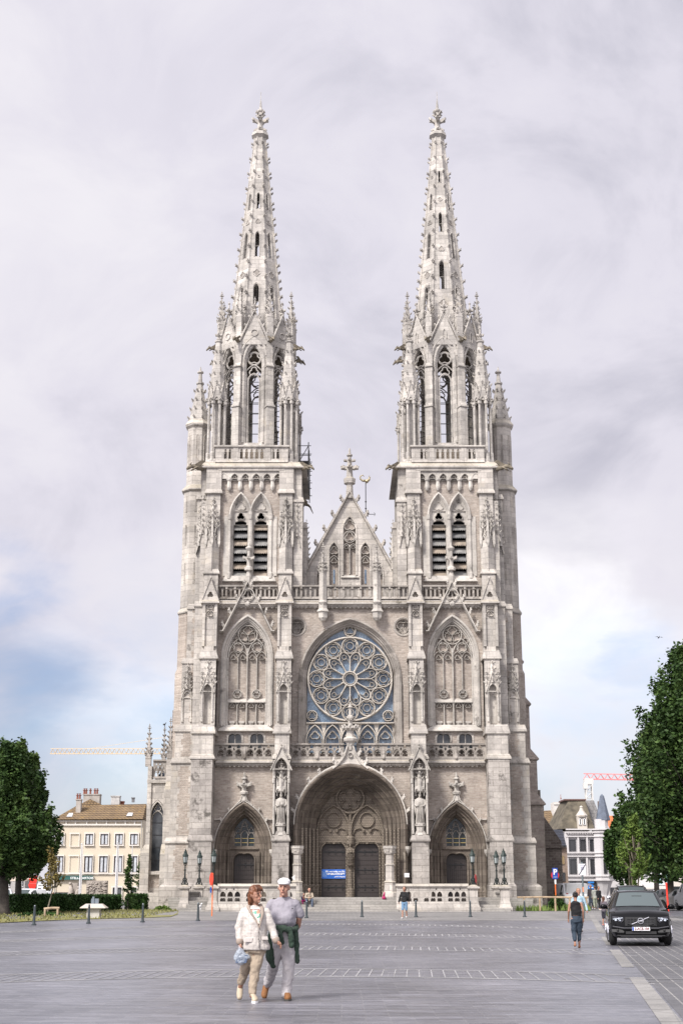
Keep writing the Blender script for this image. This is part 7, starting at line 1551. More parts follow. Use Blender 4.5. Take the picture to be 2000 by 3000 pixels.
# ================================================================== vehicles
CARBLK = simple('black_car_paint', (.004, .004, .005), .07, spec=.16); CARWHT = simple('white_car_paint', (.62, .63, .65), .3); CARSIL = simple('silver_car_paint', (.38, .37, .36), .3, metal=.3); TYRE = simple('tyre', (.012, .012, .012), .85); CHR = simple('chrome', (.75, .75, .78), .18, metal=1)
CGL = simple('car_glass', (.045, .06, .062), .07, spec=.4); CGL2 = simple('windscreen', (.075, .095, .10), .08, spec=.6); PLAST = simple('dark_plastic', (.015, .015, .016), .6); HL = simple('headlight', (.55, .6, .68), .1, spec=.9); TL = simple('tail_light', (.35, .01, .01), .3)
def wheel(T, x, y, r, w=.24, rim=None):
    mb = MB(); mb.sm = True; e = 1 if x > 0 else -1
    prof = [(0, r * .66), (.02, r * .9), (.05, r), (w - .05, r), (w - .02, r * .9), (w, r * .66)]
    mb.rings([[(x - e * q, y + rr_ * cos(2 * pi * k / 20), r + rr_ * sin(2 * pi * k / 20)) for k in range(20)] for q, rr_ in prof]); o = mb.build('tyre', TYRE, None)
    wh = thing('wheel', None, None) if False else o; o.name = 'wheel'; o.parent = T
    mb = MB(); mb.rings([[(x + e * .012, y + rr_ * cos(2 * pi * k / 16), r + rr_ * sin(2 * pi * k / 16)) for k in range(16)] for rr_ in (r * .66, r * .6)], caps=False)
    for k in range(5): a = 2 * pi * k / 5; mb.tube([(x + e * .01, y, r), (x + e * .01, y + r * .62 * cos(a), r + r * .62 * sin(a))], .035, 4)
    mb.build('rim', rim or CHR, o)
def vehicle(name, label, cat, loc, rz, st, paint, wheels, r, W_, group=None, belt=None, gl=(), rearview=False, glassmat=CGL):
    """st: stations (y, z_low, w_low, z_mid, w_mid, z_belt, w_belt, z_roof, w_roof) from the nose backwards"""
    T = thing(name, label, cat, loc, rz, group); mb = MB(); mb.sm = True; R = []
    for y, z0, w0, z1, w1, z2, w2, z3, w3 in st:
        L = [(w0 * .9, z0), (w0, z0 + .05), (w1, z1), (w1 * .99, (z1 + z2) / 2), (w2, z2), (w2 * .985, z2 + .02), (w3 + (w2 - w3) * .1, z2 + (z3 - z2) * .88), (w3 * .9, z3), (w3 * .4, z3 + .025)]
        R.append([(-x, y, z) for x, z in L] + [(x, y, z) for x, z in L[::-1]])
    mb.rings(R); b = mb.build('body', paint, T)
    try:
        md = b.modifiers.new('edges', 'EDGE_SPLIT'); md.split_angle = radians(38)
    except Exception: pass
    for y in wheels:
        for e in (-1, 1): wheel(T, e * W_, y, r)
        mb = MB()
        for e in (-1, 1): mb.rings([[(e * (W_ + .01), y + q * cos(pi * k / 10), r + q * sin(pi * k / 10)) for k in range(11)] for q in (r * 1.0, r * 1.16)], closed=False, caps=False)
        mb.build('wheel_arch', PLAST, T)
    # glass follows the stations, slightly proud
    for kind, i0, i1 in gl:
        mb = MB(); a, c = st[i0], st[i1]; o = .012
        if kind == 'front' or kind == 'rear':
            s_ = -1 if kind == 'front' else 1
            for A, B_ in ((a, c),):
                f = .06; P = []
                for q, S_ in ((f, A), (1 - f, B_)):
                    pass
                w_a, w_c = a[8] * .88 if kind == 'front' else a[8] * .9, c[8] * .84
                za, zc = a[7] + .03, c[7] + .0
                ya, yc = a[0] + (c[0] - a[0]) * .04, c[0] - (c[0] - a[0]) * .08
                zc = a[7] + (c[7] - a[7]) * .92 + .03
                n = 6; rows = []
                for t in range(3):
                    u = t / 2; rows.append([(( -1 + 2 * k / n) * (w_a + (w_c - w_a) * u), ya + (yc - ya) * u + s_ * .02, za + (zc - za) * u + .012 - .02 * abs(-1 + 2 * k / n) ** 2) for k in range(n + 1)])
                mb.rings(rows, closed=False, caps=False)
            mb.sm = True; mb.build('windscreen' if kind == 'front' else 'rear_window', glassmat, T)
        else:
            for e in (-1, 1):
                P = [(e * (a[6] * .985 + o), a[0] + .05, a[5] + .05), (e * (c[6] * .985 + o), c[0] - .05, c[5] + .05), (e * (c[8] + (c[6] - c[8]) * .1 + o), c[0] - .05, c[5] + (c[7] - c[5]) * .86), (e * (a[8] + (a[6] - a[8]) * .1 + o), a[0] + .05, a[5] + (a[7] - a[5]) * .86)]
                m2 = MB(); m2.add(P, [(0, 1, 2, 3)]); m2.build('side_window', CGL, T)
    return T
SUV = [(0.0, .32, .60, .50, .72, .62, .70, .66, .5), (.06, .26, .72, .5, .84, .78, .80, .86, .62), (.22, .24, .80, .5, .90, .93, .86, .98, .66), (.7, .22, .86, .5, .93, 1.0, .90, 1.05, .7), (1.25, .22, .86, .5, .93, 1.06, .90, 1.13, .74), (1.32, .22, .86, .5, .93, 1.07, .90, 1.15, .76),
       (2.0, .22, .86, .5, .93, 1.10, .89, 1.60, .62), (2.5, .22, .86, .5, .93, 1.12, .89, 1.65, .64), (3.4, .22, .86, .5, .93, 1.16, .88, 1.64, .63), (4.0, .24, .86, .5, .93, 1.2, .87, 1.58, .6), (4.35, .3, .8, .55, .9, 1.2, .84, 1.3, .6), (4.42, .4, .7, .6, .85, 1.0, .8, 1.05, .6)]
def suv_front(T, emblem=True, plate='2-ACE-104'):
    # lower grille, main grille with bars, lights, bumper blades
    mb = MB(); mb.add([(-.44, -.035, .86), (.44, -.035, .86), (.38, -.05, .66), (.2, -.06, .6), (-.2, -.06, .6), (-.38, -.05, .66)], [(0, 1, 2, 3, 4, 5)]); mb.box(-.46, .46, -.02, .1, .6, .86); g = mb.build('grille', PLAST, T)
    mb = MB()
    for k in range(9): mb.box(-.4 + k * .1 - .006, -.4 + k * .1 + .006, -.066, -.04, .63, .85)
    for k in range(4): mb.box(-.41, .41, -.066, -.045, .66 + k * .05, .668 + k * .05)
    mb.build('grille_bars', simple('grille_grey', (.09, .09, .095), .3, metal=.7), g)
    mb = MB(); mb.tube([(.08 * cos(a), -.085, .75 + .08 * sin(a)) for a in [2 * pi * k / 18 for k in range(18)]], .013, 6, True); mb.tube([(-.26, -.075, .65), (.25, -.075, .86)], .009, 5); mb.box(-.07, .07, -.095, -.08, .735, .765); mb.build('emblem', CHR, g)
    for e in (-1, 1):
        mb = MB(); mb.add([(e * .5, -.03, .86), (e * .83, .1, .88), (e * .84, .1, .76), (e * .56, -.02, .7), (e * .5, -.03, .76)], [(0, 1, 2, 3, 4), (4, 3, 2, 1, 0)]); h = mb.build('headlight', simple('lamp_dark', (.04, .04, .05), .1, spec=.9), T)
        mb = MB(); mb.tube([(e * .52, -.05, .84), (e * .66, -.02, .82), (e * .8, .06, .80)], .014, 4); mb.tube([(e * .63, -.03, .85), (e * .64, -.03, .78)], .014, 4)
        for q in (.6, .72): mb.ball((e * q, .01, .765), (.04, .03, .03), 8, 5)
        mb.build('light_strip', HL, h)
        mb = MB(); mb.hexa((e * .48, e * .84, -.03, .15, .42), (e * .56, e * .86, .0, .15, .5)); mb.tube([(e * .5, -.05, .40), (e * .85, .04, .42)], .02, 4); mb.ball((e * .68, -.02, .47), .04, 8, 5); mb.build('fog_light', CHR if 0 else PLAST, T)
        mb = MB(); mb.sm = True; mb.ball((e * 1.03, 1.55, 1.16), (.12, .09, .08), 10, 6); mb.tube([(e * .9, 1.55, 1.1), (e * 1.0, 1.55, 1.13)], .03, 5); mb.build('wing_mirror', CARBLK, T)
    mb = MB(); mb.box(-.7, .7, -.05, .1, .3, .33); mb.box(-.45, .45, -.045, .1, .36, .44); mb.build('lower_intake', PLAST, T)
    mb = MB(); mb.tube([(-.6, -.065, .29), (0, -.085, .28), (.6, -.065, .29)], .012, 4); mb.tube([(-.82, .02, .58), (-.5, -.06, .53), (.5, -.06, .53), (.82, .02, .58)], .022, 5); mb.build('bumper_blade', simple('gloss_black', (.03, .03, .034), .1, spec=.9), T)
    mb = MB(); mb.box(-.26, .26, -.1, -.085, .46, .57); p = mb.build('number_plate', simple('plate_white', (.75, .75, .77), .4), T)
    mb = MB(); mb.box(-.255, -.21, -.104, -.099, .465, .565); mb.build('plate_band', SBL, p); text_mesh('plate_text', plate, .105, simple('plate_red', (.16, .02, .02), .5), p, (.025, -.105, .515), bold=.002, sx=.88)
    mb = MB(); mb.box(-.15, .15, 1.75, 1.9, 1.42, 1.5); mb.hexa((-.06, .06, 1.72, 1.8, 1.4), (-.09, .09, 1.8, 1.86, 1.5)); mb.build('mirror_housing', PLAST, T)
    for e in (-1, 1): mb = MB(); mb.tube([(e * .56, 2.1, 1.66), (e * .6, 3.0, 1.69), (e * .56, 3.8, 1.64)], .02, 5); mb.build('roof_rail', CHR, T)
V0 = Vector((8.93, 43.9, 0)); VR = -math.atan(.155)
T = vehicle('parked_car', 'glossy black SUV with chrome grille emblem facing the plaza, nearest car on the right', 'car', (V0.x, V0.y, gz(V0.y) + .01), VR, SUV, CARBLK, (.85, 3.55), .37, .93, 'parked vehicles on the right', gl=(('front', 5, 6), ('side', 6, 8)), glassmat=CGL2)
suv_front(T); T.scale = (1.0, 1.0, .965)
Yv = 53.; V1 = Vector((xx(1848, Yv), Yv, 0))
SUV2 = [tuple(v * (1.04 if i > 2 else 1) for i, v in enumerate(s_)) for s_ in SUV]
T = vehicle('parked_car', 'second black car with roof rails, parked right behind the glossy SUV', 'car', (xx(1853, 66), 66, gz(66)), VR, SUV2, CARBLK, (.85, 3.55), .37, .96, 'parked vehicles on the right', gl=(('front', 5, 6), ('side', 6, 8)))
for e in (-1, 1): mb = MB(); mb.tube([(e * .6, 2.1, 1.74), (e * .62, 3.8, 1.76)], .025, 5); mb.build('roof_rail', CHR, T); mb = MB(); mb.sm = True; mb.ball((e * 1.05, 1.5, 1.2), (.13, .08, .09), 8, 6); mb.build('wing_mirror', CHR, T); mb = MB(); mb.sm = True; mb.ball((e * .66, .08, .8), (.15, .08, .07), 8, 5); mb.build('headlight', HL, T)
VAN = [(0.0, .32, .7, .5, .8, .66, .78, .7, .6), (.08, .28, .8, .5, .9, .9, .86, .95, .7), (.75, .26, .86, .5, .93, 1.08, .9, 1.12, .74), (.8, .26, .86, .5, .93, 1.1, .9, 1.15, .76), (1.5, .26, .86, .5, .93, 1.15, .91, 1.80, .72), (2.0, .26, .86, .5, .93, 1.18, .91, 1.86, .76), (4.2, .28, .86, .5, .93, 1.18, .91, 1.86, .78), (4.3, .34, .84, .55, .92, 1.18, .9, 1.8, .76), (4.36, .4, .82, .6, .9, 1.1, .88, 1.2, .8)]
def van(label, x, Y, rz, paint=CARWHT, mats=None, rear=False, logo=False, sc=1.0, stn=VAN, cat='van', nm='parked_van'):
    T = vehicle(nm, label, cat, (xx(x, Y), Y, gz(Y)), rz, stn, paint, (.8, 3.4), .33, .93, 'parked vehicles on the right' if x > 800 else 'cars parked at the far left', gl=(('front', 3, 4), ('side', 4, 5)), glassmat=CGL); T.scale = (sc,) * 3
    ye = stn[-1][0]
    for e in (-1, 1):
        mb = MB(); mb.sm = True; mb.ball((e * 1.02, 1.0, 1.15), (.1, .07, .12), 8, 6); mb.build('wing_mirror', PLAST, T)
        mb = MB(); mb.sm = True; mb.ball((e * .64, .07, .8), (.16, .09, .09), 8, 5); mb.build('headlight', HL, T)
        mb = MB(); mb.box(e * .74, e * .88, ye - .08, ye + .03, .75, 1.15); mb.build('tail_light', TL, T)
    mb = MB(); mb.box(-.4, .4, -.03, .1, .45, .6); mb.build('grille', PLAST, T); mb = MB(); mb.box(-.85, .85, ye - .15, ye + .08, .38, .52); mb.build('rear_bumper', PLAST, T)
    mb = MB(); mb.box(-.24, .24, ye + .03, ye + .05, .6, .7); mb.build('number_plate', WHT, T)
    if rear: mb = MB(); mb.add([(-.62, ye - .0, 1.2), (.62, ye - .0, 1.2), (.58, ye - .06, 1.66), (-.58, ye - .06, 1.66)], [(0, 1, 2, 3)]); mb.build('rear_window', CGL, T)
    return T
van('white van facing us beside the zone sign, windscreen reflecting pale green', 1689, 108, .03)
van('silver grey van half hidden behind the left flank of the white van', 1655, 113, pi + .06, simple('pale_grey_paint', (.45, .45, .46), .35), rear=True)
T = van('white delivery van seen from behind at the right edge, with a small yellow marking', 2006, 104, pi + .05, rear=True)
mb = MB(); mb.sm = True; ye = 4.4
for k, (x, z, a, b_) in enumerate(((.30, 1.05, .13, .06), (.42, 1.02, .1, .05))): mb.ball((x, ye, z), (a, .02, b_), 10, 5, 0)
mb.ball((.36, ye, 1.1), (.05, .02, .04), 8, 4, 1); mb.ball((.2, ye + .01, 1.04), (.03, .02, .06), 6, 4, 1); mb.ball((.44, ye + .01, 1.03), (.02, .02, .05), 6, 4, 1); mb.build('yellow_marking', [simple('marking_yellow', (.75, .4, .03), .5), M['iron']], T)
HAT = [(0.0, .3, .65, .45, .75, .58, .74, .62, .55), (.1, .24, .76, .45, .84, .76, .8, .82, .62), (.95, .22, .8, .45, .86, .9, .84, .95, .66), (1.0, .22, .8, .45, .86, .91, .84, .97, .68), (1.65, .22, .8, .45, .86, .93, .83, 1.38, .56), (2.1, .22, .8, .45, .86, .94, .83, 1.43, .58), (3.3, .24, .8, .45, .86, .96, .81, 1.4, .56), (3.85, .28, .78, .5, .84, .95, .78, 1.0, .6), (3.95, .36, .74, .55, .8, .85, .74, .9, .6)]
van('silver hatchback seen from behind, left of the white delivery van', 1941, 106, pi + .55, CARSIL, rear=True, stn=HAT, cat='car', nm='parked_car')
van('dark car glimpsed between the silver hatchback and the black SUV', 1905, 118, pi + .4, simple('grey_car', (.1, .105, .12), .3), rear=True, stn=HAT, cat='car', nm='parked_car')
van('white car facing us between the two big left tree trunks', 33, 97, -.35, stn=HAT, cat='car', nm='parked_car')
van('white car at the very left edge, cut off by the frame', 4, 93, .2, stn=HAT, cat='car', nm='parked_car')
# ================================================================== people
SKIN = simple('skin', (.40, .215, .155), .55, var=.1, vscale=8); SKIN2 = simple('tanned_skin', (.33, .17, .115), .55, var=.1, vscale=8)
def cap(mb, p0, r0, p1, r1, n=10, sq=1.0):
    a, b = Vector(p0), Vector(p1); d = b - a; d = d.normalized() if d.length > 1e-6 else Vector((0, 0, 1)); P = []; R = []
    for t in (1, .8, .5): P.append(a - d * r0 * t); R.append(r0 * sqrt(max(1 - t * t, .01)))
    P += [a, b]; R += [r0, r1]
    for t in (.5, .8, 1): P.append(b + d * r1 * t); R.append(r1 * sqrt(max(1 - t * t, .01)))
    return mb.tube(P, R, n)
def chain(mb, pts, n=10):
    for (p, r), (q, s_) in zip(pts, pts[1:]): cap(mb, p, r, q, s_, n)
def loft(mb, st, n=16):                                # st: (cx, cy, cz, rx, ry)
    mb.rings([[(cx + rx * cos(2 * pi * k / n), cy + ry * sin(2 * pi * k / n), cz) for k in range(n)] for cx, cy, cz, rx, ry in st])
def ftex(name, kind, sc, turb=5):
    t = bpy.data.textures.new(name, kind); t.noise_scale = sc
    if kind == 'MARBLE': t.turbulence = turb; t.noise_depth = 3; t.marble_type = 'SOFT'
    return t
TC, TM, TH = ftex('puff', 'CLOUDS', .09), ftex('creases', 'MARBLE', .16, 9), ftex('strands', 'CLOUDS', .035)
FOLD = {'t_shirt': (TM, .013), 'trousers': (TM, .02), 'quilted_jacket': (TC, .03), 'tied_sweater': (TC, .035), 'hair': (TH, .018), 'top': (TM, .02), 'jacket': (TM, .02), 'shorts': (TM, .015), 'bag_skin': (ftex('crumple', 'CLOUDS', .05), .04), 'flat_cap': (TC, .01)}
def skinned(mb, name, mat, parent, vox=.012, smooth=2, mats=None):
    o = mb.build(name, mats or mat, parent, smooth=True); m = o.modifiers.new('join', 'REMESH'); m.mode = 'VOXEL'; m.voxel_size = vox; m.use_smooth_shade = True
    if smooth: q = o.modifiers.new('soft', 'SMOOTH'); q.iterations = smooth; q.factor = .5
    if name in FOLD:
        tx, st = FOLD[name]; d = o.modifiers.new('folds', 'DISPLACE'); d.texture = tx; d.strength = st; d.mid_level = .5; d.texture_coords = 'LOCAL'
    return o
def person_root(body, loc, rz, label, group=None):
    body.location = loc; body.rotation_euler = (0, 0, rz); body.name = 'person'; tag(body, label, 'person', group); return body
def fit(o, xf, yf, yt, h, xt=None):                    # stand a figure on the plaza at its measured size
    g = gpx(xf, yf); s_ = (px(xt or xf, yt, g.y)[1] - g.z) / h; o.location = (px(xf, yf, g.y)[0], g.y, g.z); o.scale = (s_,) * 3; return s_
def face(mb, c, yaw, s=1, brow=True):                  # nose, brow, chin, ears turned by yaw
    R = Matrix.Rotation(yaw, 3, 'Z'); f = lambda x, y, z: tuple(Vector(c) + R @ (Vector((x, y, z)) * s))
    mb.ball(f(0, 0, .02), (.078 * s, .092 * s, .105 * s), 14, 10); mb.ball(f(0, -.03, -.055), (.058 * s, .06 * s, .065 * s), 12, 8)
    mb.tube([f(0, -.09, .03), f(0, -.108, -.005), f(0, -.122, -.02), f(0, -.1, -.035)], [.011 * s, .014 * s, .018 * s, .012 * s], 6)
    mb.tube([f(-.045, -.082, .042), f(0, -.095, .045), f(.045, -.082, .042)], .013 * s, 6)
    mb.tube([f(-.022, -.088, -.058), f(0, -.094, -.057), f(.022, -.088, -.058)], .009 * s, 6); mb.ball(f(0, -.078, -.098), .022 * s, 8, 5)
    for e in (-1, 1): mb.ball(f(e * .08, .008, 0), (.014 * s, .022 * s, .034 * s), 7, 5); mb.ball(f(e * .045, -.062, -.02), (.022 * s, .02 * s, .022 * s), 7, 5)
def face_marks(root, c, yaw, s=1, lip=(.32, .12, .10)):
    R = Matrix.Rotation(yaw, 3, 'Z'); f = lambda x, y, z: tuple(Vector(c) + R @ (Vector((x, y, z)) * s))
    for e in (-1, 1): mb = MB(); mb.sm = True; mb.ball(f(e * .031, -.0845, .018), (.013 * s, .008 * s, .007 * s), 8, 5); mb.build('eye', simple('eye', (.03, .02, .02), .3), root)
    mb = MB(); mb.sm = True; mb.tube([f(-.024, -.094, -.06), f(0, -.102, -.058), f(.024, -.094, -.06)], [.003 * s, .006 * s, .003 * s], 6); mb.build('mouth', simple('lips', lip, .5), root)
def hand(mb, w, d, up, side, s=1, curl=.5):            # wrist, pointing direction, palm normal, thumb side
    w, d, up, side = Vector(w), Vector(d).normalized(), Vector(up).normalized(), Vector(side).normalized()
    palm = w + d * .045 * s; cap(mb, tuple(w), .024 * s, tuple(w + d * .075 * s), .03 * s, 8); cap(mb, tuple(palm - side * .02 * s), .018 * s, tuple(palm + side * .02 * s + d * .03 * s), .018 * s, 8)
    for k, (o, L) in enumerate(((.03, .062), (.011, .07), (-.009, .066), (-.027, .052))):
        b = w + d * .085 * s + side * o * s; m = b + (d * (1 - curl * .4) + up * curl * .7).normalized() * L * .5 * s; t = m + (d * (1 - curl * 1.1) + up * curl * 1.2).normalized() * L * .5 * s
        chain(mb, [(tuple(b), .0095 * s), (tuple(m), .009 * s), (tuple(t), .0075 * s)], 6)
    b = w + d * .03 * s + side * .028 * s; m = b + (side * .7 + d * .6 + up * .2).normalized() * .032 * s; t = m + (d * .8 + side * .1 + up * .4).normalized() * .028 * s
    chain(mb, [(tuple(b), .012 * s), (tuple(m), .010 * s), (tuple(t), .008 * s)], 6)
def quilt_mat():
    m, n, l, b = newmat('quilted_cream'); b.inputs['Roughness'].default_value = .5; t = n.new('ShaderNodeTexCoord')
    br = n.new('ShaderNodeTexBrick'); br.offset = 0; mp_ = n.new('ShaderNodeMapping'); mp_.inputs['Rotation'].default_value = (pi / 2, 0, 0); l.new(t.outputs['Object'], mp_.inputs[0]); l.new(mp_.outputs[0], br.inputs[0])
    br.inputs['Scale'].default_value = 1; br.inputs['Brick Width'].default_value = .085; br.inputs['Row Height'].default_value = .085; br.inputs['Mortar Size'].default_value = .006; br.inputs['Mortar Smooth'].default_value = 1
    br.inputs['Color1'].default_value = (.50, .46, .43, 1); br.inputs['Color2'].default_value = (.485, .445, .415, 1); br.inputs['Mortar'].default_value = (.47, .43, .40, 1); l.new(br.outputs[0], b.inputs['Base Color'])
    z = n.new('ShaderNodeTexNoise'); z.inputs['Scale'].default_value = 9; z.inputs['Detail'].default_value = 6; l.new(t.outputs['Object'], z.inputs[0]); h = n.new('ShaderNodeMath'); h.operation = 'MULTIPLY_ADD'; l.new(br.outputs['Fac'], h.inputs[0]); h.inputs[1].default_value = -.3; l.new(z.outputs[0], h.inputs[2])
    bp = n.new('ShaderNodeBump'); bp.inputs['Strength'].default_value = .6; bp.inputs['Distance'].default_value = .02; l.new(h.outputs[0], bp.inputs['Height']); l.new(bp.outputs[0], b.inputs['Normal']); return m
def cloth(name, col, var=.12, b=.8, sc=5): 
    return simple(name, col, .85, var=var, vscale=sc, bump=b, bscale=sc * 2.2)
# ---------------------------------------------------------- man in the white cap
def man():
    Y = 21.2; loc = (xx(838, Y), Y, 0); mb = MB()
    hc = (-.048, -.045, 1.64); face(mb, hc, -.12, 1.06); cap(mb, (-.05, .02, 1.58), .062, (-.055, .03, 1.42), .072)
    loft(mb, [(-.05, .02, 1.0, .13, .09), (-.05, .02, 1.2, .14, .1), (-.05, .02, 1.42, .12, .07)])
    chain(mb, [((.12, .02, 1.38), .06), ((.19, .04, 1.2), .047), ((.17, .12, 1.07), .042), ((.06, .2, 1.0), .03)]); hand(mb, (.06, .2, 1.0), (-1, .1, -.1), (0, 1, 0), (0, 0, 1))
    chain(mb, [((-.22, .02, 1.38), .06), ((-.29, .05, 1.18), .047), ((-.24, .13, 1.05), .042), ((-.1, .2, 1.0), .03)]); hand(mb, (-.1, .2, 1.0), (1, .1, -.1), (0, 1, 0), (0, 0, 1))
    chain(mb, [((-.0, .0, .9), .09), ((.02, -.02, .48), .055), ((-.0, -.05, .1), .04)]); chain(mb, [((-.1, .03, .9), .09), ((-.2, .12, .5), .055), ((-.3, .38, .17), .04)])
    b = skinned(mb, 'person', SKIN, None, .009); person_root(b, loc, 0, 'old man in white flat cap and lilac T-shirt, green sweater tied at his waist')
    face_marks(b, hc, -.12, 1.06)
    mb = MB(); loft(mb, [(-.055, .01, 1.04, .175, .14), (-.06, -.02, 1.12, .205, .185), (-.06, -.03, 1.2, .2, .175), (-.05, -.01, 1.3, .2, .14), (-.05, .01, 1.4, .215, .12), (-.05, .02, 1.46, .17, .1), (-.05, .02, 1.51, .085, .075)], 20)
    for e in (-1, 1): cap(mb, (-.05 + e * .17, .02, 1.4), .082, (-.05 + e * .245, .04, 1.25), .073)
    skinned(mb, 't_shirt', cloth('lilac_cotton', (.265, .25, .285), .08, .9, 3.5), b, .012, 3)
    mb = MB(); mb.sm = True; mb.ball((.09, -.165, 1.335), (.012, .006, .008), 6, 4); mb.build('chest_emblem', M['iron'], b)
    TRS = cloth('pale_trousers', (.42, .395, .405), .07, 1.0, 3)
    mb = MB(); loft(mb, [(-.05, 0, .78, .17, .13), (-.05, 0, .9, .185, .14), (-.055, -.01, 1.08, .18, .15)], 18)
    chain(mb, [((.03, 0, .82), .115), ((.035, -.02, .48), .088), ((.0, -.05, .12), .085)], 14); cap(mb, (0, -.05, .12), .085, (0, -.06, .08), .09, 14)
    chain(mb, [((-.12, .02, .82), .115), ((-.2, .13, .5), .088), ((-.29, .36, .22), .078)], 14); skinned(mb, 'trousers', TRS, b, .012, 2)
    SH = simple('tan_suede', (.20, .085, .028), .8, var=.2, vscale=10)
    mb = MB(); loft(mb, [(.03, -.13, .015, .055, .13), (.03, -.13, .05, .057, .135), (.025, -.11, .085, .05, .11), (.01, -.07, .12, .042, .06)], 14); s_ = skinned(mb, 'shoe', SH, b, .009, 1)
    mb = MB(); loft(mb, [(.032, -.135, 0, .06, .14), (.032, -.135, .022, .062, .142)], 14); mb.build('sole', simple('sole', (.06, .06, .055), .8), s_)
    mb = MB(); chain(mb, [((-.33, .44, .16), .05), ((-.35, .36, .05), .052), ((-.345, .3, .035), .045)], 10); skinned(mb, 'shoe', SH, b, .009, 1)
    mb = MB(); mb.sm = True; c = Vector(hc)                      # flat cap
    loft(mb, [(c.x, c.y, c.z + .055, .088, .1), (c.x, c.y, c.z + .085, .103, .118), (c.x, c.y + .005, c.z + .11, .1, .112), (c.x, c.y + .01, c.z + .14, .068, .075), (c.x, c.y + .01, c.z + .152, .02, .02)], 18)
    loft(mb, [(c.x, c.y - .07, c.z + .05, .078, .072), (c.x, c.y - .07, c.z + .066, .084, .078), (c.x, c.y - .05, c.z + .1, .07, .06)], 18); skinned(mb, 'flat_cap', cloth('cap_cloth', (.58, .57, .575), .04, .4, 9), b, .009, 1)
    mb = MB(); 
    for e in (-1, 1): mb.ball((c.x + e * .078, c.y + .03, c.z + .03), (.018, .05, .045), 8, 6); 
    mb.ball((c.x, c.y + .07, c.z), (.07, .04, .06), 10, 6); skinned(mb, 'hair', simple('white_hair', (.55, .53, .50), .8), b, .009, 1)
    GRN = cloth('green_knit', (.022, .042, .028), .3, 1.2, 8)
    mb = MB(); mb.tube([(-.05 + .205 * cos(a), -.01 + .18 * sin(a), 1.045 + .02 * sin(a * 2)) for a in [2 * pi * k / 16 for k in range(16)]], .042, 8, True)
    cap(mb, (-.06, -.215, 1.04), .05, (.02, -.21, 1.03), .045)
    chain(mb, [((-.08, -.22, 1.03), .042), ((-.085, -.235, .95), .04), ((-.07, -.225, .84), .042)], 10); chain(mb, [((.04, -.2, 1.04), .04), ((.07, -.2, .95), .045), ((.09, -.18, .8), .048)], 10)
    chain(mb, [((.13, -.08, 1.04), .045), ((.14, -.06, .9), .05), ((.15, -.03, .72), .045), ((.165, -.02, .56), .04)], 10); chain(mb, [((.1, .1, 1.0), .06), ((-.05, .16, .95), .07), ((-.2, .1, .9), .06)], 10)
    chain(mb, [((-.22, .0, 1.0), .05), ((-.23, .02, .8), .085), ((-.24, .04, .62), .085), ((-.21, .05, .5), .05)], 10); skinned(mb, 'tied_sweater', GRN, b, .011, 1)
    fit(b, 838, 2929, 2571, 1.795)
man()
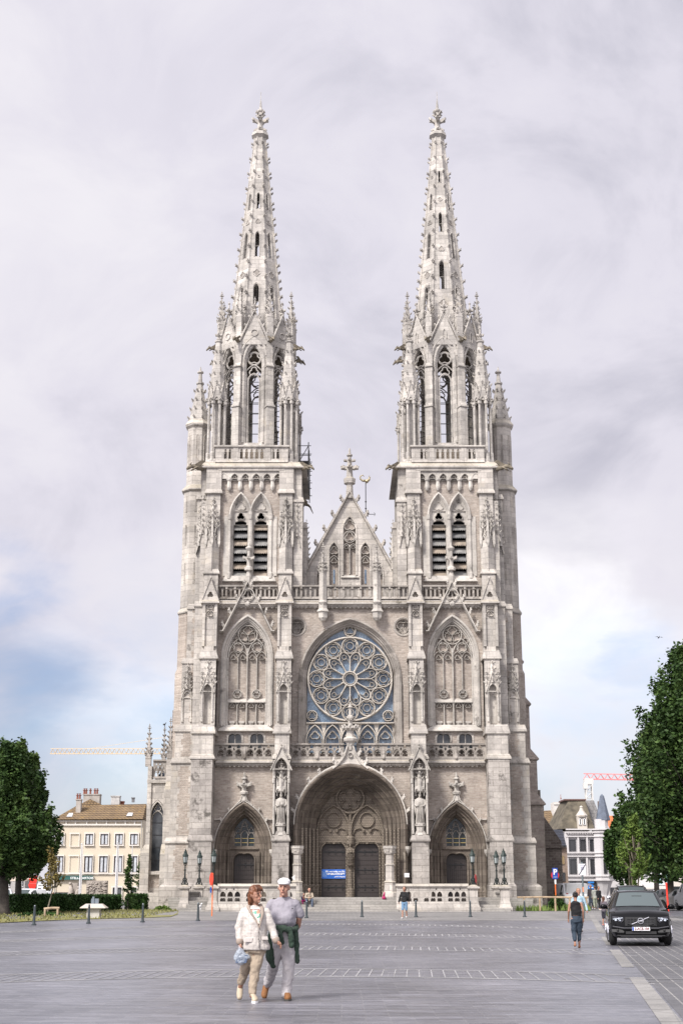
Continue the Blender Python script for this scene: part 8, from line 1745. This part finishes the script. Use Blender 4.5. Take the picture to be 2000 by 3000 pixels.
# ---------------------------------------------------------- woman in the cream quilted jacket
def woman():
    Y = 20.5; loc = (xx(740, Y), Y, 0); mb = MB(); hc = (.005, -.03, 1.53); face(mb, hc, .85, 1.0); cap(mb, (0, .01, 1.47), .05, (0, .02, 1.32), .062)
    loft(mb, [(.0, .02, .9, .12, .09), (.0, .02, 1.15, .13, .09), (0, .02, 1.3, .11, .07)])
    chain(mb, [((-.16, .02, 1.27), .045), ((-.235, 0, 1.05), .04), ((-.215, -.05, .86), .03)]); hand(mb, (-.213, -.06, .855), (.05, -.1, -1), (.6, .4, 0), (.3, -1, 0), 1, .9)
    chain(mb, [((.15, .02, 1.27), .045), ((.25, .0, 1.06), .04), ((.325, -.07, .875), .03)]); hand(mb, (.325, -.07, .875), (.75, -.25, -.65), (-.3, .2, -.8), (.3, -1, .3), 1, .75)
    chain(mb, [((.05, 0, .8), .08), ((.0, -.03, .45), .05), ((-.02, -.1, .1), .038)]); chain(mb, [((-.06, .02, .8), .08), ((-.13, .08, .47), .05), ((-.22, .28, .2), .036)])
    b = skinned(mb, 'person', SKIN2, None, .0085); person_root(b, loc, 0, 'older woman with reddish bob in cream quilted jacket carrying a plastic bag')
    face_marks(b, hc, .85, 1.0, (.35, .13, .12))
    mb = MB(); c = Vector(hc); R = Matrix.Rotation(.85, 3, 'Z'); f = lambda x, y, z: tuple(c + R @ Vector((x, y, z)))
    mb.ball(f(0, .018, .045), (.098, .1, .105), 14, 10); mb.ball(f(0, .05, -.03), (.085, .07, .1), 12, 8)
    for x, y, z0, z1, r in ((-.075, .03, .05, -.09, .03), (.078, .035, .05, -.07, .03), (-.05, .075, .0, -.13, .036), (0, .085, 0, -.14, .036), (.05, .07, 0, -.12, .035)): cap(mb, f(x, y, z0), r, f(x * .9, y, z1), r * .7)
    for x in (-.055, -.02, .015, .05): chain(mb, [(f(x * .8, -.03, .125), .03), (f(x, -.078, .085), .022), (f(x * 1.25, -.088, .055), .012)], 8)
    skinned(mb, 'hair', simple('reddish_brown_hair', (.12, .04, .014), .5, var=.5, vscale=14), b, .009, 1)
    QM = quilt_mat(); mb = MB()
    loft(mb, [(.02, 0, .74, .21, .15), (.02, 0, .8, .21, .155), (.0, 0, .95, .185, .15), (.0, 0, 1.08, .18, .145), (-.005, 0, 1.2, .19, .13), (-.01, .01, 1.29, .19, .115), (-.01, .02, 1.35, .14, .095), (-.01, .02, 1.38, .06, .07)], 20)
    chain(mb, [((-.165, .01, 1.275), .075), ((-.235, 0, 1.07), .066), ((-.217, -.045, .89), .055)], 12); chain(mb, [((.155, .01, 1.275), .075), ((.25, 0, 1.07), .066), ((.315, -.06, .90), .055)], 12); j = skinned(mb, 'quilted_jacket', QM, b, .011, 2)
    TP = simple('taupe_lining', (.30, .24, .20), .8, var=.1, vscale=6); mb = MB()
    cap(mb, (-.218, -.048, .875), .057, (-.217, -.052, .86), .057); cap(mb, (.318, -.062, .892), .057, (.324, -.067, .88), .056); mb.build('cuffs', TP, j, smooth=True)
    mb = MB(); chain(mb, [((-.085, .03, 1.38), .03), ((-.095, -.06, 1.35), .028), ((-.06, -.125, 1.29), .02), ((.02, -.155, 1.18), .012), ((.075, -.16, 1.06), .008)], 8); chain(mb, [((.08, .03, 1.38), .03), ((.105, -.04, 1.34), .03), ((.12, -.11, 1.26), .022), ((.1, -.145, 1.16), .014), ((.078, -.16, 1.06), .008)], 8); mb.build('collar', TP, j, smooth=True)
    mb = MB(); mb.rings([[(-.062, -.085, 1.325), (.0, -.115, 1.325), (.065, -.1, 1.325)], [(-.03, -.135, 1.25), (.025, -.15, 1.25), (.085, -.13, 1.25)], [(.04, -.158, 1.12), (.06, -.163, 1.12), (.08, -.158, 1.12)]], closed=False, caps=False)
    m_, n_, l_, b_ = newmat('floral_blouse'); v = n_.new('ShaderNodeTexVoronoi'); v.inputs['Scale'].default_value = 26; tcx = n_.new('ShaderNodeTexCoord'); l_.new(tcx.outputs['Object'], v.inputs[0]); r_ = n_.new('ShaderNodeValToRGB'); l_.new(v.outputs['Color'], r_.inputs[0]); e = r_.color_ramp.elements; r_.color_ramp.interpolation = 'CONSTANT'
    for q, (p_, c_) in enumerate(((0, (.6, .5, .44)), (.45, (.1, .32, .24)), (.58, (.55, .24, .16)), (.7, (.62, .55, .5)))):
        k = e[q] if q < 2 else e.new(p_); k.position = p_; k.color = (*c_, 1)
    l_.new(r_.outputs[0], b_.inputs['Base Color']); mb.build('blouse', m_, b, smooth=True)
    mb = MB(); mb.tube([(-.068, -.085, 1.33), (0, -.122, 1.328), (.07, -.1, 1.33)], .008, 5); mb.build('neck_trim', simple('pinkish_white', (.75, .6, .58), .7), b)
    mb = MB(); mb.hexa((-.15, -.03, -.168, -.14, .86), (-.155, -.02, -.165, -.14, .915)); mb.hexa((.12, .21, -.15, -.1, .89), (.11, .2, -.15, -.1, .935)); mb.build('pocket_flaps', cloth('flap', (.5, .455, .43), .05, .4, 8), j)
    mb = MB(); mb.tube([(.078, -.16, 1.06), (.076, -.163, .9), (.08, -.158, .76)], .006, 5)
    for z in (1.0, .9): mb.ball((.068, -.166, z), .011, 6, 4)
    mb.build('snap_buttons', simple('snaps', (.2, .18, .17), .4, metal=.5), j)
    TR = cloth('beige_trousers', (.33, .265, .20), .08, .9, 3); mb = MB(); loft(mb, [(.015, 0, .7, .16, .12), (.01, 0, .85, .16, .12)], 16)
    chain(mb, [((.07, 0, .74), .098), ((.01, -.03, .45), .078), ((-.015, -.1, .15), .068)], 12); chain(mb, [((-.06, .01, .74), .098), ((-.13, .08, .48), .076), ((-.215, .26, .27), .062)], 12); skinned(mb, 'trousers', TR, b, .011, 2)
    SB = simple('cream_sneaker', (.42, .35, .26), .7, var=.1, vscale=12); SO = simple('white_sole', (.72, .70, .70), .6)
    mb = MB(); loft(mb, [(.03, -.19, .03, .05, .12), (.03, -.19, .06, .048, .12), (.015, -.16, .09, .042, .09), (-.01, -.12, .125, .038, .05)], 14); s_ = skinned(mb, 'sneaker', SB, b, .009, 1)
    mb = MB(); loft(mb, [(.03, -.19, .002, .053, .125), (.03, -.19, .035, .052, .124)], 14); mb.build('sole', SO, s_)
    mb = MB(); chain(mb, [((-.225, .33, .19), .045), ((-.225, .24, .1), .05), ((-.222, .2, .055), .042)], 10); skinned(mb, 'sneaker', SB, b, .009, 1)
    k_ = fit(b, 743, 2936, 2593, 1.675); loc = b.location
    # the bag she carries
    BG = thing('plastic_bag', 'translucent white plastic bag with dark blue contents held in her right hand', 'bag', (loc[0] - .19 * k_, loc[1] - .08 * k_, .52 * k_))
    mb = MB(); 
    for (x, y, z, rx_, ry_, rz_) in ((.0, 0, .09, .10, .06, .085), (-.04, 0, .12, .07, .05, .09), (.06, -.0, .12, .085, .05, .05)): mb.ball((x, y, z), (rx_, ry_, rz_), 12, 8)
    chain(mb, [((-.02, 0, .18), .055), ((-.025, 0, .28), .012)], 8); chain(mb, [((.03, 0, .16), .04), ((-.02, 0, .28), .01)], 8)
    m_, n_, l_, b_ = newmat('bag_plastic'); b_.inputs['Base Color'].default_value = (.42, .47, .54, 1); b_.inputs['Roughness'].default_value = .3; b_.inputs['Alpha'].default_value = .5; skinned(mb, 'bag_skin', m_, BG, .009, 2); BG.scale = (k_,) * 3
    mb = MB(); mb.hexa((-.08, .08, -.045, .045, .04), (-.05, .1, -.04, .04, .15)); mb.build('contents', simple('navy_box', (.07, .10, .17), .7), BG)
woman()
# ---------------------------------------------------------- the other people, by one builder
def figure(label, x, Yf, h, rz, top, bottom, hair, shoe=(.3, .3, .3), step=.12, bare_arm=False, bottom_len=.08, arm=((.06, -.02), (.06, -.02)), zfoot=None, group=None, hairlen=.05, waist=.58, skirt=0, head_yaw=0, vox=.02, X=None, sleeveless=False):
    k = h / 1.7; z0 = gz(Yf) if zfoot is None else zfoot; X = xx(x, Yf) if X is None else X; mb = MB(); q = lambda *a: tuple(c * k for c in a); c = q(0, -.01, 1.575); face(mb, c, head_yaw, k)
    cap(mb, q(0, .01, 1.5), .048 * k, q(0, .015, 1.38), .055 * k); loft(mb, [(0, 0, .85 * k, .12 * k, .085 * k), (0, 0, 1.1 * k, .115 * k, .08 * k), (0, .01, 1.38 * k, .13 * k, .07 * k)])
    A = []
    for e, (fo, ou) in zip((-1, 1), arm):
        el = q(e * (.225 + ou), fo * .3, 1.12); wr_ = q(e * (.23 + ou * 1.4), -.04 + fo * -1.0, .88); A.append((e, el, wr_)); chain(mb, [(q(e * .175, .01, 1.35), .045 * k), (el, .037 * k), (wr_, .026 * k)]); hand(mb, wr_, (0, -.25, -1), (-e, 0, 0), (0, -1, 0), k, .4)
    LG = []
    for e in (-1, 1): y = e * step; kn = q(e * .085, y * .35 - .03, .48); an = q(e * .075, y, .09 + (.05 if e > 0 else 0)); LG.append((e, kn, an)); chain(mb, [(q(e * .085, 0, .86), .085 * k), (kn, .05 * k), (an, .034 * k)]); chain(mb, [(an, .034 * k), (tuple(Vector(an) + Vector((0, -.13, -.055)) * k), .028 * k)])
    b = skinned(mb, 'person', SKIN2, None, min(vox, .014)); person_root(b, (X, Yf, z0), rz, label, group)
    mb = MB(); loft(mb, [(0, 0, (.84 if not sleeveless else .98) * k, .165 * k, .115 * k), (0, 0, 1.0 * k, .15 * k, .105 * k), (0, 0, 1.2 * k, .175 * k, .11 * k), (0, .01, 1.36 * k, .17 * k, .09 * k), (0, .015, 1.42 * k, .08 * k, .06 * k)])
    if not sleeveless:
        for e, el, wr_ in A: chain(mb, [(q(e * .17, .01, 1.35), .065 * k), (el, .052 * k)] + ([] if bare_arm else [(wr_, .04 * k)]))
    skinned(mb, 'top', top, b, vox * .8, 2)
    mb = MB(); loft(mb, [(0, 0, .78 * k, .16 * k, .12 * k), (0, 0, .98 * k, .145 * k, .105 * k)])
    for e, kn, an in LG:
        chain(mb, [(q(e * .085, 0, .84), .1 * k), (kn, .075 * k)] + ([(tuple(Vector(an) + Vector((0, 0, bottom_len)) * k), .06 * k)] if bottom_len < .3 else []))
    skinned(mb, 'trousers' if bottom_len < .3 else 'shorts', bottom, b, vox * .8, 2)
    for e, kn, an in LG: mb = MB(); a = Vector(an); cap(mb, tuple(a + Vector((0, .02, -.045)) * k), .04 * k, tuple(a + Vector((0, -.14, -.06)) * k), .036 * k); mb.build('shoe', shoe, b, smooth=True)
    mb = MB(); R = Matrix.Rotation(head_yaw, 3, 'Z'); f = lambda x_, y_, z_: tuple(Vector(c) + R @ Vector((x_, y_, z_)) * k); mb.ball(f(0, .022, .04), (.09 * k, .095 * k, .095 * k), 12, 8)
    if hairlen > .06: cap(mb, f(0, .06, 0), .06 * k, f(0, .09, -hairlen), .035 * k)
    elif hairlen < 0: mb.ball(f(0, .09, .1), .045 * k, 8, 6)
    skinned(mb, 'hair', hair, b, vox * .7, 1); return b
C = lambda n, c, s=4: cloth(n, c, .15, .7, s)
HB = simple('dark_hair', (.015, .012, .012), .5); HBR = simple('brown_hair', (.09, .05, .03), .6, var=.3, vscale=10); WS = simple('white_shoe', (.6, .6, .6), .6); DSH = simple('dark_shoe', (.05, .04, .04), .6); BLK = C('black_cloth', (.005, .005, .006))
o = figure('dark haired woman in black sleeveless top and dark blue trousers walking away from us', 1689, 42.4, 1.62, pi - .08, BLK, C('navy_trousers', (.022, .036, .056), 3), HB, simple('tan_sandal', (.28, .12, .06), .7), .13, sleeveless=True, bottom_len=.12, hairlen=-.05, arm=((.05, .0), (.1, .0)), vox=.015); fit(o, 1690, 2778, 2613, 1.62)
o = figure('woman in a pale blue shirt facing us behind the woman in black', 1698, 49.5, 1.72, .1, C('pale_blue_shirt', (.30, .42, .50)), C('dark_skirt', (.05, .055, .06)), simple('sandy_hair', (.22, .14, .08), .6), DSH, .1, arm=((.05, .04), (.05, .04))); fit(o, 1698, 2735, 2602, 1.72)
BGm = MB(); BGm.hexa((-.12, .12, -.08, .08, 0), (-.09, .09, -.04, .04, .34)); BGm.tube([(-.07, 0, .33), (-.03, 0, .62), (.02, 0, .62), (.07, 0, .33)], .012, 5)
bo = BGm.build('shoulder_bag', simple('brown_bag', (.07, .05, .04), .6)); bo.location = (xx(1196, 76.9), 76.7, 1.12); tag(bo, 'dark brown shoulder bag hanging at the hip of the woman in denim shorts', 'bag')
o = figure('woman in black cardigan and pale denim shorts striding past the right parapet', 1184, 74.2, 1.66, -.35, BLK, C('denim_shorts', (.13, .22, .33)), HBR, WS, .16, bottom_len=.5, hairlen=.09, head_yaw=-.6, arm=((.1, .04), (-.15, -.01))); fit(o, 1185, 2691, 2597, 1.66)
o = figure('girl with a long ponytail standing left of the black SUV', 1772, 51.5, 1.42, pi - .8, C('grey_violet_top', (.10, .085, .10)), C('dark_shorts', (.02, .02, .03)), simple('auburn_hair', (.085, .035, .02), .6), simple('pink_shoe', (.5, .2, .18), .6), .05, bare_arm=True, bottom_len=.5, hairlen=.22); fit(o, 1770, 2714, 2626, 1.42)
GP = 'people gathered by the white van'
for (x, Y, h, rz, tc, bc, hc_, lb) in ((1741, 104, 1.66, pi, (.33, .34, .31), (.26, .28, .22), HBR, 'person in pale grey green clothes in the middle of the group by the white van'), (1752, 102, 1.62, .6, (.012, .012, .014), (.014, .014, .016), HB, 'person dressed all in black at the right of the group by the white van'),
                                    (1729, 106, 1.74, -.5, (.03, .025, .03), (.03, .04, .06), simple('light_hair', (.3, .2, .13), .6), 'person in dark jacket left of the grey green figure by the van'), (1721, 110, 1.78, .8, (.28, .18, .12), (.05, .05, .05), HB, 'person in a brown top nearest the white van')):
    figure(lb, x, Y, h, rz, C('c', tc), C('c2', bc), hc_, WS, .1, group=GP, vox=.03)
# ---------------------------------------------------------- sitting on the steps
def sitter(label, x, Y, z, h, rz, top, bottom, hair, pants=True):
    k = h / 1.7; mb = MB(); q = lambda *a: tuple(c * k for c in a); c = q(0, -.22, .72); face(mb, c, 0, k); cap(mb, q(0, -.17, .65), .048 * k, q(0, -.1, .52), .055 * k)
    loft(mb, [(0, 0, 0, .15 * k, .1 * k), (0, -.03, .25 * k, .14 * k, .1 * k), (0, -.1, .52 * k, .14 * k, .08 * k)])
    ar = []; lg = []
    for e in (-1, 1): A = [q(e * .18, -.1, .5), q(e * .24, -.26, .27), q(e * .06, -.44, .26)]; ar.append(A); chain(mb, [(A[0], .045 * k), (A[1], .037 * k), (A[2], .026 * k)]); hand(mb, A[2], (-e, -.3, 0), (0, 0, -1), (0, 0, 1), k, .6)
    for e in (-1, 1): L = [q(e * .1, 0, .08), q(e * .19, -.42, .13), q(e * .15, -.46, -.32)]; lg.append(L); chain(mb, [(L[0], .08 * k), (L[1], .05 * k), (L[2], .035 * k)])
    b = skinned(mb, 'person', SKIN, None, .014); person_root(b, (X0(x, Y), Y, z), rz, label)
    mb = MB(); loft(mb, [(0, 0, .02, .18 * k, .13 * k), (0, -.03 * k, .25 * k, .18 * k, .13 * k), (0, -.1 * k, .5 * k, .18 * k, .1 * k), (0, -.12 * k, .57 * k, .08 * k, .06 * k)])
    for A in ar: chain(mb, [(A[0], .07 * k), (A[1], .055 * k), (A[2], .04 * k)])
    skinned(mb, 'jacket', top, b, .015, 2); mb = MB()
    for L in lg: chain(mb, [(L[0], .1 * k), (L[1], .075 * k), (L[2], .06 * k)])
    skinned(mb, 'trousers', bottom, b, .015, 2)
    for L in lg: mb = MB(); cap(mb, tuple(Vector(L[2]) + Vector((0, .0, -.06 * k))), .04 * k, tuple(Vector(L[2]) + Vector((0, -.15, -.08)) * k), .038 * k); mb.build('shoe', DSH, b, smooth=True)
    mb = MB(); mb.ball((c[0], c[1] + .03 * k, c[2] + .04 * k), (.086 * k, .09 * k, .085 * k), 10, 7); skinned(mb, 'hair', hair, b, .013, 1); return b
def X0(x, Y): return xx(x, Y)
sitter('bald man in a beige sweater sitting on the church steps with folded arms', 905, 96.2, .96, 1.78, .1, C('beige_knit', (.36, .30, .23)), C('blue_jeans', (.07, .09, .13)), simple('thin_hair', (.42, .26, .19), .6))
sitter('small child in dark blue with a pink toy beside the sitting man', 888, 96.6, .96, 1.1, .3, C('dark_blue_top', (.02, .03, .09)), C('pink_trousers', (.6, .03, .22)), HBR)
mb = MB(); mb.sm = True; mb.ball((0, 0, .12), (.13, .12, .12), 8, 6); mb.tube([(0, 0, .2), (.03, 0, .42), (.06, 0, .5)], [.08, .05, .02], 6)
o = mb.build('bundle', simple('magenta_bag', (.35, .015, .10), .7)); o.location = (xx(1124, 97), 97.0, 1.1); tag(o, 'small magenta bundle on the top step beside the right portal column', 'bag')
